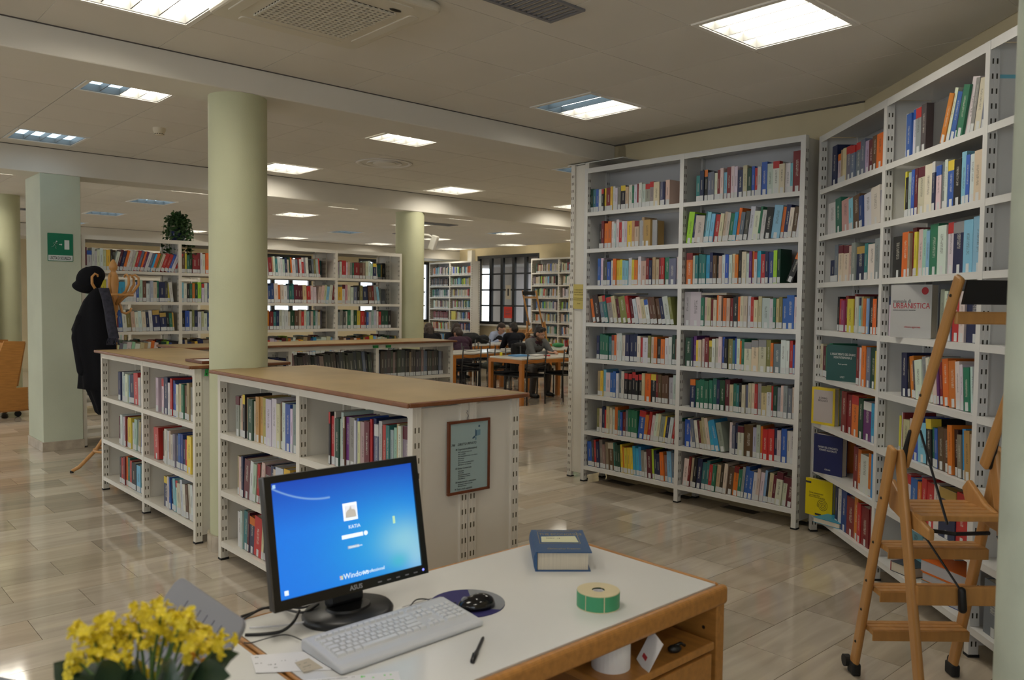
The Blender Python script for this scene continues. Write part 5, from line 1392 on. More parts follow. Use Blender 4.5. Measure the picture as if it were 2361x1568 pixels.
for x, y in ((443, 1512), (470, 1525), (438, 1522)):
    q = MB(); q.ball(aty(x, y, Yf) - fl.location, 0.0055); q.build('bud', M['bud_orange'], fl, smooth=True)
for (bx_, by_, tx_, ty_, wd_, dy_) in ((255, 1580, 122, 1522, 0.75, 0.0), (270, 1600, 150, 1575, 0.7, -0.05), (455, 1590, 562, 1512, 0.6, 0.0), (430, 1610, 545, 1565, 0.7, -0.05), (300, 1600, 240, 1530, 0.8, -0.06), (380, 1600, 400, 1535, 0.8, -0.06), (330, 1610, 330, 1545, 0.85, -0.08), (420, 1600, 470, 1535, 0.7, -0.03), (280, 1590, 200, 1535, 0.7, 0.04), (360, 1620, 290, 1575, 0.8, -0.1), (370, 1620, 440, 1580, 0.8, -0.1)):
    p0, p1 = aty(bx_, by_, Yf + dy_) - fl.location, aty(tx_, ty_, Yf + dy_ * 1.6) - fl.location
    ax = p1 - p0; L1 = ax.length; ax.normalize(); ay = Vector((0, 0.5, 0.85)).cross(ax).normalized() * -1; ay = (Vector((0, 0.75, 0.66)) - ax * Vector((0, 0.75, 0.66)).dot(ax)).normalized(); az_ = ax.cross(ay)
    o = bpy.data.objects.new('leaf', LM); link(o, fl)
    o.matrix_local = Matrix(((ax.x * L1, ay.x * L1 * wd_, az_.x * L1, p0.x), (ax.y * L1, ay.y * L1 * wd_, az_.y * L1, p0.y), (ax.z * L1, ay.z * L1 * wd_, az_.z * L1, p0.z), (0, 0, 0, 1)))
# ------------------------------------------------------------------ stepladder by the right bookcase
def bar(p, q, w, h, material, name, parent, up=Vector((0, 0, 1)), round_=0.006):
    """rectangular bar from p to q, w across, h along 'up'"""
    p, q = Vector(p), Vector(q); d = q - p; L = d.length; d.normalize()
    a = d.cross(up); a = a.normalized() if a.length > 1e-4 else Vector((1, 0, 0))
    b = a.cross(d).normalized()
    m = MB(); m.bx(-w / 2, w / 2, -h / 2, h / 2, 0, L)
    o = m.build(name, material, parent, bevel=round_, seg=3)
    o.matrix_local = Matrix(((a.x, b.x, d.x, p.x), (a.y, b.y, d.y, p.y), (a.z, b.z, d.z, p.z), (0, 0, 0, 1)))
    return o

def stepladder(label, root, rz, scale=1.0, simple=False):
    """local: x across, +y towards the steps' foot, prop legs at -y"""
    t = thing('stepladder', label, 'stepladder', root, rz); t.scale = (scale,) * 3
    ww = 0.43
    F, A, T = Vector((0, 0.60, 0.04)), Vector((0, 0.31, 1.03)), Vector((0, -0.03, 1.715))
    P = Vector((0, 0.06, 0.03))
    for x in (0, ww):
        X = Vector((x, 0, 0))
        bar(F + X, A + X + Vector((0, 0, 0.02)), 0.024, 0.056, M['beech'], 'rear_leg', t, up=Vector((0, 1, 0.4)), round_=0.01)
        bar(P + X * 1.0 + Vector((0.028 if x == 0 else -0.028, 0, 0)), A + X + Vector((0.028 if x == 0 else -0.028, 0, 0.01)), 0.024, 0.056, M['beech'], 'prop_leg', t, up=Vector((0, 1, -0.4)), round_=0.01)
        bar(A.lerp(F, 0.06) + X + Vector((0.056 if x == 0 else -0.056, 0, 0)), T + X + Vector((0.056 if x == 0 else -0.056, 0, 0)), 0.024, 0.05, M['beech'], 'hand_rail', t, up=Vector((0, 1, 0.4)), round_=0.012)
        if not simple:
            for u_ in (0.12, 0.28, 0.42, 0.6, 0.8):
                q = MB(); q.ball((0, 0, 0), 0.006, 8, 6); q.build('screw', M['slot_dark'], t, loc=F.lerp(A, u_) + X + Vector((-0.012 if x == 0 else 0.012, 0, 0)))
            for u_ in (0.35, 0.9):
                q = MB(); q.ball((0, 0, 0), 0.006, 8, 6); q.build('screw', M['slot_dark'], t, loc=A.lerp(T, u_) + X + Vector((0.043 if x == 0 else -0.043, 0, 0)))
        q = MB(); q.bx(-0.018, 0.018, -0.034, 0.034, 0, 0.055); q.build('rubber_foot', M['rubber_black'], t, loc=(x, F.y + 0.0, 0), bevel=0.008)
        q = MB(); q.lathe([(0, -0.012), (0.026, -0.012), (0.026, 0.012), (0, 0.012)], 18, M=Matrix.Translation((x - 0.02 if x == 0 else x + 0.02, F.y + 0.035, 0.045)) @ Matrix.Rotation(PI / 2, 4, 'Y')); q.build('wheel', M['rubber_black'], t)
        q = MB(); q.bx(-0.018, 0.018, -0.034, 0.034, 0, 0.05); q.build('rubber_foot', M['rubber_black'], t, loc=(x + (0.028 if x == 0 else -0.028), P.y, 0), bevel=0.008)
        # black joint fitting
        q = MB(); q.capsule(A + X + Vector((0.042 if x == 0 else -0.042, 0.0, -0.05)), A + X + Vector((0.042 if x == 0 else -0.042, -0.05, 0.09)), 0.016, 0.008, 8); q.build('hinge', M['black_plastic'], t, smooth=True)
    # treads between the rear legs: three grooved boards each
    for z in (0.25, 0.435, 0.635):
        u_ = (z - F.z) / (A.z - F.z); y = F.y + (A.y - F.y) * u_
        for k in range(3):
            q = MB(); q.bx(0.012, ww - 0.012, y - 0.075 + k * 0.036, y - 0.042 + k * 0.036, z - 0.022, z); q.build('tread_board', M['beech'], t, bevel=0.003)
        q = MB(); q.bx(0.012, ww - 0.012, y - 0.082, y - 0.076, z - 0.045, z - 0.002); q.build('tread_lip', M['beech'], t, bevel=0.002)
    # platform with side cheeks, cross bars, black top tray and stay straps
    for k in range(5):
        q = MB(); q.bx(0.05, ww - 0.05, 0.17 + k * 0.055, 0.218 + k * 0.055, 0.79, 0.812); q.build('platform_board', M['beech'], t, bevel=0.004)
    for x in (0.045, ww - 0.068):
        q = MB(); q.prism([(0.10, 0.775), (0.14, 0.785), (0.30, 0.83), (0.42, 0.90), (0.46, 0.86), (0.42, 0.78), (0.26, 0.745), (0.10, 0.735)][::-1], 0, 0.023, M=Matrix(((0, 1, 0, x), (1, 0, 0, 0), (0, 0, 1, 0), (0, 0, 0, 1)))); q.build('cheek', M['beech'], t, bevel=0.006)
    q = MB(); q.bx(0.03, ww - 0.03, 0.14, 0.162, 0.475, 0.55); q.build('cross_bar', M['beech'], t, bevel=0.005)
    q = MB(); q.bx(0.065, ww - 0.065, 0.0, 0.02, 1.545, 1.59); q.build('cross_bar', M['beech'], t, bevel=0.005)
    q = MB(); q.prism([(-0.03, 1.615), (-0.06, 1.70), (-0.045, 1.70), (-0.015, 1.615)], 0.07, ww - 0.07, M=Matrix(((0, 1, 0, 0), (1, 0, 0, 0), (0, 0, 1, 0), (0, 0, 0, 1)))); q.build('back_rest', M['black_plastic'], t)
    for a, b in (((0.13, 0.13, 0.79), (0.07, 0.24, 1.13)), ((0.085, 0.24, 0.74), (0.19, 0.135, 0.54)), ((ww - 0.07, 0.2, 0.73), (ww - 0.02, 0.12, 0.6))):
        bar(a, b, 0.012, 0.006, M['black_plastic'], 'strap', t)
    q = MB(); q.capsule((0.19, 0.125, 0.54), (0.195, 0.125, 0.47), 0.014, 0.016, 10); q.build('buckle', M['black_plastic'], t, smooth=True)
    q = MB(); q.tube([(0.08, 0.25, 0.74), (0.2, 0.2, 0.735), (0.33, 0.2, 0.74)], 0.008, 6); q.build('strap', M['black_plastic'], t)
    return t
fA, fB = onz(1975, 1553), onz(2186, 1556)
stepladder('beech stepladder with black fittings standing by the right column', Vector((fA.x - 0.012, fA.y - 0.60, 0)), 0.0)

# ------------------------------------------------------------------ lying and face-out books on the tall right case
def face_book(case, bay, shelf, x, wd, ht, th, col, label, y=0.02, rz=0.0, frame=None, lines=(), spine=None, lean=0.0, mark=None):
    cs = CASES[case]
    t = thing('book', label, 'book')
    t.matrix_world = cs['M'] @ Matrix.Translation((bay * cs['bw'] + x, y, cs['zs'][shelf] + 0.0005)) @ Matrix.Rotation(rz, 4, 'Z') @ Matrix.Rotation(lean, 4, 'X')
    m1 = mat('cover_' + label.split()[0], col, 0.4)
    mb = MB(); mb.bx(0, wd, 0, 0.003, 0, ht); mb.bx(0, wd, th - 0.003, th, 0, ht); mb.bx(0, 0.004, 0.003, th - 0.003, 0, ht); mb.build('cover', m1, t)
    mb = MB(); mb.bx(0.004, wd - 0.003, 0.003, th - 0.003, 0.003, ht - 0.003); mb.build('pages', M['page_cream'], t)
    if frame:
        q = MB(); e = wd * 0.09; q.bx(e, wd - e, -0.0006, 0, e, ht - e); q.build('cover_print', mat('print_' + label.split()[0], frame, 0.5), t)
    for body, u_, v_, size, mt, al, xs in lines:
        text_part('cover_text', body, size, mt, t, (u_ * wd, -0.001, v_ * ht), rot=(PI / 2, 0, 0), align=al, xs=xs)
    return t
face_book('L', 0, 3, 0.33, 0.25, 0.235, 0.05, (0.012, 0.07, 0.065), 'green hardback turned cover out, behind the others on the far bay', lines=[('IL RISARCIMENTO DEL DANNO', 0.5, 0.72, 0.022, M['ink_white'], 'CENTER', 0.62), ('NON PATRIMONIALE', 0.5, 0.63, 0.022, M['ink_white'], 'CENTER', 0.66), ('Parte speciale', 0.5, 0.46, 0.014, M['ink_white'], 'CENTER', 0.9), ('UTET', 0.5, 0.09, 0.016, M['ink_white'], 'CENTER', 0.9)], y=-0.035, rz=0.55)
face_book('L', 0, 2, 0.10, 0.19, 0.255, 0.045, (0.62, 0.46, 0.02), 'yellow bordered grey book turned cover out, fourth shelf from floor', frame=(0.42, 0.37, 0.35), y=-0.045, rz=0.55, lines=[('IL DANNO', 0.5, 0.70, 0.018, M['ink'], 'CENTER', 0.8), ('BIOLOGICO', 0.5, 0.63, 0.018, M['ink'], 'CENTER', 0.8)])
face_book('L', 0, 1, 0.18, 0.23, 0.265, 0.05, (0.010, 0.016, 0.085), 'navy hardback turned cover out, far bay of the right bookcase', y=-0.05, rz=0.55, lines=[('DANNO DEL CONGIUNTO', 0.5, 0.66, 0.019, M['ink_white'], 'CENTER', 0.68), ('E DANNO ALLA SALUTE', 0.5, 0.59, 0.019, M['ink_white'], 'CENTER', 0.68), ('CEDAM', 0.5, 0.10, 0.014, M['ink_white'], 'CENTER', 1.0)])
yb = face_book('L', 0, 0, 0.07, 0.215, 0.255, 0.03, (0.62, 0.50, 0.0), 'yellow book with a black spiral turned cover out, bottom shelf', y=-0.06, rz=0.6, lines=[('Diritti amministrativi', 0.14, 0.60, 0.018, M['ink'], 'LEFT', 0.75), ('note, esempi, tabelle', 0.14, 0.545, 0.013, M['ink'], 'LEFT', 0.8), ('formule, schemi e giurisprudenza', 0.14, 0.50, 0.012, M['ink'], 'LEFT', 0.8)])
q = MB(); pts = []
for k in range(80):
    a = k / 80 * 7.2 * PI; r_ = 0.004 + 0.040 * k / 80
    pts.append((0.14 + r_ * math.cos(a), -0.0008, 0.082 + r_ * math.sin(a)))
q.tube(pts, 0.0013, 4); q.build('spiral', M['ink'], yb)
for a in ((0.0, 0.045, 0.222, 0.235), (0.08, 0.13, 0.008, 0.02)):
    q = MB(); q.bx(a[0], a[1], -0.0008, 0, a[2], a[3]); q.build('black_patch', M['ink'], yb)
ub = face_book('L', 1, 4, 0.235, 0.245, 0.285, 0.055, (0.42, 0.42, 0.41), 'large grey book URBANISTICA turned cover out beside the ladder rail', y=-0.04, rz=0.50, lines=[('manuale di', 0.06, 0.66, 0.028, M['ink_grey'], 'LEFT', 0.9), ('URBANISTICA', 0.06, 0.555, 0.043, M['ink_red'], 'LEFT', 0.82), ('nozioni, strumenti e tecniche', 0.06, 0.51, 0.013, M['ink_grey'], 'LEFT', 0.9), ('edizione aggiornata', 0.35, 0.19, 0.014, M['ink_red'], 'LEFT', 0.9)])
q = MB(); q.lathe([(0, 0), (0.02, 0), (0.02, 0.0008), (0, 0.0008)], 20, M=Matrix.Translation((0.205, 0, 0.252)) @ Matrix.Rotation(PI / 2, 4, 'X')); q.build('red_seal', M['ink_red'], ub)
face_book('L', 1, 7, 0.40, 0.17, 0.25, 0.04, (0.075, 0.075, 0.075), 'dark grey book turned cover out on the top shelf, middle bay', y=0.06, rz=0.35)
face_book('R', 0, 6, 0.60, 0.15, 0.215, 0.02, (0.34, 0.35, 0.37), 'grey book with yellow top turned cover out, corner bookcase', y=0.02, rz=0.3)
face_book('F1', 1, 3, 0.10, 0.2, 0.25, 0.02, (0.55, 0.48, 0.03), 'yellow book turned cover out on the far left bookcase', y=-0.005)
face_book('F2', 1, 7, 0.48, 0.3, 0.25, 0.03, (0.0, 0.42, 0.25), 'bright green folder turned cover out on the far right bookcase', y=-0.005)

def flat_book(label, M_, wd, dp, th, col, pages=None, spine=None):
    t = thing('book', label, 'book'); t.matrix_world = M_
    m1 = mat('flat_cover', col, 0.4)
    mb = MB(); mb.bx(0, wd, 0, dp, 0, 0.003); mb.bx(0, wd, 0, dp, th - 0.003, th); mb.bx(0, wd, dp - 0.003, dp, 0.003, th - 0.003); mb.build('cover', m1, t)
    mb = MB(); mb.bx(0.003, wd - 0.003, 0.002, dp - 0.003, 0.003, th - 0.003); mb.build('pages', M['page_cream'] if pages is None else pages, t)
    if spine:
        mb = MB(); mb.bx(-0.002, 0, 0.0, dp, 0, th); mb.build('spine', mat('flat_spine', spine, 0.4), t)
    return t
CL = CASES['L']['M']
flat_book('pale blue paperback lying flat on the bottom shelf under the yellow book', CL @ Matrix.Translation((0.30, -0.085, 0.146)) @ Matrix.Rotation(0.55, 4, 'Z'), 0.21, 0.19, 0.035, (0.03, 0.27, 0.42))
x0 = 1.03
PGW = mat('page_grey', (0.42, 0.42, 0.45), 0.9)
for k, (z, th, col, sp, lab, dx) in enumerate(((0.0, 0.04, (0.03, 0.06, 0.22), None, 'blue book lying at the bottom of the pile behind the ladder', 0.0), (0.041, 0.034, (0.02, 0.20, 0.17), None, 'green book lying second in the pile behind the ladder', 0.01), (0.076, 0.04, (0.55, 0.16, 0.02), None, 'orange book lying third in the pile behind the ladder', 0.02), (0.117, 0.06, (0.60, 0.13, 0.015), None, 'thick orange book on top of the pile behind the ladder', 0.0))):
    flat_book(lab, CL @ Matrix.Translation((x0 + 0.62 + dx, -0.02, 0.146 + z)) @ Matrix.Rotation(0.28, 4, 'Z'), 0.30, 0.20, th, col, PGW)
flat_book('red and dark book lying on the bottom shelf left of the orange pile', CL @ Matrix.Translation((x0 + 0.27, -0.01, 0.146)) @ Matrix.Rotation(0.35, 4, 'Z'), 0.15, 0.21, 0.055, (0.05, 0.06, 0.08), None, (0.45, 0.03, 0.03))
flat_book('white booklet lying on top of the books, corner bookcase right bay', CASES['R']['M'] @ Matrix.Translation((1.03 + 0.14, 0.04, 1.44 - 0.325 + 0.245 + 0.325)), 0.27, 0.17, 0.018, (0.52, 0.51, 0.48))
flat_book('grey booklet lying on top of the books, corner bookcase left bay', CASES['R']['M'] @ Matrix.Translation((0.30, 0.05, 1.44 + 0.252)), 0.25, 0.16, 0.010, (0.40, 0.36, 0.25))
# loose white sheet on top of the corner bookcase
mb = MB(); mb.bx(0, 0.66, 0.0, 0.22, 0.0, 0.008)
sh_ = mb.build('board', M['shelf_white'], bevel=0.002); sh_.matrix_world = CASES['R']['M'] @ Matrix.Translation((-0.30, 0.07, 2.872))
tag(sh_, 'loose white board lying on top of the corner bookcase', 'board')

# ------------------------------------------------------------------ notices and signs
M['sign_yellow'] = mat('sign_yellow', (0.55, 0.44, 0.10), 0.35)
ys = thing('paper_sign', 'yellow paper sign on the side of the corner bookcase', 'sign', W(-4.95, 5.455, 1.555), PHI + PI)
# stands out from the case's front post, facing the room's near side
ys.rotation_euler = (0, math.radians(1.5), PHI)
mb = MB(); mb.bx(-0.255, 0.0, -0.006, -0.004, 0, 0.225); mb.build('sheet', M['sign_yellow'], ys)
YL = [('Si pregano gli utenti di', 0.170, 0.0165, 0.80), ('RICOLLOCARE I LIBRI DAI TAVOLI', 0.147, 0.0165, 0.74), ('dopo averli consultati', 0.126, 0.0165, 0.80), ('rimettendoli esattamente al loro posto', 0.096, 0.0115, 0.80), ('secondo la segnatura indicata sul dorso', 0.080, 0.0115, 0.80), ('Grazie', 0.046, 0.0165, 0.9)]
for body, z, sz, xs in YL:
    text_part('sign_text', body, sz, M['olive_ink'] if 'olive_ink' in M else M.setdefault('olive_ink', mat('olive_ink', (0.16, 0.12, 0.02), 0.8)), ys, (-0.128, -0.0066, z), rot=(PI / 2, 0, 0), align='CENTER', xs=xs)

M['exit_green'] = mat('exit_green', (0.0, 0.16, 0.08), 0.35)
M['sign_white'] = mat('sign_white', (0.62, 0.66, 0.63), 0.4)
es = thing('exit_sign', 'green emergency exit sign USCITA DI SICUREZZA on the square pillar', 'exit sign', W(-9.472, 2.112, 1.99), PHI + PI / 2)
mb = MB(); mb.prism(rrect(0, 0.24, 0, 0.29, 0.008), -0.004, 0); mb.build('plate', M['exit_green'], es)
q = MB(); q.bx(0.006, 0.234, -0.0046, -0.0038, 0.006, 0.062); q.build('white_field', M['sign_white'], es)
q = MB(); q.bx(0.158, 0.204, -0.0046, -0.0038, 0.125, 0.222); q.build('door_symbol', M['sign_white'], es)
text_part('sign_text', 'USCITA DI SICUREZZA', 0.047, M['ink'], es, (0.12, -0.0052, 0.017), rot=(PI / 2, 0, 0), align='CENTER', xs=0.42, bold=0.0008)
q = MB(); q.prism([(0.108, 0.170), (0.126, 0.170), (0.126, 0.163), (0.138, 0.1745), (0.126, 0.186), (0.126, 0.179), (0.108, 0.179)], -0.0046, -0.0038); q.build('arrow', M['sign_white'], es)
q = MB(); q.tube([(0.078, -0.0042, 0.196), (0.066, -0.0042, 0.172), (0.060, -0.0042, 0.164)], 0.008, 6, flat=0.1); q.ball((0.085, -0.0042, 0.204), (0.0075, 0.001, 0.0075))
q.tube([(0.063, -0.0042, 0.168), (0.078, -0.0042, 0.155), (0.074, -0.0042, 0.134), (0.082, -0.0042, 0.132)], 0.006, 6, flat=0.1); q.tube([(0.060, -0.0042, 0.166), (0.050, -0.0042, 0.150), (0.036, -0.0042, 0.148)], 0.006, 6, flat=0.1)
q.tube([(0.076, -0.0042, 0.192), (0.088, -0.0042, 0.180), (0.094, -0.0042, 0.186)], 0.005, 6, flat=0.1); q.tube([(0.074, -0.0042, 0.192), (0.058, -0.0042, 0.190), (0.052, -0.0042, 0.178)], 0.005, 6, flat=0.1)
q.build('running_figure', M['sign_white'], es)

M['frame_brown'] = mat('frame_brown', (0.13, 0.035, 0.012), 0.4, var=0.15, vscale=12)
M['notice_blue'] = mat('notice_blue', (0.33, 0.44, 0.44), 0.35, coat=0.3)
def framed(label, M_, wd, ht, fw=0.017, th=0.018, paper='notice_blue', group=None):
    t = thing('framed_notice', label, 'framed notice', group=group); t.matrix_world = M_
    for a in ((0, wd, 0, fw), (0, wd, ht - fw, ht), (0, fw, fw, ht - fw), (wd - fw, wd, fw, ht - fw)):
        q = MB(); q.bx(a[0], a[1], -th, 0, a[2], a[3]); q.build('frame_bar', M['frame_brown'], t, bevel=0.002)
    q = MB(); q.bx(fw, wd - fw, -th * 0.6, -0.002, fw, ht - fw); q.build('sheet', M[paper], t)
    return t
# on the end of the low case behind the monitor: end face at s = -4.857 + 2.016 + 0.018, seen facing +s; local x along +t
xe = -4.857 + 2.016 + 0.022
KF = 0.727
fn_M = Matrix.Translation(W(xe, 2.187, 0.745)) @ Matrix.Rotation(PHI + PI / 2, 4, 'Z')
fn = framed('framed blue notice DIRITTO PRIVATO hung on the end of the low bookcase', fn_M @ Matrix.Diagonal((KF, KF, KF, 1)), 0.335, 0.455)
FNL = [('346', 0.025, 0.300, 0.022, 0.9, 0.3), ('DIRITTO PRIVATO', 0.075, 0.300, 0.022, 0.82, 0.3), ('06 Organizzazioni (Associazioni)', 0.06, 0.272, 0.0165, 0.78, 0),
       ('062 Costituzioni in generale', 0.08, 0.256, 0.0105, 0.9, 0), ('063 Contabilita', 0.08, 0.243, 0.0105, 0.9, 0), ('064 Organizzazioni senza scopo di lucro', 0.08, 0.230, 0.0105, 0.9, 0), ('065 Imprese', 0.08, 0.217, 0.0105, 0.9, 0), ('066 Societa', 0.08, 0.204, 0.0105, 0.9, 0), ('067 Societa di proprieta pubblica', 0.08, 0.191, 0.0105, 0.9, 0), ('068 Imprese non registrate', 0.08, 0.178, 0.0105, 0.9, 0),
       ('07 Diritto Commerciale', 0.06, 0.154, 0.0165, 0.78, 0), ('072 Vendita', 0.08, 0.139, 0.0105, 0.9, 0), ('073 Prestiti', 0.08, 0.127, 0.0105, 0.9, 0), ('074 Operazioni garantite', 0.08, 0.115, 0.0105, 0.9, 0), ('077 Debitore e creditore', 0.08, 0.103, 0.0105, 0.9, 0), ('078 Fallimento', 0.08, 0.091, 0.0105, 0.9, 0),
       ('08 Attivita bancarie e assicurazioni', 0.06, 0.069, 0.0150, 0.78, 0), ('082 Banche e attivita bancarie', 0.08, 0.056, 0.0105, 0.9, 0), ('086 Assicurazioni', 0.08, 0.045, 0.0105, 0.9, 0), ('09 Titoli e titoli negoziabili', 0.055, 0.025, 0.0165, 0.78, 0)]
for body, x, z, sz, xs, shr in FNL:
    text_part('notice_text', body, sz, M['ink'], fn, (x, -0.0125, z), rot=(PI / 2, 0, 0), xs=xs, shear=shr)
q = MB(); q.prism([(0.215, 0.345), (0.216, 0.392), (0.226, 0.382), (0.226, 0.350)], -0.0128, -0.0118); q.prism([(0.19, 0.338), (0.212, 0.352), (0.214, 0.34), (0.196, 0.332)], -0.0128, -0.0118); q.build('emblem', mat('emblem_blue', (0.04, 0.10, 0.16), 0.6), fn)
q = MB(); q.prism([(0.226, 0.348), (0.226, 0.384), (0.256, 0.387), (0.256, 0.352)], -0.0126, -0.0118); q.prism([(0.214, 0.322), (0.214, 0.338), (0.224, 0.346), (0.226, 0.326)], -0.0126, -0.0118); q.build('emblem_pale', mat('emblem_pale', (0.16, 0.28, 0.34), 0.6), fn)
q = MB(); q.ball((0.247, -0.0122, 0.408), (0.0075, 0.0008, 0.0075)); q.build('emblem_dot', mat('emblem_dot', (0.05, 0.10, 0.15), 0.6), fn)
q = MB(); q.tube([(0.155, -0.004, 0.452), (0.155, -0.006, 0.468), (0.163, -0.006, 0.478), (0.157, -0.006, 0.490), (0.150, -0.006, 0.497), (0.157, -0.005, 0.507), (0.155, -0.002, 0.512)], 0.0022, 6); q.build('hook', M['ink_grey'], fn, smooth=True)

framed('upper framed pale notice on bookcase end beside the square pillar', Matrix.Translation(W(-12.62, 2.755, 1.52)) @ Matrix.Rotation(PHI, 4, 'Z'), 0.30, 0.42, group='framed notices by the pillar')
fx = framed('lower framed notice with orange patch on bookcase end beside the pillar', Matrix.Translation(W(-12.62, 2.755, 1.0)) @ Matrix.Rotation(PHI, 4, 'Z'), 0.30, 0.42, paper='paper_white', group='framed notices by the pillar')
q = MB(); q.bx(0.17, 0.27, -0.0125, -0.0105, 0.05, 0.3); q.build('orange_patch', mat('patch_orange', (0.55, 0.18, 0.08), 0.6), fx)
# empty frame lying on the first low case, green tag on its end, tags on the grey-volume case
fe = framed('brown wooden picture frame lying flat on the low bookcase top', Matrix.Translation(W(-5.66, 2.10, 1.176)) @ Matrix.Rotation(PHI, 4, 'Z') @ Matrix.Rotation(-PI / 2, 4, 'X'), 0.30, 0.42, th=0.018, paper='paper_white')
M['tag_green'] = mat('tag_green', (0.02, 0.30, 0.06), 0.5)
for nm, MM_, lab in (('tag', Matrix.Translation(W(-5.281 + 0.0225, 2.075, 1.105)) @ Matrix.Rotation(PHI + PI / 2, 4, 'Z') @ Matrix.Rotation(0.12, 4, 'Y'), 'small green sticker on the end of the first low bookcase'),
                     ('tag', Matrix.Translation(W(-7.2905, 4.66, 1.115)) @ Matrix.Rotation(PHI + PI / 2, 4, 'Z'), 'small green sticker on the rail above the grey volumes, left'),
                     ('tag', Matrix.Translation(W(-7.2905, 4.82, 1.115)) @ Matrix.Rotation(PHI + PI / 2, 4, 'Z'), 'small green sticker on the rail above the grey volumes, right')):
    q = MB(); q.bx(0, 0.024, -0.002, -0.001, 0, 0.045 if 'first' in lab else 0.02) if 'first' in lab else q.bx(0, 0.07, -0.006, -0.005, 0, 0.028)
    o = q.build('sticker', M['tag_green']); o.matrix_world = MM_; tag(o, lab, 'sticker')
    q = MB(); q.bx(0.007, 0.016, -0.0026 if 'first' in lab else -0.0066, -0.0022 if 'first' in lab else -0.0062, 0.008, 0.02); q.build('print', M['ink'], o)
# blue capped bottle behind the low case
pbt = W(-6.05, 3.42)
bt = thing('bottle', 'small plastic bottle with blue cap peeking over the low bookcase', 'bottle')
bt.location = aty(902, 870, 7.4); bt.location.z = bt.location.z - 0.21
M['bottle_clear'] = mat('bottle_clear', (0.55, 0.58, 0.62), 0.15, alpha=1.0)
M['bottle_blue'] = mat('bottle_blue', (0.03, 0.05, 0.35), 0.3)
mb = MB(); mb.lathe([(0, 0), (0.03, 0), (0.03, 0.15), (0.012, 0.19), (0.012, 0.2), (0, 0.2)], 20); mb.build('body', M['bottle_blue'], bt, smooth=True)
mb = MB(); mb.lathe([(0, 0.2), (0.013, 0.2), (0.013, 0.222), (0, 0.222)], 16); mb.build('cap', M['bottle_clear'], bt)

# ------------------------------------------------------------------ coat stand with hat, coat and scarf
cp = aty(262, 700, 7.55)
cst = thing('coat_stand', 'bentwood beech coat stand with curled hooks behind the low bookcase', 'coat stand', (cp.x, cp.y, 0))
mb = MB(); mb.lathe([(0, 0.20), (0.03, 0.20), (0.034, 0.5), (0.026, 1.35), (0.024, 1.42), (0.036, 1.44), (0.022, 1.46), (0.040, 1.50), (0.036, 1.60), (0.036, 1.82), (0.028, 1.845), (0.02, 1.86), (0.034, 1.88), (0.038, 1.90), (0.03, 1.93), (0.012, 1.965), (0, 1.97)], 24); mb.build('pole', M['beech'], cst, smooth=True)
mb = MB(); mb.lathe([(0.155, 1.628), (0.172, 1.628), (0.172, 1.652), (0.155, 1.652), (0.155, 1.628)], 36); mb.build('ring', M['beech'], cst, smooth=True)
for k in range(8):
    a = k * PI / 4 + 0.3
    d = Vector((math.cos(a), math.sin(a), 0))
    prof = [(0.03, 1.55), (0.09, 1.62), (0.17, 1.67), (0.215, 1.74), (0.215, 1.80), (0.185, 1.83), (0.16, 1.82), (0.158, 1.80)]
    q = MB(); q.tube([d * r_ + Vector((0, 0, z)) for r_, z in prof], [0.012, 0.013, 0.013, 0.012, 0.011, 0.01, 0.009, 0.007], 8); q.build('upper_hook', M['beech'], cst, smooth=True)
    if k % 2 == 0:
        prof = [(0.032, 1.60), (0.06, 1.53), (0.07, 1.48), (0.105, 1.465), (0.14, 1.49), (0.15, 1.52)]
        q = MB(); q.tube([d * r_ + Vector((0, 0, z)) for r_, z in prof], [0.012, 0.012, 0.012, 0.011, 0.011, 0.009], 8); q.build('lower_hook', M['beech'], cst, smooth=True)
for k in range(4):
    a = k * PI / 2 + math.radians(208)
    d = Vector((math.cos(a), math.sin(a), 0))
    q = MB(); q.tube([d * 0.03 + Vector((0, 0, 0.52)), d * 0.06 + Vector((0, 0, 0.36)), d * 0.16 + Vector((0, 0, 0.2)), d * 0.3 + Vector((0, 0, 0.05)), d * 0.36 + Vector((0, 0, 0.018))], [0.015, 0.016, 0.017, 0.017, 0.015], 10); q.build('leg', M['beech'], cst, smooth=True)
    q = MB(); q.lathe([(0, 0), (0.016, 0), (0.016, 0.02), (0, 0.02)], 12); q.build('rubber_foot', M['rubber_black'], cst, loc=d * 0.36)
q = MB(); q.lathe([(0.17, 0.185), (0.188, 0.185), (0.188, 0.205), (0.17, 0.205), (0.17, 0.185)], 32); q.build('lower_ring', M['beech'], cst, smooth=True)
hp = aty(206, 645, 7.5)
ht = thing('hat', 'black felt hat hanging on the coat stand', 'hat', hp)
mb = MB(); rr_ = Euler((0.2, 0.55, 0.0)).to_matrix()
mb.ball((0, 0, 0.0), (0.115, 0.10, 0.125), 20, 12, rot=rr_); mb.ball((0.05, 0, 0.045), (0.09, 0.09, 0.085), 18, 12, rot=rr_); mb.ball((-0.03, -0.01, -0.07), (0.115, 0.12, 0.05), 20, 10, rot=Euler((0.15, 0.3, 0)).to_matrix())
blob(mb, 'felt', M['dark_cloth'], ht, 0.009, 5)
ct = thing('coat', 'long black coat hanging on the coat stand', 'coat', aty(226, 800, 7.42))
ct.location.z = 0
secs = [(1.70, 0.035, 0.05, 0.02), (1.66, 0.07, 0.08, 0.01), (1.58, 0.11, 0.10, -0.01), (1.45, 0.15, 0.12, -0.02), (1.32, 0.185, 0.13, -0.035), (1.20, 0.175, 0.13, -0.02), (1.05, 0.165, 0.12, -0.01), (0.9, 0.165, 0.12, 0.0), (0.78, 0.17, 0.12, 0.0), (0.77, 0.13, 0.11, 0.035), (0.65, 0.10, 0.10, 0.06), (0.57, 0.085, 0.09, 0.07), (0.54, 0.06, 0.06, 0.07)]
mb = MB(); n = 40
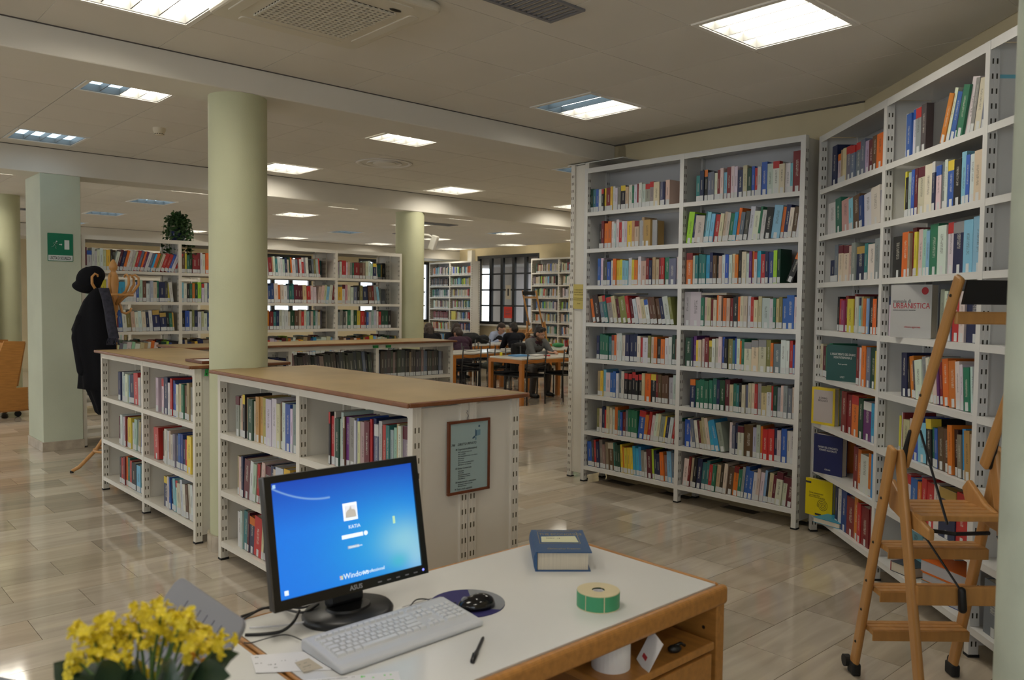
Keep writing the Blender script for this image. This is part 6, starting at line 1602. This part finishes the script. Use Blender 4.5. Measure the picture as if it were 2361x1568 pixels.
for z, rx, ry, dx in secs:
    for k in range(n):
        a = 2 * PI * k / n; f = 1 + 0.09 * math.sin(7 * a + z * 3) * min(1, (1.7 - z) * 2) + 0.05 * math.sin(3 * a + z * 7)
        mb.v.append((dx + rx * f * math.cos(a), ry * f * math.sin(a), z))
for i in range(len(secs) - 1):
    for k in range(n):
        mb.f.append((i * n + (k + 1) % n, i * n + k, (i + 1) * n + k, (i + 1) * n + (k + 1) % n))
mb.f += [tuple(range(n)), tuple((len(secs) - 1) * n + k for k in range(n - 1, -1, -1))]; mb.m = [0] * len(mb.f)
mb.build('cloth', M['dark_cloth'], ct, smooth=True)
mb = MB(); mb.capsule((-0.11, -0.06, 1.42), (-0.145, -0.07, 1.25), 0.055, 0.055); mb.capsule((-0.145, -0.07, 1.25), (-0.10, -0.08, 0.95), 0.055, 0.05); mb.build('sleeve', M['dark_cloth'], ct, smooth=True)
M['scarf'] = mat('scarf', (0.022, 0.022, 0.035), 0.95, var=0.5, vscale=30, bump=0.3, bscale=120)
sf = thing('scarf', 'dark grey blue woven scarf with fringe hanging over the coat', 'scarf')
pts = [(238, 664, 7.26), (246, 690, 7.25), (252, 720, 7.25), (256, 750, 7.25), (262, 780, 7.25)]
C3 = [aty(*q_) for q_ in pts]; sf.location = C3[-1]
mb = MB(); hw = 0.045
for i, c in enumerate(C3):
    for sx_ in (-1, -0.4, 0.4, 1):
        for yy in (0, 0.012): mb.v.append(c - sf.location + Vector((sx_ * hw, -0.02 * (1 - sx_ * sx_) + yy, 0)))
for i in range(len(C3) - 1):
    r0_, r1_ = i * 8, (i + 1) * 8
    for k in range(3): mb.f += [(r0_ + 2 * k, r0_ + 2 * k + 2, r1_ + 2 * k + 2, r1_ + 2 * k), (r0_ + 2 * k + 1, r1_ + 2 * k + 1, r1_ + 2 * k + 3, r0_ + 2 * k + 3)]
    mb.f += [(r0_, r1_, r1_ + 1, r0_ + 1), (r0_ + 6, r0_ + 7, r1_ + 7, r1_ + 6)]
mb.m = [0] * len(mb.f); mb.build('cloth', M['scarf'], sf, smooth=True)
fr_ = MB(); rs = random.Random(5)
for k in range(26):
    x = rs.uniform(-hw, hw); fr_.tube([(x, -0.01, 0), (x + rs.uniform(-0.01, 0.012), -0.012, -0.03), (x + rs.uniform(-0.02, 0.02), -0.01, -0.06)], 0.003, 4)
tag(fr_.build('fringe', M['scarf'], sf), kind='stuff')

# ------------------------------------------------------------------ wooden book trolley at the left edge
tc_ = thing('book_trolley', 'orange wooden book trolley on castors at the left edge', 'book trolley', W(-12.46, 2.52, 0), PHI + PI / 2 + math.radians(8))
# local x to the right (along t), y away; side outline in x,z
out = [(-0.95, 0.10), (0.0, 0.10), (0.0, 0.40), (-0.14, 0.40), (-0.02, 1.02), (-0.28, 1.03), (-0.50, 0.40), (-0.95, 0.40)]
for y in (0.0, 0.62):
    q = MB(); q.prism(out, y, y + 0.022); q.build('side_panel', M['oak'], tc_, bevel=0.003)
for a, b in (((-0.45, 0.42), (-0.26, 1.0)), ((-0.13, 0.42), (-0.03, 1.0))):
    q = MB(); q.prism([(a[0], a[1]), (b[0], b[1]), (b[0] + 0.02, b[1]), (a[0] + 0.02, a[1])], 0.022, 0.62); q.build('sloping_board', M['oak'], tc_)
for z in (0.13, 0.62):
    q = MB(); q.bx(-0.93 if z < 0.3 else -0.36, -0.02 if z < 0.3 else -0.12, 0.022, 0.62, z, z + 0.02); q.build('shelf', M['oak'], tc_)
q = MB(); q.bx(-0.95, 0.06, -0.01, 0.65, 0.085, 0.10); q.build('base_board', M['oak_dark'], tc_)
for x in (-0.85, -0.1):
    for y in (0.08, 0.56):
        q = MB(); q.lathe([(0, -0.014), (0.04, -0.014), (0.04, 0.014), (0, 0.014)], 18, M=Matrix.Translation((x, y, 0.04)) @ Matrix.Rotation(PI / 2, 4, 'X')); q.build('castor', M['rubber_black'], tc_)

# ------------------------------------------------------------------ ivy in a blue pot
pv = thing('potted_ivy', 'trailing ivy in a glazed blue pot on the long open bookcase', 'pot plant', W(-9.70, 3.52, 2.287))
M['glaze_blue'] = mat('glaze_blue', (0.022, 0.032, 0.10), 0.12); M['ivy_leaf'] = mat('ivy_leaf', (0.035, 0.085, 0.025), 0.45, var=0.5, vscale=12)
M['clay_rim'] = mat('clay_rim', (0.40, 0.32, 0.22), 0.5)
mb = MB(); mb.lathe([(0, 0), (0.065, 0), (0.085, 0.04), (0.088, 0.12), (0.07, 0.165), (0.06, 0.165), (0.06, 0.14), (0, 0.14)], 30); mb.build('pot', M['glaze_blue'], pv, smooth=True)
mb = MB(); mb.lathe([(0.06, 0.163), (0.075, 0.163), (0.075, 0.175), (0.06, 0.175), (0.06, 0.163)], 30); mb.build('rim', M['clay_rim'], pv, smooth=True)
rs = random.Random(9); lf = MB(); stv = MB()
def ivyleaf(c, s_):
    e = Euler((rs.uniform(-1.2, 1.2), rs.uniform(-0.8, 0.8), rs.uniform(0, 6.28))).to_matrix() * s_
    lf.add([Vector(c) + e @ Vector(p) for p in ((0, -0.9, 0), (0.8, -0.5, 0.15), (0.45, 0.1, 0), (0.0, 1.0, 0.1), (-0.45, 0.1, 0), (-0.8, -0.5, 0.15))], [(0, 1, 2, 3), (0, 3, 4, 5)])
for k in range(46):
    a = rs.uniform(0, 6.28); rad = rs.uniform(0.05, 0.17); up = rs.uniform(0.04, 0.17)
    front = math.cos(a - (PHI - 0.35))
    drop = rs.choice((0.0, 0.0, 0.03, 0.08)) if abs(math.sin(a - PHI)) < 0.55 else rs.choice((0.05, 0.12, 0.2, 0.27))
    d = Vector((math.cos(a), math.sin(a), 0))
    P3 = [Vector((0, 0, 0.16)), d * rad * 0.5 + Vector((0, 0, 0.17 + up)), d * rad + Vector((0, 0, 0.15 + up * 0.4)), d * rad * 1.12 + Vector((0, 0, 0.12 - drop * 0.6)), d * rad * 1.1 + Vector((0, 0, 0.10 - drop * 1.2))]
    stv.tube(P3, 0.0022, 5)
    for i in range(len(P3) - 1):
        for q_ in range(10 if i < 2 else 7): ivyleaf(P3[i].lerp(P3[i + 1], rs.random()) + Vector((rs.gauss(0, 0.014), rs.gauss(0, 0.014), rs.gauss(0, 0.014))), rs.uniform(0.018, 0.030))
stv.build('stems', M['stem_green'], pv); tag(lf.build('foliage', M['ivy_leaf'], pv), kind='stuff')
# ------------------------------------------------------------------ reading room: tables and chairs
def make_table(L=1.62, D=0.80):
    t = thing('table', 'x', 'table')
    q = MB(); q.bx(-D + 0.012, -0.012, 0.012, L - 0.012, 0.715, 0.742); q.build('table_top', M['table_white'], t, bevel=0.006)
    for a in ((-D, 0, 0, 0.05), (-D, 0, L - 0.05, L), (-0.05, 0, 0.05, L - 0.05), (-D, -D + 0.05, 0.05, L - 0.05)):
        q = MB(); q.bx(*a, 0.655, 0.714); q.build('apron', M['table_orange'], t, bevel=0.004)
    for x in (-D, -0.062):
        for y in (0, L - 0.062):
            q = MB(); q.bx(x, x + 0.062, y, y + 0.062, 0.0, 0.655); q.build('leg', M['table_orange'], t, bevel=0.004)
    return t
TB = [(-9.22, 8.62, 'white topped orange table where the man in grey hoodie sits'), (-10.79, 8.50, 'white topped orange table behind the grey hoodie table'),
      (-12.78, 9.55, 'white topped orange table with a black bag on it'), (-12.78, 11.25, 'white topped orange table of the man in a vest'), (-10.79, 10.25, 'white topped table half hidden behind the man in grey hoodie'), (-14.5, 11.6, 'white topped orange table nearest the far window')]
tb0 = make_table()
for k, (s, t, lab) in enumerate(TB):
    o = tb0 if k == 0 else copy_tree(tb0)
    o.location = W(s, t); o.rotation_euler = RZ
    tag(o, lab, 'table', 'reading tables')

def make_chair():
    """seat faces -x (towards the table), back posts at x = 0; y across"""
    t = thing('chair', 'x', 'chair')
    w, d, hs = 0.40, 0.40, 0.45
    for y in (0, w):
        q = MB(); q.tube([(0.02, y, 0), (0.0, y, hs), (0.035, y, 0.862)], 0.011, 8); q.build('back_post', M['black_metal'], t, smooth=True)
        q = MB(); q.tube([(-d, y, 0), (-d, y, hs - 0.01)], 0.011, 8); q.build('leg', M['black_metal'], t, smooth=True)
        q = MB(); q.tube([(-d, y, hs - 0.01), (0, y, hs - 0.01)], 0.010, 8); q.build('seat_rail', M['black_metal'], t, smooth=True)
    for x in (-d, 0.0):
        q = MB(); q.tube([(x, 0, hs - 0.012), (x, w, hs - 0.012)], 0.010, 8); q.build('seat_rail', M['black_metal'], t, smooth=True)
    q = MB(); q.slab(rrect(-d - 0.01, 0.0, -0.012, w + 0.012, 0.04), hs, hs + 0.03); q.build('seat', M['dark_cloth'], t, bevel=0.01)
    for k, z in enumerate((0.62, 0.68, 0.74, 0.80)):
        q = MB(); q.tube([(0.014 + 0.035 * (z - hs) / 0.41, w * i / 8, z - 0.022 * math.sin(PI * i / 8)) for i in range(9)], 0.0045, 6); q.build('back_cord', M['black_plastic'], t, smooth=True)
    return t
ch0 = make_chair()
CH = [(-9.23, 8.73, 0, 'black chair pushed in at the near side of the hoodie table, left'), (-9.20, 9.52, 0, 'black chair pushed in at the near side of the hoodie table, right'),
      (-10.13, 9.12, PI, 'black chair with a bag on its seat beside the man in hoodie'), (-10.35, 10.07, PI, 'black chair the man in grey hoodie sits on'),
      (-10.72, 8.63, 0, 'black chair at the near side of the second table, left'), (-10.72, 9.35, 0, 'black chair at the near side of the second table, right'),
      (-11.7, 9.05, PI, 'black chair at the far side of the second table, left'), (-11.72, 9.85, PI, 'black chair at the far side of the second table, right'),
      (-12.65, 9.75, 0, 'black chair before the table with the black bag, left'), (-12.65, 10.5, 0, 'black chair before the table with the black bag, right'),
      (-12.7, 11.3, 0, 'black chair before the vest man, left'), (-12.7, 11.95, 0, 'black chair before the vest man, right'), (-13.85, 12.28, PI, 'black chair the man in a vest sits on'),
      (-13.6, 10.5, PI, 'black chair the person in purple shirt sits on'), (-10.35, 11.3, 0, 'black chair at the right behind the tablet'), (-14.35, 12.3, 0, 'black chair behind the black bag'), (-12.0, 11.6, PI, 'black chair far right behind the hoodie table'),
      (-15.35, 13.3, 0, 'black chair below the far window')]
for k, (s, t, r_, lab) in enumerate(CH):
    o = ch0 if k == 0 else copy_tree(ch0)
    o.location = W(s, t); o.rotation_euler = (0, 0, PHI + r_)
    tag(o, lab, 'chair', 'black chairs in the reading room')

# ------------------------------------------------------------------ people
def skin(name, c): return mat(name, c, 0.55, var=0.05, vscale=30)
M['skin_a'] = skin('skin_a', (0.42, 0.22, 0.14)); M['skin_b'] = skin('skin_b', (0.50, 0.28, 0.20))
M['hair_black'] = mat('hair_black', (0.012, 0.009, 0.008), 0.6, bump=0.5, bscale=60); M['hair_brown'] = mat('hair_brown', (0.03, 0.016, 0.010), 0.6, bump=0.5, bscale=60)
M['beard'] = mat('beard', (0.10, 0.055, 0.038), 0.8)
M['eye_white'] = mat('eye_white', (0.6, 0.58, 0.55), 0.3)
M['lip'] = mat('lip', (0.30, 0.11, 0.09), 0.5)

def ik(a, b, l1, l2, hint):
    a, b = Vector(a), Vector(b); d = b - a; L = min(d.length, (l1 + l2) * 0.985); u = d.normalized()
    x = (l1 * l1 - l2 * l2 + L * L) / (2 * L); h = math.sqrt(max(0, l1 * l1 - x * x))
    n = Vector(hint) - u * Vector(hint).dot(u); n.normalize()
    return a + u * x + n * h, a + u * L

def person(label, loc, rz, lean=25, hands=((0.5, 0.12, 0.77), (0.5, -0.12, 0.77)), head=(25, 0), feet=((0.45, 0.1), (0.42, -0.12)), skinm='skin_a', hair='hair_black', hairlong=False, top=(0.2, 0.2, 0.2), top2=None, vest=None, trousers=(0.05, 0.05, 0.05), shoes=(0.01, 0.01, 0.01), hood=None, beard=False, glasses=False, voxel=0.0075, collar=None, hat=None):
    t = thing('person', label, 'person', loc, rz)
    hip = Vector((0, 0, 0.53))
    a = math.radians(lean); sp = Vector((math.sin(a), 0, math.cos(a)))
    chest = hip + sp * 0.30; neck = hip + sp * 0.47
    hd = neck + Vector((math.sin(a + 0.25), 0, math.cos(a + 0.25))) * 0.13
    sh = [hip + sp * 0.43 + Vector((0.01, y, 0)) for y in (0.175, -0.175)]
    body, shirt, legs = MB(), MB(), MB()
    Rt = Matrix.Rotation(a, 3, 'Y')
    for (m_, g) in ((body, 0.0), (shirt, 0.016)):
        m_.ball(hip + sp * 0.08, (0.115 + g, 0.155 + g, 0.12 + g), rot=Rt); m_.ball(hip + sp * 0.24, (0.10 + g, 0.145 + g, 0.15 + g), rot=Rt); m_.ball(hip + sp * 0.36, (0.105 + g, 0.165 + g, 0.125 + g), rot=Rt)
        m_.capsule(sh[0] + Vector((-0.01, -0.03, 0)), sh[1] + Vector((-0.01, 0.03, 0)), 0.062 + g, 0.062 + g)
    body.capsule(neck - sp * 0.04, hd - Vector((0.0, 0, 0.05)), 0.055, 0.05)
    shirt.capsule(hip + sp * 0.42, hip + sp * 0.465, 0.075, 0.062)
    HM = Matrix.Translation(hd) @ Matrix.Rotation(math.radians(head[1]), 4, 'Z') @ Matrix.Rotation(math.radians(head[0]), 4, 'Y')
    # head: skull, jaw, brow, nose, cheeks, ears
    body.ball((-0.012, 0, 0.03), (0.092, 0.076, 0.095), 18, 12, M=HM); body.ball((0.028, 0, -0.035), (0.062, 0.058, 0.075), 16, 10, M=HM); body.ball((0.05, 0, -0.085), (0.032, 0.03, 0.028), M=HM)
    body.capsule((0.082, 0, 0.012), (0.100, 0, -0.022), 0.010, 0.015, M=HM); body.ball((0.068, 0, 0.026), (0.02, 0.052, 0.014), M=HM)
    for y in (1, -1):
        body.ball((-0.008, 0.078 * y, 0.0), (0.022, 0.010, 0.032), M=HM); body.ball((0.055, 0.034 * y, -0.02), (0.026, 0.024, 0.026), M=HM)
    for i, y in enumerate((1, -1)):
        hint = (-0.35, 0.55 * y, -0.75)
        el, wr = ik(sh[i], Vector(hands[i]), 0.285, 0.255, hint)
        body.capsule(sh[i], el, 0.046, 0.038); body.capsule(el, wr, 0.038, 0.027)
        shirt.capsule(sh[i], el, 0.066, 0.052); shirt.capsule(el, el.lerp(wr, 0.92), 0.052, 0.042)
        d = (wr - el).normalized(); d = Vector((d.x, d.y * 0.4 - 0.25 * y, -0.12)).normalized()
        side = d.cross(Vector((0, 0, 1))).normalized() * (-y); up = Vector((0, 0, 1))
        palm = wr + d * 0.05
        body.ball(palm, (0.044, 0.036, 0.018), rot=Matrix((d, d.cross(up) * -1, up)).transposed())
        for k, (off, ln) in enumerate(((-0.027, 0.066), (-0.009, 0.076), (0.009, 0.070), (0.026, 0.054))):
            r0 = palm + d * 0.034 + d.cross(up).normalized() * off
            k1 = r0 + d * ln * 0.5 + up * 0.008; k2 = k1 + (d * 0.8 - up * 0.6).normalized() * ln * 0.5
            body.capsule(r0, k1, 0.0095, 0.0085, 8); body.capsule(k1, k2, 0.0085, 0.007, 8)
        tb = palm - d * 0.015 - d.cross(up).normalized() * (-0.036 * y); th1 = tb + (d * 0.7 + d.cross(up).normalized() * (0.6 * y)).normalized() * 0.035
        body.capsule(tb, th1, 0.012, 0.0095, 8); body.capsule(th1, th1 + d * 0.028 - up * 0.006, 0.0095, 0.008, 8)
        # legs
        hj = Vector((0, 0.085 * y, 0.50)); an = Vector((feet[i][0], feet[i][1], 0.085))
        kn, an = ik(hj, an, 0.43, 0.42, (0.6, 0.05 * y, 0.8))
        for m_, g in ((body, 0.0), (legs, 0.014)):
            m_.capsule(hj, kn, 0.078 + g, 0.055 + g); m_.capsule(kn, an + Vector((0, 0, 0.02 if g else 0)), 0.055 + g, 0.036 + g * 1.3)
        body.capsule(an - Vector((0.02, 0, 0.045)), an + Vector((0.14, 0, -0.055)), 0.032, 0.028)
        q = MB(); q.capsule(an + Vector((-0.03, 0, -0.035)), an + Vector((0.15, 0.0, -0.048)), 0.046, 0.036); q.capsule(an + Vector((-0.01, 0, 0.0)), an + Vector((0.03, 0, -0.03)), 0.05, 0.045)
        for v_i, v in enumerate(q.v):
            if v[2] < 0.003: q.v[v_i] = (v[0], v[1], 0.003)
        blob(q, 'shoe', mat('shoe', shoes, 0.5), t, 0.009, 3)
    legs.ball(hip + Vector((0, 0, -0.02)), (0.135, 0.168, 0.11))
    blob(body, 'body', M[skinm], t, voxel, 3)
    blob(shirt, 'top', mat('top_cloth', top, 0.9, spec=0.2, bump=0.3, bscale=70), t, 0.009, 5, disp=(0.012, 0.08))
    blob(legs, 'trousers', mat('trouser_cloth', trousers, 0.9, spec=0.2, bump=0.3, bscale=70), t, 0.010, 5, disp=(0.012, 0.09))
    if vest:
        q = MB(); g = 0.026
        q.ball(hip + sp * 0.10, (0.115 + g, 0.155 + g, 0.12 + g), rot=Rt); q.ball(hip + sp * 0.24, (0.10 + g, 0.145 + g, 0.15 + g), rot=Rt); q.ball(hip + sp * 0.35, (0.105 + g, 0.150 + g, 0.115 + g), rot=Rt)
        blob(q, 'vest', mat('vest_cloth', vest, 0.9, bump=0.2), t, 0.010, 4)
    if top2:
        q = MB(); q.prism([(-0.035, 0.0), (0.035, 0.0), (0.055, 0.17), (-0.055, 0.17)], -0.006, 0.006, M=Matrix.Translation(hip + sp * 0.22 + Vector((0.108, 0, 0))) @ Matrix.Rotation(a, 4, 'Y') @ Matrix.Rotation(PI / 2, 4, 'Z'))
        q.build('undershirt', mat('undershirt', top2, 0.9), t)
    if hood:
        q = MB()
        for k in range(14):
            an_ = 2 * PI * k / 14
            q.ball(neck + Vector((-0.025 + 0.075 * math.cos(an_), 0.095 * math.sin(an_), -0.012 - 0.035 * math.cos(an_))), (0.045, 0.04, 0.04), 10, 7)
        q.ball(neck + Vector((-0.10, 0, -0.06)), (0.06, 0.12, 0.08))
        blob(q, 'hood', mat('hood_cloth', hood, 0.95), t, 0.009, 4)
    if collar:
        q = MB()
        for y in (1, -1): q.prism([(0.0, 0.0), (0.07, -0.05), (0.03, 0.035)], 0.0, 0.006, M=Matrix.Translation(neck + Vector((0.0, 0.03 * y, -0.005))) @ Matrix.Rotation(0.5 * y, 4, 'Z'))
        q.build('collar', mat('collar_cloth', collar, 0.8), t)
    # face
    for y in (1, -1):
        q = MB(); q.ball((0.077, 0.031 * y, 0.006), (0.008, 0.0135, 0.008), 10, 7, M=HM); e_ = q.build('eye', M['eye_white'], t, smooth=True)
        q = MB(); q.ball((0.0845, 0.031 * y, 0.004), (0.003, 0.006, 0.006), 8, 6, M=HM); q.build('iris', M['ink'], e_, smooth=True)
        q = MB(); q.tube([HM @ Vector((0.083, 0.012 * y, 0.026)), HM @ Vector((0.083, 0.033 * y, 0.031)), HM @ Vector((0.072, 0.052 * y, 0.025))], 0.0045, 6); q.build('eyebrow', M[hair], t)
    q = MB(); q.ball((0.082, 0, -0.058), (0.008, 0.022, 0.005), 10, 6, M=HM); q.build('mouth', M['lip'], t, smooth=True)
    q = MB()
    q.ball((-0.022, 0, 0.055), (0.094, 0.083, 0.085), 16, 10, M=HM); q.ball((-0.045, 0, 0.0), (0.070, 0.081, 0.085), 16, 10, M=HM)
    if hair == 'hair_black':
        rs_ = random.Random(4)
        for k in range(18): q.ball((rs_.uniform(-0.09, 0.055), rs_.uniform(-0.06, 0.06), rs_.uniform(0.085, 0.125)), rs_.uniform(0.02, 0.034), 8, 6, M=HM)
    if hairlong:
        for y in (1, -1): q.capsule(HM @ Vector((-0.02, 0.07 * y, 0.02)), HM @ Vector((-0.03, 0.085 * y, -0.2)), 0.035, 0.03)
        q.capsule(HM @ Vector((-0.07, 0, 0.0)), HM @ Vector((-0.09, 0, -0.24)), 0.06, 0.05)
    blob(q, 'hair', M[hair], t, 0.0085, 2, disp=(0.014, 0.03))
    if beard:
        q = MB(); q.ball((0.026, 0, -0.052), (0.0640, 0.0605, 0.062), 16, 10, M=HM); q.ball((0.05, 0, -0.088), (0.034, 0.033, 0.031), M=HM)
        for i, v in enumerate(q.v):
            lv = HM.inverted() @ Vector(v)
            if lv.z > -0.03: lv.z = -0.03 - 0.2 * (lv.z + 0.03); lv.x *= 0.9; lv.y *= 0.9; q.v[i] = tuple(HM @ lv)
        q.build('beard', M['beard'], t, smooth=True)
    if glasses:
        q = MB()
        for y in (1, -1):
            q.tube([HM @ Vector((0.097, 0.032 * y + 0.021 * math.cos(b_), 0.004 + 0.015 * math.sin(b_))) for b_ in [2 * PI * k / 14 for k in range(15)]], 0.0018, 5)
            q.tube([HM @ Vector((0.094, 0.052 * y, 0.008)), HM @ Vector((0.0, 0.082 * y, 0.012))], 0.0018, 5)
        q.build('glasses', M['ink'], t)
    return t
person('man in grey hoodie seated at a table, working beside a tablet', W(-10.40, 9.93), PHI - 0.10, lean=22, hands=((0.56, 0.10, 0.775), (0.50, -0.02, 0.775)), head=(24, 22), feet=((0.47, 0.02), (0.50, -0.34)), top=(0.13, 0.135, 0.135), top2=(0.02, 0.012, 0.018), trousers=(0.085, 0.075, 0.07), shoes=(0.008, 0.008, 0.008), hood=(0.045, 0.018, 0.028), beard=True, hair='hair_black')
person('man with glasses in black vest and pale blue shirt, reading at a table', W(-13.92, 12.05), PHI + 0.05, lean=30, hands=((0.46, 0.06, 0.775), (0.40, -0.16, 0.775)), head=(34, 12), top=(0.36, 0.42, 0.58), vest=(0.010, 0.010, 0.016), trousers=(0.02, 0.02, 0.03), hair='hair_brown', skinm='skin_b', glasses=True, collar=(0.42, 0.48, 0.60), voxel=0.009)
person('person in dark purple shirt bending over a table, seen from behind', W(-12.05, 9.75), PHI + PI - 0.35, lean=36, hands=((0.48, 0.1, 0.775), (0.46, -0.1, 0.775)), head=(35, 20), top=(0.045, 0.022, 0.038), trousers=(0.02, 0.02, 0.025), hair='hair_brown', voxel=0.01)
person('dark haired person in dark jacket seated behind the man in hoodie', W(-12.3, 11.35), PHI + PI * 0.85, lean=24, hands=((0.42, 0.1, 0.8), (0.3, -0.05, 1.0)), head=(20, 25), top=(0.010, 0.011, 0.016), trousers=(0.02, 0.02, 0.025), voxel=0.01)
person('long haired person in black seated beside the second round column', W(-13.0, 9.72), PHI + PI * 0.9, lean=25, head=(22, 0), top=(0.010, 0.009, 0.010), trousers=(0.02, 0.02, 0.02), hair='hair_brown', hairlong=True, voxel=0.011)
person('red-brown haired person in black hidden behind the purple shirt', W(-13.85, 10.75), PHI, lean=28, head=(25, 0), top=(0.012, 0.013, 0.018), trousers=(0.02, 0.02, 0.02), hair='hair_brown', hairlong=True, voxel=0.011)

# things on the tables
bg = thing('bag', 'black rucksack lying on the table before the far window', 'bag', W(-13.35, 10.95, 0.743), PHI + 0.9)
q = MB(); q.ball((0, 0, 0.11), (0.24, 0.14, 0.12)); q.ball((-0.18, 0.02, 0.08), (0.12, 0.12, 0.09)); q.ball((0.3, 0.0, 0.09), (0.13, 0.12, 0.10)); q.ball((0.1, 0, 0.17), (0.1, 0.09, 0.06)); blob(q, 'cloth', mat('bag_cloth', (0.008, 0.009, 0.010), 0.8, bump=0.3, bscale=50), bg, 0.012, 4, disp=(0.03, 0.08))
q = MB(); q.tube([(0.25, -0.1, 0.1), (0.38, -0.14, 0.06), (0.42, -0.1, 0.02)], 0.012, 6); q.build('strap', M['black_plastic'], bg, smooth=True)
bg2 = thing('bag', 'dark green and black bag on a chair seat under the hoodie table', 'bag', W(-10.33, 8.95, 0.482), PHI)
q = MB(); q.ball((0, 0, 0.07), (0.16, 0.17, 0.075)); q.ball((0.03, 0.1, 0.1), (0.1, 0.1, 0.07)); blob(q, 'cloth', mat('bag_green', (0.014, 0.018, 0.012), 0.85, var=0.5, vscale=14), bg2, 0.012, 4, disp=(0.02, 0.07))
jk = thing('jacket', 'dark grey jacket hung over the chair of the man in hoodie', 'jacket', W(-10.62, 9.70, 0.47), PHI)
q = MB(); q.bx(-0.03, 0.03, -0.02, 0.42, 0.02, 0.42); q.ball((0, 0.2, 0.38), (0.06, 0.23, 0.06)); q.ball((0.0, 0.02, 0.1), (0.06, 0.07, 0.2)); blob(q, 'cloth', mat('jacket_cloth', (0.02, 0.02, 0.021), 0.95), jk, 0.014, 4, disp=(0.03, 0.09))
tbz = 0.7425
tb_ = thing('tablet', 'black tablet standing in its folded case on the table', 'tablet', W(-9.62, 10.17, tbz), PHI - 0.25)
q = MB(); q.bx(-0.004, 0.004, -0.12, 0.12, 0, 0.17, M=Matrix.Rotation(0.45, 4, 'Y')); q.build('slab', M['black_plastic'], tb_, bevel=0.003)
q = MB(); q.prism([(0.06, 0.002), (0.13, 0.002), (0.075, 0.13)], -0.1, 0.1); q.build('case_stand', M['black_plastic'], tb_)
for k, (s, t, w_2, d_2, h_2, col, lab) in enumerate(((-9.72, 9.02, 0.21, 0.29, 0.022, (0.08, 0.25, 0.50), 'blue folder lying on the hoodie table near the chair back'), (-9.66, 9.34, 0.2, 0.28, 0.012, (0.62, 0.62, 0.60), 'stack of white papers lying beside the blue folder'), (-9.85, 10.45, 0.21, 0.3, 0.010, (0.62, 0.62, 0.62), 'open white papers behind the tablet'), (-13.4, 12.0, 0.22, 0.3, 0.006, (0.60, 0.62, 0.64), 'white papers in front of the man in a vest'))):
    q = MB(); q.bx(-w_2 / 2, w_2 / 2, -d_2 / 2, d_2 / 2, 0, h_2); o = q.build('papers', mat('paper_%d' % k, col, 0.7), loc=W(s, t, tbz), rot=(0, 0, PHI + 0.1 * k), bevel=0.002); tag(o, lab, 'papers')
q = MB(); q.lathe([(0, 0), (0.022, 0), (0.022, 0.05), (0, 0.055)], 14); tag(q.build('highlighter', mat('highlighter_yellow', (0.7, 0.6, 0.02), 0.4), loc=W(-9.98, 8.86, tbz)), 'small yellow cap standing on the hoodie table', 'marker')
q = MB(); q.bx(-0.06, 0.06, -0.02, 0.02, 0, 0.02); tag(q.build('pencil_case', mat('case_red', (0.5, 0.05, 0.04), 0.5), loc=W(-9.50, 9.45, tbz), rot=RZ, bevel=0.006), 'small red pencil case on the hoodie table', 'pencil case')
gc = thing('pencil_case', 'green striped cloth case on the far right table', 'pencil case', W(-11.3, 11.55, tbz), PHI)
q = MB(); q.ball((0, 0, 0.045), (0.14, 0.1, 0.045)); q.build('cloth', mat('case_green', (0.02, 0.20, 0.06), 0.7, var=0.4, vscale=30), gc, smooth=True)
# cardboard box and the second ladder by the far window
bx_ = thing('cardboard_box', 'brown cardboard box beside the far right bookcase', 'box', W(-15.9, 14.2, 0.0), PHI)
q = MB(); q.bx(0, 0.75, 0, 0.4, 0.0, 0.75); q.build('table_stand', M['oak_dark'], bx_)
q = MB(); q.bx(0.05, 0.65, 0.05, 0.35, 0.752, 0.93); q.build('carton', mat('cardboard', (0.36, 0.19, 0.07), 0.8), bx_)
stepladder('second wooden stepladder standing before the far right bookcase', W(-14.35, 13.35), PHI + 0.35, 1.12, simple=True)
